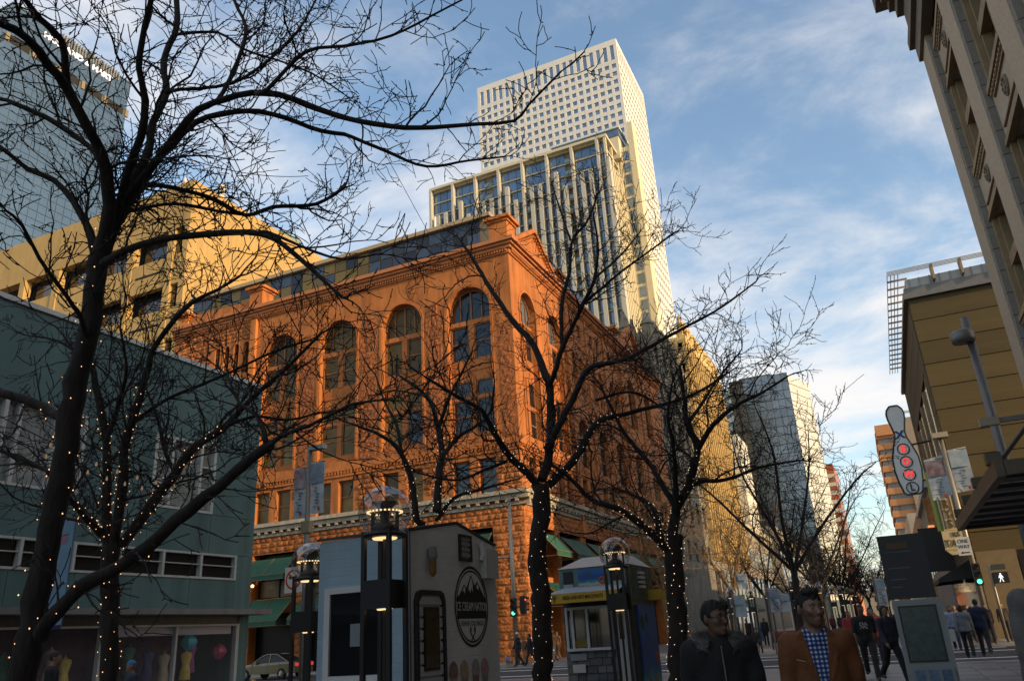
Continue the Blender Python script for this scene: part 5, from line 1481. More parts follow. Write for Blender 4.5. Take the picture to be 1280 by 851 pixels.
# painted sundaes along the foot of the wall
for i, (y, c1, c2) in enumerate(((9.02, (.36, .2, .19), (.32, .28, .25)), (9.3, (.40, .29, .17), (.33, .29, .25)), (9.6, (.4, .35, .32), (.28, .14, .13)), (9.86, (.38, .2, .2), (.3, .28, .26)))):
    g = MB(); g.add([(ex, y+.1*math.cos(a*.628)*(1.2 if a < 6 else 1), 1.12+.15*math.sin(a*.628)) for a in range(10)], [tuple(range(10))]); part('sundae_painting', g, mat('sund_a%d' % i, c1, .8, var=.5, scale=25), IK)
    g = MB(); g.add([(ex+.002, y-.09, 1.07), (ex+.002, y+.09, 1.07), (ex+.002, y+.05, .78), (ex+.002, y-.05, .78)], [(0, 1, 2, 3)]); part('sundae_cup', g, mat('sund_b%d' % i, c2, .8, var=.3, scale=25), IK)

# ---- doughnut kiosk
DX0, DX1, DY0, DY1 = -6.06, -4.62, 15.3, 17.0
DK = thing('doughnut_kiosk', 'small shingled kiosk with a yellow awning reading FRESH AND HOT MINI DONUTS', 'kiosk', (-5.3, 16, 0))
SHG = mat('slate_wall', (.05, .055, .055), .8, var=.3, scale=4)
part('wall', MB().box(DX0+.03, DX1-.03, DY0+.03, DY1, 0, 2.3), SHG, DK)
sm = [MB().add([(-.5, .0, -.5), (.5, .0, -.5), (.5, -.6, -.5), (-.5, -.6, -.5), (-.5, .0, .5), (.5, .0, .5), (.5, -.2, .5), (-.5, -.2, .5)], [(0, 1, 2, 3), (7, 6, 5, 4), (3, 2, 6, 7), (0, 3, 7, 4), (1, 5, 6, 2)]).mesh('slate', mat('slate_%d' % i, c, .75, var=.25, scale=8)) for i, c in enumerate(((.11, .12, .125), (.15, .15, .14), (.08, .09, .10)))]
pl = []
for j in range(8):
    z = .1+j*.135; x = DX0+.03-(j % 2)*.1
    while x < DX1-.05:
        wd = random.uniform(.16, .3); xa, xb = max(x, DX0+.03), min(x+wd, DX1-.03)
        if xb-xa > .03: pl.append((((xa+xb)/2, DY0+.03, z+.06), 0, (xb-xa-.012, .05, .13)))
        x += wd
random.shuffle(pl); pieces('slate', sm, pl, DK)
up = MB().box(DX0, DX1-.012, DY0, DY1-.1, 2.28, 2.72); part('upper_front', up, mat('teal_front', (.12, .2, .2), .6, var=.15), DK)
ro = MB(); ro.add([(DX0-.02, DY0-.02, 2.72), (DX1+.02, DY0-.02, 2.72), (DX1+.02, DY1, 2.72), (DX0-.02, DY1, 2.72), (DX0+.35, DY0+.5, 2.95), (DX1-.2, DY0+.5, 2.95), (DX1-.2, DY1-.5, 2.95), (DX0+.35, DY1-.5, 2.95)], [(0, 1, 5, 4), (1, 2, 6, 5), (2, 3, 7, 6), (3, 0, 4, 7), (4, 5, 6, 7), (3, 2, 1, 0)]); part('roof', ro, mat('pale_shed_roof', (.5, .43, .38), .7, var=.1), DK)
def art_mat(name, seed):
    m = mat(name, (.03, .12, .4), .5, var=.3, scale=3)
    t = m.node_tree; b = t.nodes['Principled BSDF']; tc = t.nodes.new('ShaderNodeTexCoord')
    s3 = t.nodes.new('ShaderNodeSeparateXYZ'); t.links.new(tc.outputs['Generated'], s3.inputs[0])
    nz = t.nodes.new('ShaderNodeTexNoise'); nz.inputs['Scale'].default_value = 4; nz.inputs['Detail'].default_value = 5; t.links.new(tc.outputs['Generated'], nz.inputs[0])
    ma = t.nodes.new('ShaderNodeMath'); ma.operation = 'MULTIPLY_ADD'; ma.inputs[1].default_value = .35; t.links.new(nz.outputs['Fac'], ma.inputs[0]); t.links.new(s3.outputs['Z'], ma.inputs[2])
    rp = t.nodes.new('ShaderNodeValToRGB'); e = rp.color_ramp.elements
    e[0].position = .18; e[0].color = (.35, .22, .10, 1); e[1].position = .36; e[1].color = (.5, .47, .4, 1)
    for p_, c in ((.42, (.04, .3, .3, 1)), (.55, (.015, .09, .32, 1)), (.8, (.02, .07, .28, 1)), (.95, (.03, .13, .4, 1))):
        q = e.new(p_); q.color = c
    t.links.new(ma.outputs[0], rp.inputs[0]); t.links.new(rp.outputs[0], b.inputs['Base Color'])
    return m
ART = art_mat('beach_print', 1)
part('beach_picture', MB().box(DX0+.42, DX1-.42, DY0-.03, DY0, 2.34, 2.68), ART, DK)
for x in (DX0+.2, DX1-.2):
    part('side_picture', MB().box(x-.1, x+.1, DY0-.03, DY0, 2.42, 2.66), BLACK, DK); part('picture_foot', MB().box(x-.1, x+.1, DY0-.032, DY0, 2.33, 2.415), mat('pale_print', (.35, .4, .38), .7), DK)
pf = MB()
for k in range(7):
    q = k*.9; pf.add([(DX0+.62, DY0-.034, 2.58), (DX0+.62+.12*math.cos(q), DY0-.034, 2.58+.07*math.sin(q)), (DX0+.62+.1*math.cos(q+.35), DY0-.034, 2.58+.06*math.sin(q+.35))], [(0, 1, 2)])
part('palm_print', pf, mat('palm_green', (.04, .12, .03), .7), DK)
part('doughnut_print', MB().lathe([(.03, 0), (.055, .01), (.075, 0), (.055, -.01)], 0, 0, 14), mat('doughnut_red', (.4, .09, .03), .6), DK, wloc=(DX1-.52, DY0-.035, 2.45)).rotation_euler = (R(90), 0, 0)
YAW = mat('yellow_awning', (.62, .38, .03), .7, var=.12, scale=3)
aw = MB(); ax0, ax1 = -6.15, -4.66; ay = DY0-.5
aw.box(ax0, ax1, ay-.01, ay+.01, 2.05, 2.23)
ao = part('awning', aw, YAW, DK)
sl_ = MB().add([(ax0, ay, 2.232), (ax1, ay, 2.232), (ax1, DY0, 2.36), (ax0+.2, DY0, 2.36)], [(0, 1, 2, 3)]); part('awning_top', sl_, mat('awning_grey', (.36, .39, .44), .6), ao)
part('awning_side', MB().add([(ax0, ay, 2.05), (ax0, ay, 2.23), (ax0+.2, DY0, 2.36), (ax0+.2, DY0, 2.05)], [(0, 1, 2, 3)]), YAW, ao)
text('awning_text', 'FRESH AND HOT MINI DONUTS', .095, mat('awning_ink', (.04, .025, .012), .7), (-5.40, ay-.013, 2.14), (1, 0, 0), (0, -1, 0), ao, .001, .60, bold=.003)
pt = MB(); 
for k in range(6):
    q = k*1.05; pt.add([(ax0+.16, ay-.014, 2.17), (ax0+.16+.07*math.cos(q), ay-.014, 2.165+.05*math.sin(q)), (ax0+.16+.06*math.cos(q+.5), ay-.014, 2.165+.04*math.sin(q+.5))], [(0, 1, 2)])
pt.box(ax0+.15, ax0+.17, ay-.014, ay-.0135, 2.07, 2.17); part('palm_mark', pt, mat('awning_ink', (.04, .025, .012), .7), ao)
part('side_awning', MB().box(DX1+.02, DX1+.3, DY1-.5, DY1-.1, 2.05, 2.25), YAW, DK)
wf = MB(); X0, X1, Z0, Z1 = DX0+.1, DX1-.42, 1.22, 1.93
for x in (X0, X0+.12, (X0+X1)/2-.03, X1): wf.box(x-.02, x+.03, DY0-.05, DY0+.02, Z0, Z1)
wf.box(X0-.02, X1+.03, DY0-.06, DY0+.02, Z0-.05, Z0); wf.box(X0-.02, X1+.03, DY0-.048, DY0+.02, Z1, Z1+.05)
o = part('serving_window', wf, mat('window_white', (.62, .63, .63), .5), DK)
part('pane', MB().box(X0, X1, DY0+.0, DY0+.012, Z0, Z1), GLASSD, o); part('counter_panel', MB().box(X0+.1, X0+.45, DY0-.012, DY0-.004, Z0+.02, Z0+.16), mat('yellow_counter', (.25, .17, .02), .6), o)  # flat yellow panel low in the serving window
part('notice', MB().box(DX0+.12, DX0+.46, DY0-.02, DY0+.0, 1.0, 1.12), mat('sheet', (.3, .31, .31), .7), DK); part('notice', MB().box(DX0+.16, DX0+.42, DY0-.022, DY0-.002, .78, .93), WHITE, DK)
dn = part('door', MB().box(DX1-.36, DX1-.06, DY0-.03, DY0+.04, 0, 1.98), mat('door_white', (.42, .42, .40), .5, var=.06), DK); part('door_pane', MB().box(DX1-.27, DX1-.17, DY0-.035, DY0-.02, 1.35, 1.8), GLASSD, dn)
cg = MB()
for i in range(14): cg.box(DX1-.02, DX1+.025, DY0+.05+i*.12, DY0+.11+i*.12, 2.05, 2.7)
part('corrugated_side', cg, mat('corrugated_green', (.13, .155, .11), .6, var=.15), DK, kind='stuff')
part('side_backing', MB().box(DX1-.04, DX1-.005, DY0, DY1, 1.95, 2.72), mat('corrugated_green', (.13, .155, .11), .6), DK)
part('side_mural', MB().box(DX1-.03, DX1+.012, DY0+.45, DY1-.05, .1, 1.95), ART, DK)
for (yy_, zz_, r0_, c_) in ((.62, 1.62, .16, (.03, .10, .02)), (.95, 1.7, .12, (.04, .13, .03)), (1.45, .95, .16, (.42, .13, .03)), (1.2, .55, .12, (.45, .28, .04)), (.8, .5, .13, (.4, .1, .05))):
    g = MB()
    for k in range(9):
        q = k*.698; g.add([(DX1+.016, DY0+yy_, zz_), (DX1+.016, DY0+yy_+r0_*math.cos(q), zz_+r0_*math.sin(q)), (DX1+.016, DY0+yy_+r0_*.8*math.cos(q+.5), zz_+r0_*.8*math.sin(q+.5))], [(0, 1, 2)])
    part('mural_motif', g, mat('motif_%d' % int(yy_*100), c_, .7, var=.3, scale=12), DK)
pieces('vent_slat', MB().box(-.5, .5, -.5, .5, -.5, .5).mesh('vent_slat', WHITE), [((DX1+.05, DY0+.75, 2.3+i*.09), 0, (.08, .3, .05)) for i in range(4)], DK)

# ---- globe lamps
GLOBE = bpy.data.materials.new('globe_acrylic'); GLOBE.use_nodes = True
gt_ = GLOBE.node_tree; gt_.nodes.clear(); go_ = gt_.nodes.new('ShaderNodeOutputMaterial'); gm2 = gt_.nodes.new('ShaderNodeMixShader'); gtr = gt_.nodes.new('ShaderNodeBsdfTransparent'); ggl = gt_.nodes.new('ShaderNodeBsdfGlossy'); glw = gt_.nodes.new('ShaderNodeLayerWeight'); gfr = gt_.nodes.new('ShaderNodeMath'); gfr.operation = 'MULTIPLY_ADD'; gfr.inputs[1].default_value = .75; gfr.inputs[2].default_value = .09; gpw = gt_.nodes.new('ShaderNodeMath'); gpw.operation = 'POWER'; gpw.inputs[1].default_value = 2.2; gt_.links.new(glw.outputs['Facing'], gpw.inputs[0]); gt_.links.new(gpw.outputs[0], gfr.inputs[0])
ggl.inputs['Roughness'].default_value = .05; ggl.inputs['Color'].default_value = (.8, .8, .8, 1); gtr.inputs['Color'].default_value = (.86, .85, .83, 1)
gt_.links.new(gfr.outputs[0], gm2.inputs[0]); gt_.links.new(gtr.outputs[0], gm2.inputs[1]); gt_.links.new(ggl.outputs[0], gm2.inputs[2]); gt_.links.new(gm2.outputs[0], go_.inputs[0])
GLOW = mat('lamp_ring', (1, .8, .5), .4, emit=(1.0, .66, .34), estr=.9)
GLOW2 = mat('lamp_under', (1, .75, .45), .4, emit=(1.0, .62, .28), estr=.8)
def globe_lamp(label, loc, group, detail=True):
    L = thing('globe_lamp', label, 'street lamp', (loc[0], loc[1], 0), group)
    zc = loc[2]; W_ = tuple((loc[0], loc[1], 0))
    n = 20 if detail else 12
    g = MB(); R_ = .275
    g.lathe([(R_*math.sin(math.pi*k/12), zc-R_*math.cos(math.pi*k/12)) for k in range(2, 13)], 0, 0, n); part('globe', g, GLOBE, L, True, wloc=W_)
    cap = MB().lathe([(0, zc+.10), (.13, zc+.10), (.08, zc+.04), (.05, zc+.0), (.05, zc-.1), (.12, zc-.14), (.13, zc-.2)], 0, 0, n); part('reflector', cap, BLACK, L, True, wloc=W_)
    part('collar', MB().lathe([(.0, zc-.26), (.215, zc-.26), (.235, zc-.235), (.215, zc-.21), (.0, zc-.21)], 0, 0, n), BLACK, L, wloc=W_)
    for sx in (-1, 1):
        for sy in (-1, 1): part('post', MB().box(sx*.15-.022, sx*.15+.022, sy*.15-.022, sy*.15+.022, 0, zc-.2 if sy else zc), BLACK, L, wloc=W_)
    part('under_light', MB().lathe([(0, zc-.275), (.12, zc-.275), (.13, zc-.262), (0, zc-.262)], 0, 0, n), GLOW2, L, wloc=W_)
    part('light_ring', MB().lathe([(.172, zc+.0), (.176, zc+.006), (.172, zc+.012)], 0, 0, n), BLACK, L, wloc=W_)
    if detail:
        b = MB()
        for k in range(26):
            q = 2*math.pi*k/26; x, y = .178*math.cos(q), .178*math.sin(q); s_ = .008
            b.box(x-s_, x+s_, y-s_, y+s_, zc-s_, zc+s_)
        part('ring_bulbs', b, GLOW, L, kind='stuff', wloc=W_)
        for sx in (-1, 1): part('cage_bar', MB().box(sx*.15-.014, sx*.15+.014, -.014, .014, zc-.21, zc+.01), BLACK, L, wloc=W_)
    part('panel', MB().box(-.128, .128, -.172, .172, zc-.95, zc-.68), BLACK, L, wloc=W_)
    part('stem', MB().tube([(0, 0, 0), (0, 0, zc-.26)], .02, 8), mat('brass_stem', (.03, .024, .015), .7), L, wloc=W_)
    part('panel_light', MB().lathe([(0, zc-.965), (.07, zc-.965), (.08, zc-.952), (0, zc-.952)], 0, 0, n), GLOW2, L, wloc=W_)
    return L
for (x, y), D, lab in (((481, 640), 8.3, 'clear globe lamp standing in front of the blue wall of the ice cream kiosk'), ((388, 702), 12.0, 'clear globe lamp beside the no-turn sign, half hidden by the blue kiosk wall'), ((768, 691), 14.3, 'clear globe lamp standing in front of the doughnut kiosk door')):
    p = at(x, y, D); globe_lamp(lab, p, 'globe lamps along the mall')
for i, ((x, y), D) in enumerate((((913, 740), 40), ((938, 741), 45), ((959, 741), 49), ((990, 729), 36), ((1008, 733), 41), ((1023, 734), 45), ((1039, 737), 52), ((1050, 737), 58), ((1057, 738), 64), ((1064, 740), 74), ((1069, 741), 84))):
    p = at(x, y, D); globe_lamp('small globe lamp in the lamp rows farther down the mall', p, 'globe lamps farther down the mall', False)

# ---- poles, signals, banners
GALV = mat('galvanised_pole', (.30, .26, .20), .45, metal=.5, var=.1)
GALVD = mat('dull_pole', (.16, .15, .14), .5, metal=.4, var=.1)
BAN = [mat('banner_white', (.42, .46, .48), .8, var=.2, scale=2), mat('banner_blue', (.10, .16, .24), .8, var=.5, scale=3, col2=(.34, .38, .42)), mat('banner_red', (.16, .04, .05), .8, var=.5, scale=3.5, col2=(.32, .33, .36)), mat('banner_sky', (.16, .28, .36), .8, var=.5, scale=3, col2=(.4, .42, .42))]
def banner(parent, x0, x1, y, z0, z1, top, tilt=0.0, marks=True):
    g = MB(); n = 6
    vs = []
    for j in range(n+1):
        for i in range(4):
            u = i/3; vs.append((x0+(x1-x0)*u, y+.03*math.sin(u*3.1+j*.7), z0+(z1-z0)*j/n+tilt*(x0+(x1-x0)*u-x0)))
    g.add(vs, [(j*4+i, j*4+i+1, (j+1)*4+i+1, (j+1)*4+i) for j in range(n) for i in range(3)])
    o = part('banner', g, BAN[0], parent)
    f = -.05
    part('banner_picture', MB().box(x0+.02, x1-.02, y+f-.012, y+f-.006, z0+(z1-z0)*.58, z1-.06), BAN[top], o)
    if marks:
        rnd = random.Random(int(z0*100)); m = MB()
        for k in range(7):
            a = x0+(x1-x0)*rnd.uniform(.2, .5); zz_ = z0+(z1-z0)*(.12+.06*k); m.box(a, a+(x1-x0)*rnd.uniform(.15, .35), y+f-.012, y+f-.008, zz_, zz_+.05)
        part('banner_print', m, mat('banner_ink', (.08, .14, .22), .8), o, kind='stuff')
        part('banner_seal', MB().box(x0+(x1-x0)*.6, x0+(x1-x0)*.75, y+f-.014, y+f-.008, z0+.12, z0+.26), mat('banner_seal', (.35, .04, .04), .7), o)
    part('banner_rod', MB().tube([(x0, y, z1), (x1, y, z1)], .02, 6), GALVD, o)
SIGB = mat('signal_black', (.02, .02, .018), .5)
def signal(parent, x, y, z, face, lit, col):
    b = MB().box(x-.16, x+.16, y-.12, y+.12, z-.5, z+.5); o = part('signal_head', b, SIGB, parent)
    for k in range(3):
        p = (x+face[0]*.15, y+face[1]*.15, z+.32-k*.32)
        m = mat('signal_%s' % col, (.1, .9, .5) if col == 'green' else (.9, .1, .05), .4, emit=(.15, 1, .6) if col == 'green' else (1, .1, .05), estr=1.2) if k == lit else mat('lens_off', (.03, .03, .03), .3)
        l = MB().lathe([(0, .03), (.07, .025), (.105, 0), (.105, -.03)], 0, 0, 12); q = part('lens', l, m, o, wloc=p)
        q.rotation_euler = Vector((face[0], face[1], 0)).to_track_quat('Z', 'Y').to_euler()
        h = MB()
        for t_ in range(8):
            a0, a1 = math.pi*t_/8, math.pi*(t_+1)/8
            side = Vector((-face[1], face[0], 0)); out = Vector((face[0], face[1], 0))
            A = Vector(p)+side*.12*math.cos(a0)+Vector((0, 0, .12*math.sin(a0))); B2 = Vector(p)+side*.12*math.cos(a1)+Vector((0, 0, .12*math.sin(a1)))
            h.add([A, B2, B2+out*.2, A+out*.2], [(0, 1, 2, 3)])
        part('visor', h, SIGB, o)
# left pole with banners at the teal corner
b0 = at(378, 851, 32); lx, ly = b0.x-.05, b0.y
LP_ = thing('banner_light_pole', 'grey light pole with two banners and a no-turn sign at the teal corner', 'light pole', (lx, ly, 0))
part('pole', MB().tube([(lx, ly, 0), (lx, ly, 4), (lx, ly, 9.2)], [.12, .11, .09], 12), GALVD, LP_, True)
part('luminaire', MB().box(lx+.05, lx+.75, ly-.15, ly+.15, 9.0, 9.18), mat('luminaire_grey', (.25, .27, .27), .5), LP_)
banner(LP_, lx-.72, lx-.12, ly, 6.35, 8.35, 2); banner(LP_, lx+.12, lx+.78, ly, 6.45, 8.5, 1)
part('camera_box', MB().box(lx+.1, lx+.5, ly-.1, ly+.1, 5.1, 5.35).box(lx-.3, lx-.1, ly-.08, ly+.08, 5.05, 5.25), mat('cam_white', (.45, .44, .4), .5), LP_)
part('junction_box', MB().box(lx-.2, lx+.2, ly-.14, ly+.14, 5.75, 6.2), mat('tan_box', (.25, .2, .12), .6), LP_)
sg = part('turn_sign', MB().box(lx-.85, lx-.02, ly-.16, ly-.14, 3.55, 4.5), WHITE, LP_)
rg = MB(); n = 24
for k in range(n):
    a, b = 2*math.pi*k/n, 2*math.pi*(k+1)/n; q = lambda r_, a: (lx-.435+r_*math.cos(a), ly-.165, 4.03+r_*math.sin(a))
    rg.add([q(.3, a), q(.37, a), q(.37, b), q(.3, b)], [(0, 1, 2, 3)])
rg.add([(lx-.435-.27, ly-.1655, 4.03+.22), (lx-.435-.22, ly-.1655, 4.03+.27), (lx-.435+.27, ly-.1655, 4.03-.22), (lx-.435+.22, ly-.1655, 4.03-.27)], [(0, 1, 2, 3)])
part('red_ring', rg, mat('sign_red', (.45, .02, .02), .6), sg)
part('turn_arrow', MB().box(lx-.36, lx-.28, ly-.164, ly-.162, 3.85, 4.15).box(lx-.56, lx-.36, ly-.164, ly-.162, 4.07, 4.15).add([(lx-.56, ly-.163, 4.02), (lx-.56, ly-.163, 4.2), (lx-.68, ly-.163, 4.11)], [(0, 1, 2)]), BLACK, sg)
signal(LP_, lx+.28, ly, 3.2, (0, 1), 0, 'red')
ps = part('walk_signal', MB().box(lx-.55, lx-.12, ly-.12, ly+.1, 2.1, 2.55), SIGB, LP_); part('walk_lens', MB().box(lx-.38, lx-.15, ly-.13, ly-.122, 2.15, 2.5), mat('walk_red', (.3, .1, .1), .4, emit=(.8, .15, .12), estr=.2), ps)
# pole across the side street with the green street sign
mx_, my = -20.2, 43.6
MP = thing('traffic_signal_pole', 'sunlit tan signal pole with a green street sign by the sandstone corner', 'signal pole', (mx_, my, 0))
part('pole', MB().tube([(mx_, my, 0), (mx_, my, 9.3)], [.15, .10], 12), GALV, MP, True); part('cap', MB().lathe([(.13, 0), (.13, .12), (0, .2)], mx_, my, 10, 9.3), GALV, MP)
part('arm', MB().tube([(mx_, my, 5.95), (mx_-2.2, my-.4, 6.0)], .06, 8), GALV, MP, True)
ss = part('street_sign', MB().box(mx_-2.0, mx_-.7, my-.48, my-.45, 5.0, 5.5), mat('sign_green', (.01, .22, .10), .5), MP)
text('sign_text', 'Glenarm Pl', .27, mat('sign_letter', (.8, .82, .8), .5), (mx_-1.35, my-.485, 5.25), (1, 0, 0), (0, -1, 0), ss, .002)
signal(MP, mx_+.1, my-.3, 3.1, (0, -1), 2, 'green'); signal(MP, mx_+.6, my-.1, 3.2, (1, 0), 0, 'red')
# banner pole at the right corner, with the one-way sign
bx, by = 3.72, 44.0
BP = thing('banner_light_pole', 'sunlit light pole with two tilted banners and a one-way sign before the tan building', 'light pole', (bx, by, 0))
part('pole', MB().tube([(bx, by, 0), (bx, by, 9.7)], [.13, .10], 12), GALV, BP, True); part('luminaire', MB().box(bx-.35, bx+.35, by-.3, by+.3, 9.6, 9.85), mat('luminaire_tan', (.4, .34, .24), .5), BP)
banner(BP, bx-1.0, bx-.12, by, 6.6, 8.6, 2, .2); banner(BP, bx+.12, bx+.98, by, 6.85, 8.95, 3, .1)
ow = part('one_way_sign', MB().box(bx-.5, bx+.1, by-.2, by-.17, 3.9, 4.75), WHITE, BP)
text('one_way_text', 'ONE\nWAY', .25, BLACK, (bx-.2, by-.205, 4.42), (1, 0, 0), (0, -1, 0), ow, .002, .9); part('one_way_arrow', MB().box(bx-.3, bx-.02, by-.204, by-.202, 4.0, 4.05).add([(bx-.3, by-.203, 3.96), (bx-.3, by-.203, 4.09), (bx-.4, by-.203, 4.025)], [(0, 1, 2)]), BLACK, ow)
signal(BP, bx+.05, by-.3, 3.0, (0, -1), 2, 'green')
wkx, wky = 4.9, 44.1
WK = thing('walk_signal_post', 'short post with a lit white walking-figure signal by the tan stone column', 'walk signal', (wkx-.5, wky, 0))
part('post', MB().tube([(wkx-.55, wky, 0), (wkx-.55, wky, 3.4)], .06, 10), GALV, WK, True)
wb = part('signal_box', MB().box(wkx-.5, wkx+.12, wky-.15, wky+.1, 2.55, 3.05), SIGB, WK)
wm = MB(); fx_ = lambda a, b: (wkx-.19+a, wky-.16, 2.8+b)
for pts in ([(-.035, .12), (.035, .12), (.035, .19), (-.035, .19)], [(-.06, .1), (.05, .1), (.04, -.04), (-.04, -.04)], [(-.04, -.03), (.0, -.03), (-.06, -.2), (-.1, -.2)], [(0, -.03), (.04, -.03), (.09, -.19), (.05, -.2)], [(.05, .1), (.11, -.01), (.08, -.02), (.03, .05)], [(-.06, .1), (-.11, -.02), (-.08, -.02), (-.03, .05)]):
    wm.add([fx_(*p) for p in pts], [tuple(range(len(pts)))])
part('walking_figure', wm, mat('walk_white', (.9, .95, 1), .4, emit=(.85, .93, 1), estr=.5), wb); part('plate', MB().box(wkx-.5, wkx+.1, wky-.1, wky-.08, 3.15, 3.4), mat('plate_dark', (.06, .07, .05), .5), WK)
# tall lamp pole on the near corner
NP = thing('tall_lamp_pole', 'tall plain grey lamp pole with a drum luminaire rising beside the glass canopy', 'lamp pole', (3.62, 25.75, 0))
part('pole', MB().tube([(3.62, 25.75, 0), (3.62, 25.75, 9.75)], [.15, .115], 14), GALVD, NP, True)
part('luminaire', MB().lathe([(0, .0), (.3, 0), (.34, .1), (.34, .3), (.26, .36), (0, .38)], 3.42, 25.6, 16, 8.95), GALVD, NP, True)
pc = thing('pole_camera', 'small grey camera arm fixed on the stone corner above the canopy', 'camera', (4.0, 23.4, 6.0))
part('arm', MB().box(3.2, 4.2, 23.3, 23.42, 6.0, 6.12), GALVD, pc); part('housing', MB().box(2.95, 3.4, 23.25, 23.47, 5.95, 6.16), GALV, pc)

# ---- bowling pin sign
PY = 58.0
BW = thing('bowling_pin_sign', 'big white bowling-pin sign with red neon letters BOWL', 'sign', (2.6, PY, 8.7))
cxp = lambda z: 2.27+(14.8-z)*.085
prof = [(8.75, .40), (8.9, .55), (9.6, .72), (10.4, .82), (11.2, .78), (12.0, .55), (12.5, .36), (12.9, .33), (13.3, .40), (13.8, .52), (14.2, .55), (14.5, .47), (14.75, .25)]
prof = [(z, w) for z, w in prof]
pol = [(2.55-w, z) for z, w in prof] + [(2.55+w, z) for z, w in reversed(prof)]
g = MB(); g.prism(pol, lambda a, b, d: (a, PY+d, b), -.22, .22); part('pin_body', g, mat('pin_white', (.74, .75, .73), .5, var=.1, scale=1), BW)
outl = MB()
for k in range(len(pol)):
    (a, b), (c, d) = pol[k], pol[(k+1) % len(pol)]; outl.tube([(a, PY-.23, b), (c, PY-.23, d)], .055, 5)
part('outline', outl, mat('pin_outline', (.03, .045, .05), .4), BW)
NEON = mat('neon_red', (.7, .04, .04), .4, emit=(1, .06, .05), estr=.45); NOFF = mat('neon_off', (.05, .04, .04), .5)
for k, ch in enumerate('BOWL'):
    z = 11.75-k*.86; r_ = MB()
    for t_ in range(20):
        a, b = 2*math.pi*t_/20, 2*math.pi*(t_+1)/20; r_.tube([(2.55+.36*math.cos(a), PY-.25, z+.36*math.sin(a)), (2.55+.36*math.cos(b), PY-.25, z+.36*math.sin(b))], .035, 5, False)
    part('letter_ring', r_, mat('pin_outline', (.03, .045, .05), .4), BW)
    text('neon_letter', ch, .62, NEON if ch != 'L' else NOFF, (2.55, PY-.26, z), (1, 0, 0), (0, -1, 0), BW, .02, .9, bold=.015)
text('cross_mark', 'X', .7, mat('pin_blue', (.02, .07, .2), .5), (2.55, PY-.24, 12.72), (1, 0, 0), (0, -1, 0), BW, .01, 1.1, bold=.03)
part('bracket', MB().tube([(3.0, PY, 12.0), (4.3, PY, 12.1)], .06, 6).tube([(3.1, PY, 9.6), (4.3, PY, 9.6)], .06, 6), BLACK, BW)
bb = thing('black_box_sign', 'black square box sign with a small red light hung under the bowling pin', 'sign', (3.3, 62, 6))
part('box', MB().box(2.4, 4.2, 61.9, 62.3, 4.0, 6.9), BLACK, bb); part('red_light', MB().box(3.1, 3.5, 61.8, 61.9, 6.9, 7.05), mat('box_light', (.9, .3, .1), .4, emit=(1, .35, .12), estr=.5), bb)
cp = thing('copper_sign_panel', 'narrow glowing copper panel on the facade below the bowling pin', 'sign', (3.9, 64, 7)); part('panel', MB().box(3.3, 4.2, 64, 64.2, 6.9, 9.2), mat('copper_panel', (.45, .2, .07), .3, metal=.5, var=.4, scale=2), cp)
# ---- vertical tavern sign
HY = 47.9
ha = onY(1192, 600, HY); hb = onY(1198, 662, HY)
HS = thing('tavern_blade_sign', 'cream blade sign with dark raised letters hanging from the tan building', 'sign', (3.6, HY, 4))
hz0, hz1 = 5.45, 8.6; hx0, hx1 = 3.12, 3.82
part('blade', MB().box(hx0, hx1, HY, HY+.3, hz0, hz1), mat('sign_cream', (.60, .48, .25), .5, var=.08), HS); part('blade_edge', MB().box(hx0-.28, hx0-.003, HY+.02, HY+.28, hz0, hz1), mat('sign_olive', (.12, .17, .04), .5), HS)
fo = MB().box(hx0+.08, hx0+.13, HY-.02, HY, hz0+.1, hz1).box(hx1-.13, hx1-.08, HY-.02, HY, hz0+.1, hz1); part('beading', fo, mat('sign_brown', (.12, .06, .02), .6), HS)
for k, ch in enumerate("RRY'S"):
    z = [7.35, 6.8, 6.27, 6.0, 5.75][k]; 
    text('sign_letter', ch, .62, mat('sign_brown', (.12, .06, .02), .6), (3.47 if ch != "'" else 3.66, HY-.02, z), (1, 0, 0), (0, -1, 0), HS, .03, .85, bold=.015)
fb = part('foot_panel', MB().box(hx0-.15, hx1+.2, HY-.05, HY+.3, hz0-1.0, hz0-.02), mat('sign_cream', (.60, .48, .25), .5), HS); text('foot_text', 'KS', .34, mat('sign_brown', (.12, .06, .02), .6), (3.62, HY-.06, hz0-.24), (1, 0, 0), (0, -1, 0), fb, .02); text('foot_text', 'TA', .5, mat('sign_brown', (.12, .06, .02), .6), (3.3, HY-.06, hz0-.68), (1, 0, 0), (0, -1, 0), fb, .02)
lw = MB(); lw.prism([(hx0-.12, hz0-1.02), (hx1+.17, hz0-1.02), (hx1-.1, hz0-1.25), (hx0+.1, hz0-1.25)], lambda a, b, d: (a, HY+d, b), -.05, .3); part('foot_scroll', lw, mat('sign_cream', (.60, .48, .25), .5), HS)
am = thing('black_mall_awning', 'black sloping shop awning under the tavern sign', 'awning', (3.4, 56, 3)); g = MB(); g.add([(4.27, 52, 4.1), (4.27, 60, 4.1), (2.5, 60, 3.2), (2.5, 52, 3.2), (4.27, 52, 3.1), (4.27, 60, 3.1), (2.5, 52, 3.0), (2.5, 60, 3.0)], [(0, 3, 2, 1), (3, 6, 7, 2), (0, 4, 6, 3), (1, 2, 7, 5)]); part('canvas', g, BLACK, am); part('frame', MB().tube([(2.5, 52, 3.0), (2.5, 60, 3.0)], .03, 6), BLACK, am)

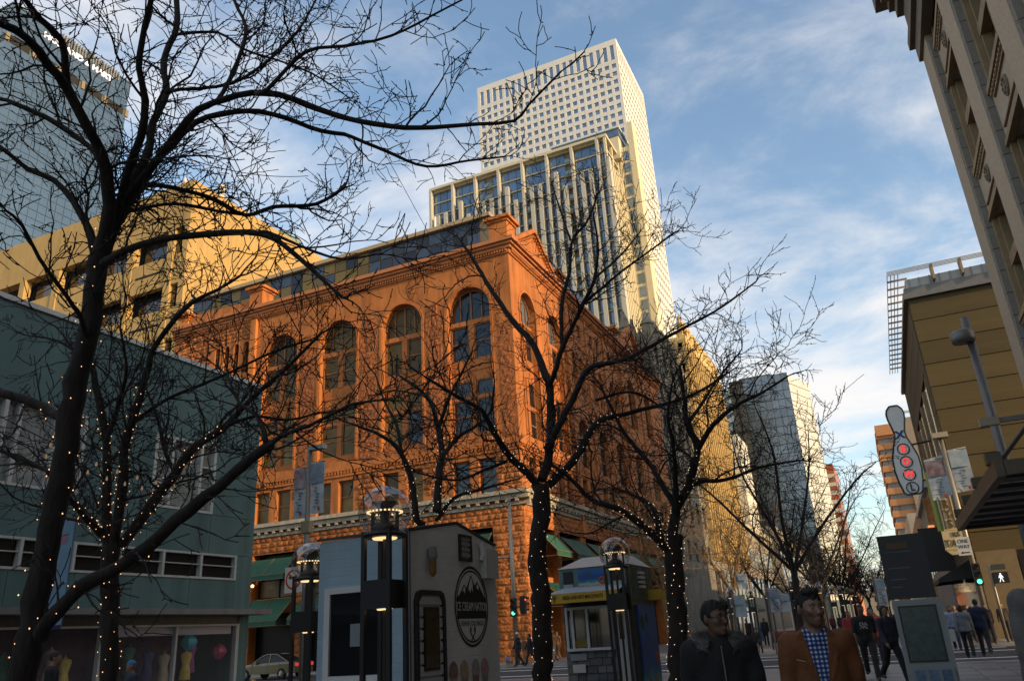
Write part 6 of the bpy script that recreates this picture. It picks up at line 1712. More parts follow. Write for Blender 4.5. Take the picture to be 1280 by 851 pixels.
# ---- map pylon
pc0 = at(1097, 672, 15); a1 = at(1147, 664, 15); 
PYL = thing('map_pylon', 'grey street-map pylon with a dark header panel and leaflet rack', 'map stand', (.15, 15, 0))
p0x, p1x, pyy = pc0.x, a1.x, pc0.y
part('header', MB().box(p0x-.02, p1x+.05, pyy-.05, pyy+.05, 1.72, 2.74), mat('header_navy', (.018, .02, .028), .5), PYL)
ht_ = MB(); 
for i, (z, w_) in enumerate(((2.46, .5), (2.2, .42), (2.02, .3), (1.9, .2))): ht_.box(p0x+.06, p0x+.06+w_*.8, pyy-.056, pyy-.052, z, z+(.015 if i else .012))
part('header_rules', ht_, mat('header_blue', (.10, .13, .17), .6), PYL, kind='stuff')
part('header_title', MB().box(p0x+.1, p0x+.42, pyy-.056, pyy-.052, 2.52, 2.62), mat('header_gold', (.10, .06, .02), .6), PYL)
part('body', MB().box(p0x+.0, p1x+.1, pyy-.09, pyy+.09, .0, 1.7), mat('pylon_grey', (.25, .28, .28), .55, var=.1), PYL)
mp_ = part('map', MB().box(p0x+.1, p1x-.02, pyy-.1, pyy-.092, .78, 1.58), mat('map_sheet', (.035, .075, .075), .3, var=.6, scale=9), PYL); part('map_frame', MB().box(p0x+.07, p1x+.01, pyy-.098, pyy-.0905, .75, 1.61), BLACK, mp_)
part('leaflet_rack', MB().box(p0x+.08, p1x+.06, pyy-.16, pyy-.095, .34, .66), mat('pylon_grey', (.25, .28, .28), .55), PYL)
for i in range(3): part('leaflet', MB().box(p0x+.12+i*.19, p0x+.26+i*.19, pyy-.175, pyy-.163, .4, .64), mat('leaflet_blue', (.10, .16, .25), .6, var=.4, scale=12), PYL)
part('lower_recess', MB().box(p0x+.12, p1x+.0, pyy-.1, pyy-.092, .0, .3), BLACK, PYL)
# ---- planters, bins, bollard, low barrier
for (x, y), D, lab, c in (((981, 800), 58, 'round terracotta-red planter bowl beside the tree trunk', (.25, .06, .035)), ((938, 800), 60, 'dark brown planter bowl behind the man in the black jacket', (.07, .035, .025))):
    p = at(x, y, D); o = thing('planter_bowl', lab, 'planter', (p.x, p.y, 0)); part('bowl', MB().lathe([(.35, 0), (.42, .1), (.75, .6), (.8, .85), (.7, .85), (.65, .7), (0, .7)], p.x, p.y, 20), mat('planter_%d' % D, c, .7, var=.15), o, True)
    part('soil', MB().lathe([(.66, .74), (0, .78)], p.x, p.y, 16), mat('soil', (.03, .022, .015), .95), o)
p = at(948, 795, 60); o = thing('newspaper_box', 'blue newspaper box next to dark-clothed passers-by', 'newspaper box', (p.x, p.y, 0)); part('cabinet', MB().box(p.x-.3, p.x+.3, p.y-.25, p.y+.25, .25, 1.15), mat('box_blue', (.03, .10, .22), .5, var=.3, scale=6), o); part('window', MB().box(p.x-.22, p.x+.22, p.y-.256, p.y-.252, .65, 1.05), mat('newsprint', (.25, .25, .24), .7, var=.5, scale=14), o); part('pedestal', MB().box(p.x-.08, p.x+.08, p.y-.08, p.y+.08, 0, .25), BLACK, o)
p = at(316, 846, 27); o = thing('yellow_hydrant', 'yellow hydrant at the kerb in front of the parked gold sedan', 'hydrant', (p.x, p.y, 0)); part('barrel', MB().lathe([(.16, 0), (.16, .06), (.1, .08), (.1, .55), (.14, .57), (.14, .62), (.1, .7), (0, .76)], p.x, p.y, 12), mat('hydrant_yellow', (.5, .27, .02), .5, var=.1), o, True); part('outlet', MB().tube([(p.x-.2, p.y, .42), (p.x+.2, p.y, .42)], .055, 8), mat('hydrant_yellow', (.5, .27, .02), .5), o)
p = at(337, 846, 24); o = thing('concrete_bench', 'low dark concrete bench block near the yellow hydrant', 'bench', (p.x, p.y, 0)); part('seat', MB().box(p.x-.9, p.x+.9, p.y-.3, p.y+.3, .38, .62), mat('bench_grey', (.07, .07, .075), .7, var=.2), o); part('leg', MB().box(p.x-.7, p.x-.5, p.y-.25, p.y+.25, 0, .38), CONC, o); part('leg', MB().box(p.x+.5, p.x+.7, p.y-.25, p.y+.25, 0, .38), CONC, o)
# banners on thin posts down the mall
for i, ((x, y), D, z0, z1, lab) in enumerate((((922, 790), 38, 1.75, 2.65, 'pale blue banner on a thin post behind the man in the black jacket'), ((967, 790), 42, 1.9, 3.0, 'white patterned banner with a red seal beside the far tree trunk'), ((981, 790), 43, 1.9, 2.75, 'plain white banner without a seal beside the far tree trunk'), ((931, 790), 46, 3.2, 4.0, 'small blue-topped banner high among the far twigs'), ((1103, 780), 50, 1.9, 3.4, 'pale banner beside the map pylon'))):
    p = at(x, y, D); o = thing('banner_post', lab, 'banner', (p.x, p.y, 0)); part('post', MB().tube([(p.x, p.y, 0), (p.x, p.y, z1+.2)], .05, 8), GALVD, o); banner(o, p.x+.05, p.x+.05+.5, p.y, z0, z1, (3, 1, 1, 1, 3)[i], 0, i in (1, 4))
p = at(65, 710, 13); o = thing('vertical_street_banner', 'pale blue vertical banner hanging beside the leaning trunk', 'banner', (p.x, p.y, 0)); part('post', MB().tube([(p.x-.06, p.y, 0), (p.x-.06, p.y, 3.9)], .045, 8), BLACK, o)
g = MB(); g.box(p.x-.02, p.x+.36, p.y-.01, p.y+.01, 1.95, 3.42); part('cloth', g, mat('banner_lightblue', (.12, .21, .29), .8, var=.15), o); part('hem', MB().box(p.x-.02, p.x+.36, p.y-.014, p.y-.011, 1.95, 2.0), mat('hem_navy', (.01, .015, .05), .7), o); part('emblem', MB().lathe([(.0, 0), (.08, 0)], 0, 0, 14), mat('pink_ink', (.25, .14, .2), .7), o, wloc=(p.x+.18, p.y-.014, 3.15)).rotation_euler = (R(90), 0, 0)

# ---- gold sedan parked in the side street
def sedan(cx, cy, label):
    C = thing('sedan', label, 'car', (cx, cy, -.12))
    PA = mat('gold_paint', (.20, .165, .10), .3, metal=.55, coat=.5)
    z = -.12
    # side profile, front towards -X
    low = [(-2.35, .35), (-2.38, .62), (-2.2, .78), (-1.2, .93), (1.55, 1.0), (2.3, .98), (2.4, .8), (2.38, .35)]
    b = MB(); n = len(low)
    secs = [(-.90, .94), (-.86, 1.0), (.86, 1.0), (.90, .94)]
    vs = []
    for wy, s_ in secs:
        for a, h in low: vs.append((cx+a*(1 if s_ == 1 else .985), cy+wy, z+(h if s_ == 1 else .35+(h-.35)*.8)))
    fs = []
    for k in range(3):
        for i in range(n): fs.append((k*n+i, k*n+(i+1) % n, (k+1)*n+(i+1) % n, (k+1)*n+i))
    fs += [tuple(range(n-1, -1, -1)), tuple(range(3*n, 4*n))]
    b.add(vs, fs); part('body', b, PA, C)
    ro = [(-1.05, .95), (-.35, 1.38), (.1, 1.46), (.75, 1.44), (1.75, 1.0)]
    g = MB(); g.add([(cx+a, cy+s_*(.80 if h < 1.1 else .62), z+h) for s_ in (-1, 1) for a, h in ro], [(0, 1, 2, 3, 4), (9, 8, 7, 6, 5), (0, 5, 6, 1), (1, 6, 7, 2), (2, 7, 8, 3), (3, 8, 9, 4)]); part('cabin', g, mat('car_glass', (.015, .015, .015), .12, spec=.3), C)
    rp = MB(); rp.add([(cx+a, cy+s_*.625, z+h+.012) for s_ in (-1, 1) for a, h in ro[1:4]], [(0, 3, 4, 1), (1, 4, 5, 2)])
    for a0, h0, a1, h1 in ((-1.05, .95, -.35, 1.38), (1.75, 1.0, .75, 1.44), (.32, .98, .28, 1.46), (-.35, 1.38, .1, 1.46), (.1, 1.46, .75, 1.44)):
        for s_ in (-1, 1): rp.tube([(cx+a0, cy+s_*(.81 if h0 < 1.1 else .63), z+h0), (cx+a1, cy+s_*.63, z+h1)], .035, 5)
    part('roof', rp, PA, C)
    for a in (-1.45, 1.38):
        for s_ in (-1, 1):
            t = MB(); t.lathe([(.18, -.1), (.30, -.1), (.325, -.05), (.325, .05), (.30, .1), (.18, .1)], 0, 0, 18); wv = part('wheel', t, mat('tyre', (.012, .012, .012), .8), C, wloc=(cx+a, cy+s_*.84, z+.33)); wv.rotation_euler = (R(90), 0, 0)
            q = MB(); q.lathe([(0, .09), (.06, .095), (.19, .08), (.2, .06)], 0, 0, 14)
            for k in range(5):
                an = k*2*math.pi/5; q.tube([(0, 0, .1), (.18*math.cos(an), .18*math.sin(an), .09)], .03, 4)
            r_ = part('rim', q, mat('alloy', (.45, .42, .36), .3, metal=.8), wv, wloc=WO[wv.name]); r_.scale = (1, 1, 1 if s_ < 0 else -1)
    for s_ in (-1, 1):
        part('headlight', MB().box(cx-2.36, cx-2.12, cy+s_*.62-.18, cy+s_*.62+.18, z+.62, z+.76), mat('headlamp', (.8, .75, .55), .2, emit=(1, .85, .5), estr=.25), C)
        part('tail_light', MB().box(cx+2.18, cx+2.41, cy+s_*.66-.2, cy+s_*.66+.2, z+.72, z+.9), mat('tail_lamp', (.5, .02, .03), .3, emit=(1, .08, .1), estr=.3), C)
        part('mirror', MB().box(cx-.72, cx-.55, cy+s_*.92-.08, cy+s_*.92+.08, z+.95, z+1.08), PA, C)
    dl = MB()
    for a in (-.95, .28, 1.2): dl.box(cx+a-.008, cx+a+.008, cy-.905, cy-.87, z+.4, z+.93)
    part('door_seam', dl, BLACK, C)
    part('bumper', MB().box(cx-2.41, cx-2.3, cy-.75, cy+.75, z+.3, z+.55).box(cx+2.33, cx+2.43, cy-.75, cy+.75, z+.35, z+.62), PA, C)
sedan(-36.2, 41.6, 'gold sedan driving along the side street under the green awnings')
# ------------------------------------------------------------------ people: implicit surfaces meshed with surface nets
def smin(a, b, k):
    h = np.clip(.5+.5*(b-a)/k, 0, 1)
    return b+(a-b)*h-k*h*(1-h)
def smax(a, b, k): return -smin(-a, -b, k)
def s_rc(P, a, b, ra, rb):
    a = np.array(a, np.float32); b = np.array(b, np.float32); ba = b-a; pa = P-a
    h = np.clip((pa@ba)/max(1e-9, float(ba@ba)), 0, 1)
    d = pa-h[..., None]*ba
    return np.sqrt((d*d).sum(-1))-(ra+(rb-ra)*h)
def s_el(P, c, r):
    p = P-np.array(c, np.float32); r = np.array(r, np.float32)
    k0 = np.sqrt(((p/r)**2).sum(-1))+1e-9; k1 = np.sqrt(((p/r/r)**2).sum(-1))+1e-9
    return k0*(k0-1)/k1
def surface_net(f, xs, ys, zs):
    """mesh of f = 0 on a (possibly uneven) grid"""
    G = np.stack(np.meshgrid(xs, ys, zs, indexing='ij'), -1).astype(np.float32)
    V = f(G); S_ = V < 0
    nx, ny, nz = V.shape
    acc = np.zeros((nx-1, ny-1, nz-1, 3), np.float32); cnt = np.zeros((nx-1, ny-1, nz-1), np.float32)
    sl = lambda o: tuple(slice(a, a+n-1) for a, n in zip(o, (nx, ny, nz)))
    cor = [(i, j, k) for i in (0, 1) for j in (0, 1) for k in (0, 1)]
    for a in cor:
        for ax in range(3):
            if a[ax]: continue
            b = list(a); b[ax] = 1
            va, vb = V[sl(a)], V[sl(b)]
            m = (va < 0) != (vb < 0)
            t = np.where(m, va/np.where(va == vb, 1, va-vb), 0)[..., None]
            p = G[sl(a)]+(G[sl(b)]-G[sl(a)])*t
            acc += p*m[..., None]; cnt += m
    act = cnt > 0
    idx = -np.ones(act.shape, np.int64); idx[act] = np.arange(act.sum())
    verts = acc[act]/cnt[act][:, None]
    faces = []
    for ax in range(3):
        o1, o2 = [q for q in range(3) if q != ax]
        A = [slice(None)]*3; B = [slice(None)]*3
        A[ax] = slice(0, -1); B[ax] = slice(1, None)
        ch = S_[tuple(A)] != S_[tuple(B)]
        ins = S_[tuple(A)]
        ii = np.argwhere(ch)
        n1, n2 = V.shape[o1], V.shape[o2]
        ok = (ii[:, o1] > 0) & (ii[:, o2] > 0) & (ii[:, o1] < n1-1) & (ii[:, o2] < n2-1)
        ii = ii[ok]
        if not len(ii): continue
        def g(d1, d2):
            q = ii.copy(); q[:, o1] += d1; q[:, o2] += d2
            return idx[q[:, 0], q[:, 1], q[:, 2]]
        quad = np.stack([g(-1, -1), g(0, -1), g(0, 0), g(-1, 0)], 1)
        flip = ins[ii[:, 0], ii[:, 1], ii[:, 2]]
        if ax == 1: flip = ~flip
        quad[~flip] = quad[~flip][:, ::-1]
        faces.append(quad)
    F_ = np.concatenate(faces) if faces else np.zeros((0, 4), int)
    F_ = F_[(F_ >= 0).all(1)]
    return verts, F_
def net_mesh(name, f, lo, hi, res, m, zs=None):
    xs = np.arange(lo[0], hi[0]+res, res); ys = np.arange(lo[1], hi[1]+res, res)
    if zs is None: zs = np.arange(lo[2], hi[2]+res, res)
    v, q = surface_net(f, xs, ys, zs)
    me = bpy.data.meshes.new(name)
    me.vertices.add(len(v)); me.vertices.foreach_set('co', v.astype(np.float32).ravel())
    me.loops.add(len(q)*4); me.loops.foreach_set('vertex_index', q.astype(np.int32).ravel())
    me.polygons.add(len(q)); me.polygons.foreach_set('loop_start', np.arange(len(q), dtype=np.int32)*4)
    try: me.polygons.foreach_set('loop_total', np.full(len(q), 4, np.int32))
    except Exception: pass
    me.polygons.foreach_set('use_smooth', np.ones(len(q), bool))
    me.update(calc_edges=True); me.validate()
    me.materials.append(m)
    return me
def rotz_m(a):
    c, s_ = math.cos(a), math.sin(a); return np.array([[c, -s_, 0], [s_, c, 0], [0, 0, 1]], np.float32)
SKIN = {k: mat('skin_'+k, c, .55, var=.12, scale=12) for k, c in (('light', (.21, .115, .072)), ('tan', (.13, .068, .04)), ('dark', (.12, .065, .04)))}
def cloth_mat(c):
    return mat('cloth_%d_%d_%d' % tuple(int(x*1000) for x in c), c, .9, var=.2, scale=7, bump=.3, bscale=22, bdist=.03)
def plaid():
    m = mat('blue_plaid', (.03, .06, .2), .85)
    t = m.node_tree; b = t.nodes['Principled BSDF']; tc = t.nodes.new('ShaderNodeTexCoord'); sx = t.nodes.new('ShaderNodeSeparateXYZ'); t.links.new(tc.outputs['Object'], sx.inputs[0])
    outs = []
    for ax in ('X', 'Z'):
        a = t.nodes.new('ShaderNodeMath'); a.operation = 'MULTIPLY'; a.inputs[1].default_value = 36; t.links.new(sx.outputs[ax], a.inputs[0])
        f = t.nodes.new('ShaderNodeMath'); f.operation = 'FRACT'; t.links.new(a.outputs[0], f.inputs[0])
        g = t.nodes.new('ShaderNodeMath'); g.operation = 'GREATER_THAN'; g.inputs[1].default_value = .55; t.links.new(f.outputs[0], g.inputs[0]); outs.append(g)
    ad = t.nodes.new('ShaderNodeMath'); ad.operation = 'ADD'; t.links.new(outs[0].outputs[0], ad.inputs[0]); t.links.new(outs[1].outputs[0], ad.inputs[1])
    hf = t.nodes.new('ShaderNodeMath'); hf.operation = 'MULTIPLY'; hf.inputs[1].default_value = .5; t.links.new(ad.outputs[0], hf.inputs[0])
    rp = t.nodes.new('ShaderNodeValToRGB'); e = rp.color_ramp.elements; rp.color_ramp.interpolation = 'CONSTANT'
    e[0].color = (.012, .02, .07, 1); e[1].position = .9; e[1].color = (.45, .5, .55, 1); q = e.new(.4); q.color = (.035, .08, .26, 1)
    t.links.new(hf.outputs[0], rp.inputs[0]); t.links.new(rp.outputs[0], b.inputs['Base Color'])
    return m
class Person:
    def __init__(s, label, pos, face, h=1.75, stride=0.0, arms=((.1, .1, .2), (-.1, .1, .2)), head=0.0, nod=0.0, girth=1.0, lean=0.0):
        s.k = h/1.75; s.pos = Vector(pos); s.g = girth
        s.rot = math.atan2(face[1], face[0])-math.pi/2
        s.root = thing('person', label, 'person', tuple(s.pos))
        s.hy = head; s.nod = nod
        z0 = 0
        s.leg = []
        for sd, a in ((-1, stride), (1, -stride)):
            hip = np.array([sd*.09*girth, 0, .93]); kb = .12+max(0, -a)*.9
            knee = hip+.43*np.array([0, math.sin(a), -math.cos(a)]); b = a-kb
            ank = knee+.42*np.array([sd*.01, math.sin(b), -math.cos(b)]); s.leg.append([sd, hip, knee, ank])
        drop = min(l[3][2] for l in s.leg)-.085
        s.dz = -drop
        for l in s.leg:
            for i in (1, 2, 3): l[i] = l[i]+np.array([0, 0, s.dz])
        z = s.dz
        s.arm = []
        for sd, (p, q, e) in zip((-1, 1), arms):
            sh = np.array([sd*.185*girth, -.01, 1.415+z]); d = np.array([sd*math.sin(q), math.sin(p)*math.cos(q), -math.cos(p)*math.cos(q)])
            el = sh+.285*d; p2 = p+e; d2 = np.array([sd*math.sin(q)*.3-sd*.12*(e > .8), math.sin(p2), -math.cos(p2)]); d2 /= np.linalg.norm(d2)
            wr = el+.25*d2; s.arm.append((sd, sh, el, wr, d2))
        s.hc = np.array([0, .025, 1.632+z]); s.z = z
        s.Rh = (rotz_m(head)@np.array([[1, 0, 0], [0, math.cos(nod), -math.sin(nod)], [0, math.sin(nod), math.cos(nod)]], np.float32))
    def hp(s, P): return (P-s.hc.astype(np.float32))@s.Rh           # into the head frame
    def torso(s, P, o=0.0):
        g, z = s.g, s.z
        d = s_el(P, (0, 0, 1.25+z), (.165*g+o, .105*g+o, .21+o))
        d = smin(d, s_el(P, (0, .005, 1.06+z), (.145*g+o, .098*g+o, .17+o)), .08)
        d = smin(d, s_el(P, (0, 0, .945+z), (.155*g+o, .108*g+o, .12+o)), .06)
        d = smin(d, s_rc(P, (-.15*g, -.01, 1.405+z), (.15*g, -.01, 1.405+z), .062+o, .062+o), .07)
        return smin(d, s_rc(P, (0, -.02, 1.43+z), (0, -.01, 1.49+z), .08+o, .058+o), .05)
    def arms_f(s, P, o=0.0, d=None, upto=1.0):
        for sd, sh, el, wr, d2 in s.arm:
            a = smin(s_rc(P, sh, el, .056+o, .043+o), s_rc(P, el, el+(wr-el)*upto, .043+o, .032+o*1.1), .02)
            d = a if d is None else smin(d, a, .035)
        return d
    def legs_f(s, P, o=0.0, taper=True, upto=1.0):
        d = s_el(P, (0, -.005, .93+s.z), (.155*s.g+o, .108*s.g+o, .11+o))
        for sd, hip, kn, an in s.leg:
            a = smin(s_rc(P, hip, kn, .085*s.g+o, .056+o), s_rc(P, kn, kn+(an-kn)*upto, .056+o, (.042 if taper else .05)+o), .03)
            d = smin(d, a, .04)
        return d
    def head_f(s, P, fine=True):
        Q = s.hp(P)
        d = s_el(Q, (0, -.012, .025), (.075, .095, .092))
        d = smin(d, s_el(Q, (0, .022, -.03), (.060, .070, .086)), .03)
        d = smin(d, s_el(Q, (0, .045, -.083), (.042, .040, .030)), .025)
        d = smin(d, s_el(Q, (0, .072, -.096), (.019, .018, .016)), .02)
        d = smin(d, s_rc(Q, (0, .088, .012), (0, .112, -.026), .008, .0125), .012)
        for sd in (-1, 1):
            d = smin(d, s_el(Q, (sd*.078, -.008, -.006), (.010, .020, .032)), .010)
            if fine:
                d = smin(d, s_el(Q, (sd*.028, .083, .024), (.024, .011, .008)), .012)
                d = smin(d, s_el(Q, (sd*.037, .066, -.022), (.022, .020, .020)), .02)
                d = smin(d, s_el(Q, (sd*.010, .104, -.032), (.008, .009, .007)), .006)
                d = smax(d, -s_el(Q, (sd*.030, .103, .005), (.019, .020, .011)), .010)
        if fine:
            d = smin(d, s_el(Q, (0, .094, -.058), (.021, .009, .0055)), .006)
            d = smin(d, s_el(Q, (0, .092, -.070), (.017, .009, .006)), .006)
        return d
    def bounds(s, pad=.06):
        pts = [p for l in s.leg for p in l[1:]]+[p for a in s.arm for p in a[1:4]]+[s.hc]
        lo = np.min(pts, 0)-.16-pad; hi = np.max(pts, 0)+.16+pad
        lo[0] = min(lo[0], -.27*s.g-pad); hi[0] = max(hi[0], .27*s.g+pad); lo[1] = min(lo[1], -.2); hi[1] = max(hi[1], .24)
        lo[2] = -.02; hi[2] = 1.80+s.z
        return lo, hi
    def place(s, name, me, kind=None):
        o = part(name, me, None, s.root, kind=kind, wloc=tuple(s.pos))
        o.rotation_euler = (0, 0, s.rot); o.scale = (s.k,)*3
        return o
    def fingers(s, m):
        """five jointed fingers on each palm, gently curled"""
        mb = MB()
        for sd, sh, el, wr, d2 in s.arm:
            d = Vector(d2); side = Vector((0, 1, 0)); side = (side-d*side.dot(d)).normalized(); nrm = d.cross(side).normalized()*(-sd)
            palm = Vector(wr)+d*.085
            for k, (off, L) in enumerate(((-.027, .062), (-.009, .074), (.009, .080), (.027, .070))):
                p = palm+side*off-d*.02; q = d.copy(); pts = [p]
                for j in range(3):
                    q = (q+nrm*.28).normalized(); pts.append(pts[-1]+q*L*(.48, .32, .26)[j])
                mb.tube(pts, [.0095, .009, .0082, .0065], 5)
            p = Vector(wr)+d*.035+side*.03; q = (d*.7+side*.7).normalized(); pts = [p, p+q*.032, p+q*.03+(d+side*.2).normalized()*.034+nrm*.008, p+q*.03+(d+side*.2).normalized()*.052+nrm*.018]
            mb.tube(pts, [.012, .0115, .010, .0075], 5)
        return mb
    def build(s, skin='tan', top=(.03, .03, .03), trousers=(.02, .02, .025), shoes=(.015, .012, .012), hair=(.012, .009, .007), res=.024, fine=False, hairstyle='short', sleeves=1.0, puff=.016, coat=0.0, topmat=None, openv=None, topname='jacket', hat=None, collar=False):
        lo, hi = s.bounds()
        SK = SKIN[skin]
        def body(P):
            d = s.torso(P, -.004); d = s.arms_f(P, -.002, d)
            d = smin(d, s.legs_f(P, -.004), .03)
            for sd, sh, el, wr, d2 in s.arm: d = smin(d, smin(s_rc(P, wr, wr+d2*.05, .026, .030), s_rc(P, wr+d2*.04, wr+d2*.085, .034, .027), .015), .015)
            for sd, hip, kn, an in s.leg: d = smin(d, s_rc(P, an, an+np.array([sd*.02, .13, -.055]), .035, .024), .02)
            d = smin(d, s_rc(P, (0, -.012, 1.46+s.z), s.hc+np.array([0, -.02, -.05]), .060, .052), .03)
            return smin(d, s.head_f(P, fine), .02)
        zs = None
        if fine: zs = np.concatenate([np.arange(lo[2], 1.38+s.z, .04), np.arange(1.38+s.z, hi[2], res)])
        me = net_mesh('body', body, lo, hi, res, SK, zs)
        bm_ = bmesh.new(); bm_.from_mesh(me); fm = s.fingers(SK)
        vs = [bm_.verts.new(v) for v in fm.v]
        for f in fm.f:
            try: bm_.faces.new([vs[i] for i in f]).smooth = True
            except Exception: pass
        bm_.to_mesh(me); bm_.free()
        s.body = s.place('body', me)
        o = puff
        wob = lambda P: .004*np.sin(P[..., 2]*26+P[..., 0]*9)+.003*np.sin(P[..., 0]*40+P[..., 2]*17)
        def topf(P):
            d = s.arms_f(P, o*.9, s.torso(P, o), sleeves)
            if coat: d = smin(d, s_rc(P, (0, -.005, .95+s.z), (0, -.005, .95-coat+s.z), .15*s.g+o, .17*s.g+o), .05)
            d = d+wob(P)
            cut = s_el(P, (0, .0, 1.545+s.z), (.068, .075, .08))
            d = smax(d, -cut, .01)
            d = np.maximum(d, (.88 if not coat else .93-coat)+s.z-P[..., 2])
            if openv is not None:
                zb, w = openv
                hw = np.clip((P[..., 2]-s.z-zb)/(1.50-zb), 0, 1)*w+.004
                d = np.maximum(d, -np.maximum(np.abs(P[..., 0])-hw, -P[..., 1]+.0))
            return d
        rr = res if not fine else .011
        z2 = np.arange(lo[2], hi[2]-.2, rr) if not fine else np.concatenate([np.arange(.6, 1.1+s.z, .05), np.arange(1.1+s.z, 1.56+s.z, rr)])
        s.place(topname, net_mesh(topname, topf, lo-.04, hi+.04, rr, topmat or cloth_mat(top), z2))
        lf = lambda P: np.maximum(np.maximum(s.legs_f(P, .012, False)+wob(P)*.7, P[..., 2]-(.99+s.z)), .03-P[..., 2]*.0-(P[..., 2]-.06)*3)
        s.place('trousers', net_mesh('trousers', lf, lo, [hi[0], hi[1], 1.05+s.z], max(res, .018), cloth_mat(trousers)))
        def sh(P):
            d = None
            for sd, hip, kn, an in s.leg:
                a = smin(s_rc(P, an+np.array([0, -.03, -.035]), an+np.array([sd*.02, .15, -.05]), .042, .034), s_rc(P, an, an+np.array([0, 0, .03]), .046, .046), .03)
                a = np.maximum(a, (an[2]-.085)-P[..., 2]); d = a if d is None else np.minimum(d, a)
            return d
        s.place('shoes', net_mesh('shoes', sh, lo, [hi[0], hi[1]+.08, .6], max(.014, res*.8), mat('shoe_%d' % int(shoes[0]*1000), shoes, .6)))
        if hat: hair_c = hat
        def hf(P):
            Q = s.hp(P); n = .004*np.sin(Q[..., 0]*130+Q[..., 2]*60)*np.sin(Q[..., 1]*110)
            d = s_el(Q, (0, -.016, .029), (.0805, .0995, .0965))
            if hairstyle == 'quiff': d = smin(d, s_el(Q, (.0, .03, .108), (.058, .056, .026)), .03)
            if hairstyle == 'long': d = smin(d, s_rc(Q, (0, -.055, .0), (0, -.07, -.17), .085, .07), .05)
            if hairstyle == 'bob': d = smin(d, s_rc(Q, (0, -.045, .0), (0, -.05, -.09), .088, .08), .05)
            line = .052-np.clip((-Q[..., 1]+.055), 0, .2)*1.15           # hairline: high in front, down to the nape
            line = np.where(np.abs(Q[..., 0]) > .066, np.minimum(line, -.015-np.clip(.02-Q[..., 1], 0, .1)*.5), line)
            if hairstyle in ('long', 'bob'): line = np.where(Q[..., 1] < .0, -.3, line)
            if hat: line = np.full_like(line, .03)
            d = np.maximum(d, line-Q[..., 2])
            face = s_el(Q, (0, .10, -.02), (.066, .045, .078)); d = np.maximum(d, -face)
            return d+(n if not hat else 0)
        c = s.hc
        hm = net_mesh('hat' if hat else 'hair', hf, c-[.16, .18, .30], c+[.16, .18, .2], .006 if fine else .014, mat('hair_%d' % int(hair[0]*10000), hair, .75, var=.3, scale=20) if not hat else cloth_mat(hat))
        s.place('hat' if hat else 'hair', hm)
        if fine:      # loose strands over the moulded hair
            st = MB(); rg = np.random.RandomState(4)
            co = np.empty(len(hm.vertices)*3); hm.vertices.foreach_get('co', co); co = co.reshape(-1, 3)
            no = np.empty(len(hm.vertices)*3); hm.vertices.foreach_get('normal', no); no = no.reshape(-1, 3)
            fw = s.Rh@np.array([0, 1, 0], np.float32)
            for i in rg.randint(0, len(co), 5200):
                b = Vector(co[i]); n_ = Vector(no[i]); t_ = Vector((rg.normal(0, .6), rg.normal(0, .6), rg.normal(0, .5)))
                back = Vector((-fw[0], -fw[1], .25)) if hairstyle == 'quiff' else Vector((fw[0]*.5, fw[1]*.5, -.4))
                tp = b+(n_*.55+back*.8+t_*.5).normalized()*rg.uniform(.005, .014); sd_ = n_.cross(t_)
                if sd_.length < 1e-4: continue
                sd_ = sd_.normalized()*.0012; st.add([b-sd_-n_*.002, b+sd_-n_*.002, tp], [(0, 1, 2)])
            s.place('hair_strands', st.mesh('hair_strands', hm.materials[0]), 'stuff')
        return s
    def hl(s, p):
        """head-frame point to person-local"""
        return Vector(s.Rh@np.array(p, np.float32)+s.hc)
def gpos(x, y, D):
    p = at(x, y, D); return (p.x, p.y, 0)
TOC = lambda p: (-p[0], -p[1])
def glasses(P):
    mb = MB()
    for sd in (-1, 1):
        pts = [P.hl((sd*.031+.023*math.cos(a*math.pi/6), .104-.012*abs(math.cos(a*math.pi/6)), .004+.018*math.sin(a*math.pi/6))) for a in range(13)]; mb.tube(pts, .0022, 5, False)
        mb.tube([P.hl((sd*.054, .094, .008)), P.hl((sd*.078, .02, .006)), P.hl((sd*.08, -.01, .002))], .002, 4)
    mb.tube([P.hl((-.009, .108, .007)), P.hl((.009, .108, .007))], .002, 4)
    P.place('glasses', mb.mesh('glasses', BLACK))
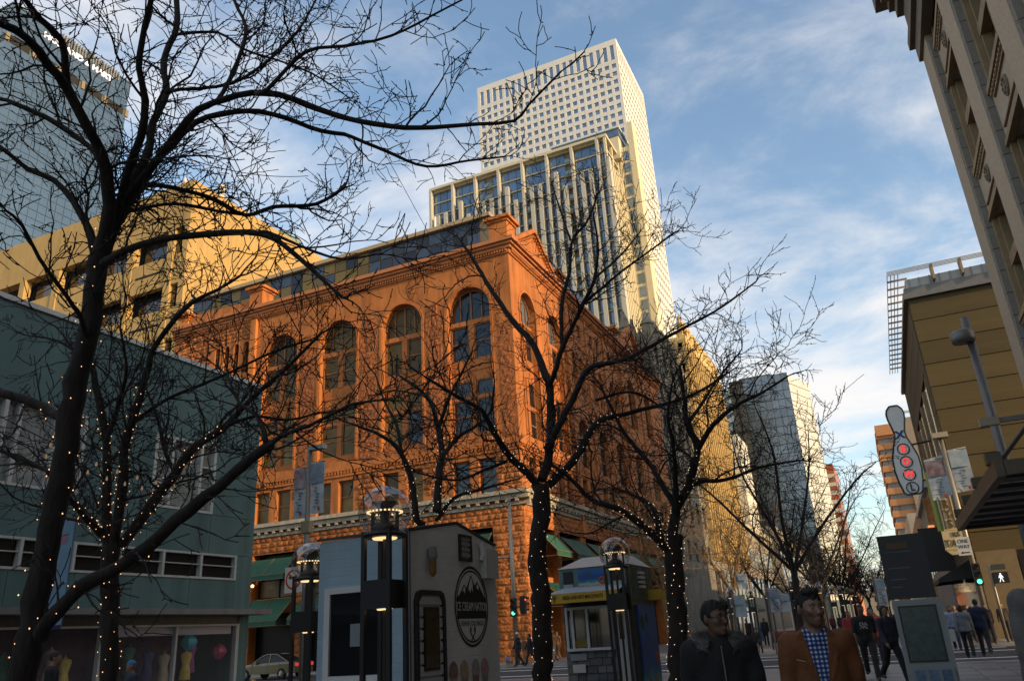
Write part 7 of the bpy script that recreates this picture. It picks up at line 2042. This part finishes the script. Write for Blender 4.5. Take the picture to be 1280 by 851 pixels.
def face_parts(P, brow=(.012, .009, .007), beard=None):
    eb = MB()
    for sd in (-1, 1):
        eb.tube([P.hl((sd*.012, .094, .027)), P.hl((sd*.03, .092, .032)), P.hl((sd*.05, .076, .027))], [.0035, .004, .002], 5)
    P.place('eyebrows', eb.mesh('eyebrows', mat('brow', brow, .8)))
    for sd in (-1, 1):
        e = MB(); c = P.hl((sd*.030, .077, .005)); r_ = .0125
        e.lathe([(r_*math.sin(math.pi*k/8), -r_*math.cos(math.pi*k/8)) for k in range(9)], 0, 0, 10)
        me = e.mesh('eye', mat('eye_white', (.22, .20, .19), .3)); me.transform(Matrix.Translation(c)); P.place('eye', me)
        i = MB(); c = P.hl((sd*.030+.002, .0865, .005)); i.lathe([(0, .0045), (.004, .003), (.0055, 0), (.004, -.003), (0, -.0045)], 0, 0, 8); me = i.mesh('iris', mat('iris', (.02, .012, .008), .2)); me.transform(Matrix.Translation(c)); P.place('iris', me)
    lp = MB(); lp.tube([P.hl((-.019, .094, -.064)), P.hl((0, .102, -.061)), P.hl((.019, .094, -.064))], [.002, .0038, .002], 5); lp.tube([P.hl((-.016, .093, -.067)), P.hl((0, .100, -.071)), P.hl((.016, .093, -.067))], [.002, .0045, .002], 5)
    P.place('lips', lp.mesh('lips', mat('lip', (.22, .09, .07), .5)))
    if beard:
        def bf(Q0):
            Q = P.hp(Q0); d = P.head_f(Q0, True)-.0012
            d = np.maximum(d, Q[..., 2]+.042+np.clip(np.abs(Q[..., 0])-.03, 0, .1)*-1.3); d = np.maximum(d, -.0-Q[..., 1])
            mouth = s_el(Q, (0, .095, -.064), (.024, .03, .011)); return np.maximum(d, -mouth)
        P.place('beard', net_mesh('beard', bf, P.hc-[.1, .1, .16], P.hc+[.1, .16, .06], .006, mat('stubble', beard, .8)))
# -- man in the black jacket with the fur-trimmed hood
p = gpos(894, 780, 5.75)
A = Person('man with glasses in a black jacket with a grey fur hood, looking aside', p, (-p[0]+.9, -p[1]), 1.655, .18, ((.15, .12, .3), (-.1, .12, .3)), .55, -.03, 1.02)
A.build('tan', (.010, .010, .011), (.015, .015, .018), hair=(.010, .008, .007), res=.0075, fine=True, puff=.034, topname='jacket')
face_parts(A); glasses(A)
rnd = random.Random(3); fur = MB()
for i in range(5200):
    q = rnd.uniform(0, 2*math.pi); w = rnd.uniform(0, 2*math.pi); Rr = .135; r0 = .042
    if math.cos(q-math.pi/2) > .9: continue
    cz = 1.475+A.z-.03*math.sin(q)
    c = Vector((Rr*1.12*math.cos(q), Rr*.92*math.sin(q)-.015, cz)); n_ = Vector((math.cos(q)*math.cos(w), math.sin(q)*math.cos(w), math.sin(w)))
    b = c+n_*r0; t = b+(n_+Vector((rnd.gauss(0, .5), rnd.gauss(0, .5), rnd.gauss(-.1, .5)))).normalized()*rnd.uniform(.015, .04)
    sd = n_.orthogonal().normalized()*.0022; fur.add([b-sd, b+sd, t], [(0, 1, 2)])
A.place('fur_trim', fur.mesh('fur_trim', mat('fur_grey', (.20, .19, .185), .9)), 'stuff')
tor = MB()
pts = [Vector((.135*1.12*math.cos(a*math.pi/12), .135*.92*math.sin(a*math.pi/12)-.015, 1.475+A.z-.03*math.sin(a*math.pi/12))) for a in range(25) if math.cos(a*math.pi/12-math.pi/2) < .93]
i0 = next(i for i in range(len(pts)-1) if (pts[i+1]-pts[i]).length > .08) if any((pts[i+1]-pts[i]).length > .08 for i in range(len(pts)-1)) else None
pts = pts[i0+1:]+pts[:i0+1] if i0 is not None else pts
tor.tube(pts, .044, 10); A.place('hood_roll', tor.mesh('hood_roll', mat('fur_under', (.07, .065, .06), .95), True))
zp = MB(); zp.tube([(0, .128, 1.45+A.z), (0, .152, 1.3+A.z), (0, .16, 1.1+A.z)], .004, 5); A.place('zip', zp.mesh('zip', GREY))
# -- man in the rust blazer and plaid shirt
p = gpos(1016, 780, 5.75)
Bm = Person('man in a rust-brown blazer over a blue and white plaid shirt', p, (-p[0]+.5, -p[1]), 1.68, -.18, ((-.1, .12, .25), (.15, .12, .25)), .42, -.03, .98)
Bm.build('light', (.13, .045, .012), (.02, .02, .03), hair=(.008, .006, .005), res=.0075, fine=True, hairstyle='quiff', puff=.020, openv=(1.02, .075), topname='blazer')
face_parts(Bm, (.008, .006, .005), (.115, .062, .04))
sf_ = lambda P: np.maximum(np.maximum(np.maximum(Bm.torso(P, .010), -s_el(P, (0, .03, 1.56+Bm.z), (.062, .085, .095))), 0.88+Bm.z-P[..., 2]), np.abs(P[..., 0])-.15)
Bm.place('shirt', net_mesh('shirt', sf_, [-.2, -.2, .85+Bm.z], [.2, .2, 1.55+Bm.z], .01, plaid()))
for sd in (-1, 1):
    q = MB(); q.prism([(sd*.010, 1.10), (sd*.085, 1.49), (sd*.125, 1.46), (sd*.12, 1.33), (sd*.098, 1.315), (sd*.105, 1.29), (sd*.02, 1.06)], lambda a, b, d: (a, d+.150-max(0, b-1.2)*.24-abs(a)*.22, b+Bm.z), 0, .007)
    Bm.place('lapel', q.mesh('lapel', cloth_mat((.12, .04, .011))))
    q = MB(); q.prism([(sd*.004, 1.425), (sd*.06, 1.5), (sd*.075, 1.48), (sd*.05, 1.40)], lambda a, b, d: (a, d+.108-max(0, b-1.42)*.5-abs(a)*.35, b+Bm.z), 0, .005); Bm.place('shirt_collar', q.mesh('shirt_collar', plaid()))
q = MB(); q.prism([(.095, 1.30), (.15, 1.315), (.15, 1.323), (.095, 1.308)], lambda a, b, d: (a, d+.122, b+Bm.z), 0, .008); Bm.place('pocket_edge', q.mesh('pocket_edge', mat('pocket_pale', (.3, .2, .13), .8)))
# -- the rest of the street
def walker(label, px, D, away=False, turn=0.0, h=1.74, **k):
    p = gpos(px[0], px[1], D); st = k.pop('stride', .32); arms = k.pop('arms', ((-st*.9, .1, .25), (st*.9, .1, .25))); gi = k.pop('girth', 1.0); hd = k.pop('head', 0.0); nod = k.pop('nod', 0.0)
    f = Vector((p[0], p[1], 0)) if away else Vector((-p[0], -p[1], 0)); f.rotate(Matrix.Rotation(turn, 3, 'Z'))
    return Person(label, p, (f.x, f.y), h, st, arms, hd, nod, gi).build(**k)
W = walker('man in a black t-shirt with a pale chest print striding past the map pylon', (1079, 780), 22.5, h=1.8, skin='tan', top=(.012, .012, .013), trousers=(.022, .022, .022), sleeves=.12, stride=.36, girth=1.1)
cp_ = MB(); 
for j in range(5):
    for i in range(6):
        if (i*3+j*5) % 7 < 5: cp_.box(-.09+i*.03, -.065+i*.03, .135, .14, 1.2+W.z+j*.03, 1.224+W.z+j*.03)
W.place('chest_print', cp_.mesh('chest_print', mat('print_pale', (.35, .37, .35), .8)), 'stuff')
walker('person in a bright red jacket behind the black t-shirt man', (1091, 780), 27, skin='light', top=(.5, .06, .03), trousers=(.02, .02, .03), hairstyle='bob', stride=.25)
walker('person in a dark red hooded top behind the striding man', (1062, 780), 34, skin='light', top=(.28, .03, .03), trousers=(.03, .03, .03), hat=(.3, .03, .03))
walker('dark-haired person in navy half hidden by the map pylon', (1108, 780), 21, skin='light', top=(.018, .02, .035), trousers=(.012, .012, .014), hairstyle='bob', stride=.38, turn=.5)
walker('woman in a grey quilted jacket walking away with black trousers', (1207, 790), 31, True, h=1.66, skin='light', top=(.16, .18, .20), trousers=(.012, .012, .014), hair=(.012, .010, .009), hairstyle='bob', puff=.04, stride=.24)
walker('man in a navy jacket walking away beside the quilted jacket', (1228, 790), 31.5, True, h=1.84, skin='tan', top=(.015, .022, .05), trousers=(.015, .018, .03), shoes=(.12, .04, .02), puff=.03, stride=.34, girth=1.08)
walker('white-haired woman in black looking down at her hands', (1172, 780), 37, h=1.66, skin='light', top=(.012, .011, .012), trousers=(.02, .014, .014), hair=(.35, .3, .25), hairstyle='bob', coat=.3, arms=((.35, .05, 1.6), (.35, .05, 1.6)), nod=-.35, stride=.1)
walker('small child in a pink coat beside the woman in black', (1163, 785), 36, h=1.08, skin='light', top=(.5, .09, .14), trousers=(.35, .3, .28), hat=(.45, .1, .15), puff=.03, stride=.2)
c_ = walker('person in a pale blue top carrying a white shopping bag', (1192, 785), 37.5, h=1.68, skin='light', top=(.25, .3, .42), trousers=(.03, .05, .11), hairstyle='long', hair=(.06, .035, .02), stride=.18)
pb_ = gpos(1186, 785, 37.3); bg_ = thing('shopping_bag', 'white shopping bag held by the person in pale blue', 'bag', (pb_[0], pb_[1], .45)); part('bag', MB().box(pb_[0]-.18, pb_[0]+.18, pb_[1]-.07, pb_[1]+.07, .35, .8), mat('bag_white', (.55, .54, .52), .6), bg_); part('handle', MB().tube([(pb_[0]-.08, pb_[1], .8), (pb_[0]-.04, pb_[1], .95), (pb_[0]+.04, pb_[1], .95), (pb_[0]+.08, pb_[1], .8)], .008, 5), WHITE, bg_)
for px, D, lab, tp, hr in (((1197, 780), 47, 'sunlit fair-haired pedestrian farther up the pavement', (.2, .12, .08), (.25, .14, .05)), ((1204, 780), 48.5, 'sunlit brown-haired pedestrian farther up the pavement', (.1, .08, .07), (.08, .04, .02)), ((1213, 780), 45.5, 'sunlit pedestrian in a tan top just ahead of the couple', (.3, .2, .1), (.05, .03, .02)), ((1180, 780), 46, 'pedestrian in a blue coat behind the white-haired woman', (.06, .12, .2), (.3, .28, .25)), ((1237, 785), 43, 'dark-jacketed pedestrian beyond the navy jacket man', (.03, .02, .02), (.02, .015, .01)), ((1257, 780), 45, 'pedestrian with a sunlit face by the dark doorway', (.04, .03, .03), (.03, .02, .015))):
    walker(lab, px, D, skin='light', top=tp, hair=hr, h=1.72, stride=.2)
walker('man in a grey shirt walking away close to the glass canopy', (1338, 790), 6.2, True, h=1.88, skin='light', top=(.10, .095, .088), trousers=(.015, .018, .03), res=.014, girth=1.12, stride=.1)
walker('man in a white cap and dark coat by the sandstone corner', (646, 790), 45.5, skin='light', top=(.015, .016, .025), trousers=(.02, .02, .025), hat=(.5, .48, .45), turn=-1.2, coat=.2, stride=.25)
walker('woman in a dark coat striding beside the white-capped man', (661, 790), 45.8, skin='light', top=(.018, .018, .022), trousers=(.015, .015, .018), hairstyle='long', turn=-1.3, coat=.25, stride=.42, h=1.68)
walker('small figure in a brown coat between the white-capped man and the woman', (654, 790), 47.5, skin='light', top=(.16, .08, .04), trousers=(.2, .12, .08), turn=-1.0, h=1.5, stride=.2)
walker('sunlit person in a rust coat between the doughnut kiosk and the sandstone corner', (691, 790), 50.5, skin='light', top=(.35, .15, .05), trousers=(.3, .22, .16), hair=(.2, .1, .04), turn=-.8, stride=.25)
walker('sunlit companion in brown beside the rust coat near the sandstone corner', (696, 790), 51.5, skin='light', top=(.22, .1, .05), trousers=(.1, .06, .05), hair=(.12, .06, .03), turn=-.8, stride=.2, h=1.66)
walker('dark-clothed person standing beside the blue newspaper box', (956, 785), 57, skin='tan', top=(.012, .013, .02), trousers=(.012, .012, .016), stride=.08)
walker('person in dark clothes behind the planter bowls', (934, 785), 53, skin='tan', top=(.02, .014, .012), trousers=(.015, .012, .012), stride=.2)
CROWD = []
for i in range(3):
    P_ = walker('small dark pedestrian in the far crowd down the mall', (1030+i*7.5+(i % 3)*2, 770), 62+i*5+(i % 2)*9, skin='light', top=[(.03, .03, .04), (.15, .03, .03), (.05, .06, .1)][i % 3], h=1.66+.04*(i % 4), res=.03, stride=.2); P_.root['group'] = 'far crowd on the mall'; CROWD.append(P_)
for i in range(3, 20):
    p = gpos(1030+i*7.5+(i % 3)*2, 770, 62+i*5+(i % 2)*9) if i < 9 else gpos(1085+(i-9)*14.5+(i % 3)*3, 770, 50+(i*7) % 23); src = CROWD[i % 3].root
    o = src.copy(); COL.objects.link(o); o.location = p; WO[o.name] = Vector(p)
    for ch in src.children:
        c = ch.copy(); COL.objects.link(c); c.parent = o
walker('dark-coated passer-by in front of the teal shop window', (64, 850), 17.5, skin='light', top=(.012, .012, .014), trousers=(.012, .012, .014), turn=1.4, coat=.25, h=1.74, stride=.25)
walker('passer-by in a blue knitted hat in front of the teal shop window', (163, 850), 17.0, skin='light', top=(.03, .04, .06), hat=(.04, .16, .35), turn=-1.3, h=1.5, stride=.2)
# -- small dog in a blue coat
p = gpos(637, 830, 44.5)
DG = thing('dog', 'small dog in a blue coat on the kerb by the white-capped man', 'dog', p)
def dogf(P):
    d = s_el(P, (0, 0, .34), (.10, .24, .115)); d = smin(d, s_el(P, (0, .14, .36), (.10, .12, .13)), .05)
    d = smin(d, s_rc(P, (0, .22, .42), (0, .30, .52), .07, .055), .04); d = smin(d, s_el(P, (0, .34, .55), (.062, .075, .06)), .03); d = smin(d, s_rc(P, (0, .38, .53), (0, .46, .515), .036, .026), .02)
    for sd in (-1, 1):
        d = smin(d, s_rc(P, (sd*.065, .17, .3), (sd*.065, .18, .14), .042, .026), .03); d = smin(d, s_rc(P, (sd*.065, .18, .14), (sd*.065, .19, .02), .026, .028), .01)
        d = smin(d, s_rc(P, (sd*.065, -.17, .32), (sd*.07, -.12, .22), .06, .036), .03); d = smin(d, s_rc(P, (sd*.07, -.12, .22), (sd*.07, -.22, .13), .032, .024), .02); d = smin(d, s_rc(P, (sd*.07, -.22, .13), (sd*.07, -.2, .02), .024, .027), .01)
        d = smin(d, s_rc(P, (sd*.045, .31, .6), (sd*.06, .30, .66), .022, .01), .01)
    return smin(d, s_rc(P, (0, -.24, .38), (0, -.36, .5), .025, .012), .02)
me = net_mesh('body', dogf, [-.2, -.42, -.02], [.2, .52, .72], .016, mat('dog_fur', (.30, .2, .12), .9, var=.4, scale=10)); o = part('body', me, None, DG, wloc=p); o.rotation_euler = (0, 0, R(60))
cf = lambda P: np.maximum(np.maximum(smin(s_el(P, (0, 0, .34), (.118, .255, .132)), s_el(P, (0, .14, .36), (.118, .13, .147)), .05), np.abs(P[..., 1]-.02)-.17), .27-P[..., 2])
me = net_mesh('coat', cf, [-.2, -.3, .2], [.2, .35, .6], .016, mat('dog_coat', (.05, .12, .3), .8)); o = part('coat', me, None, DG, wloc=p); o.rotation_euler = (0, 0, R(60))
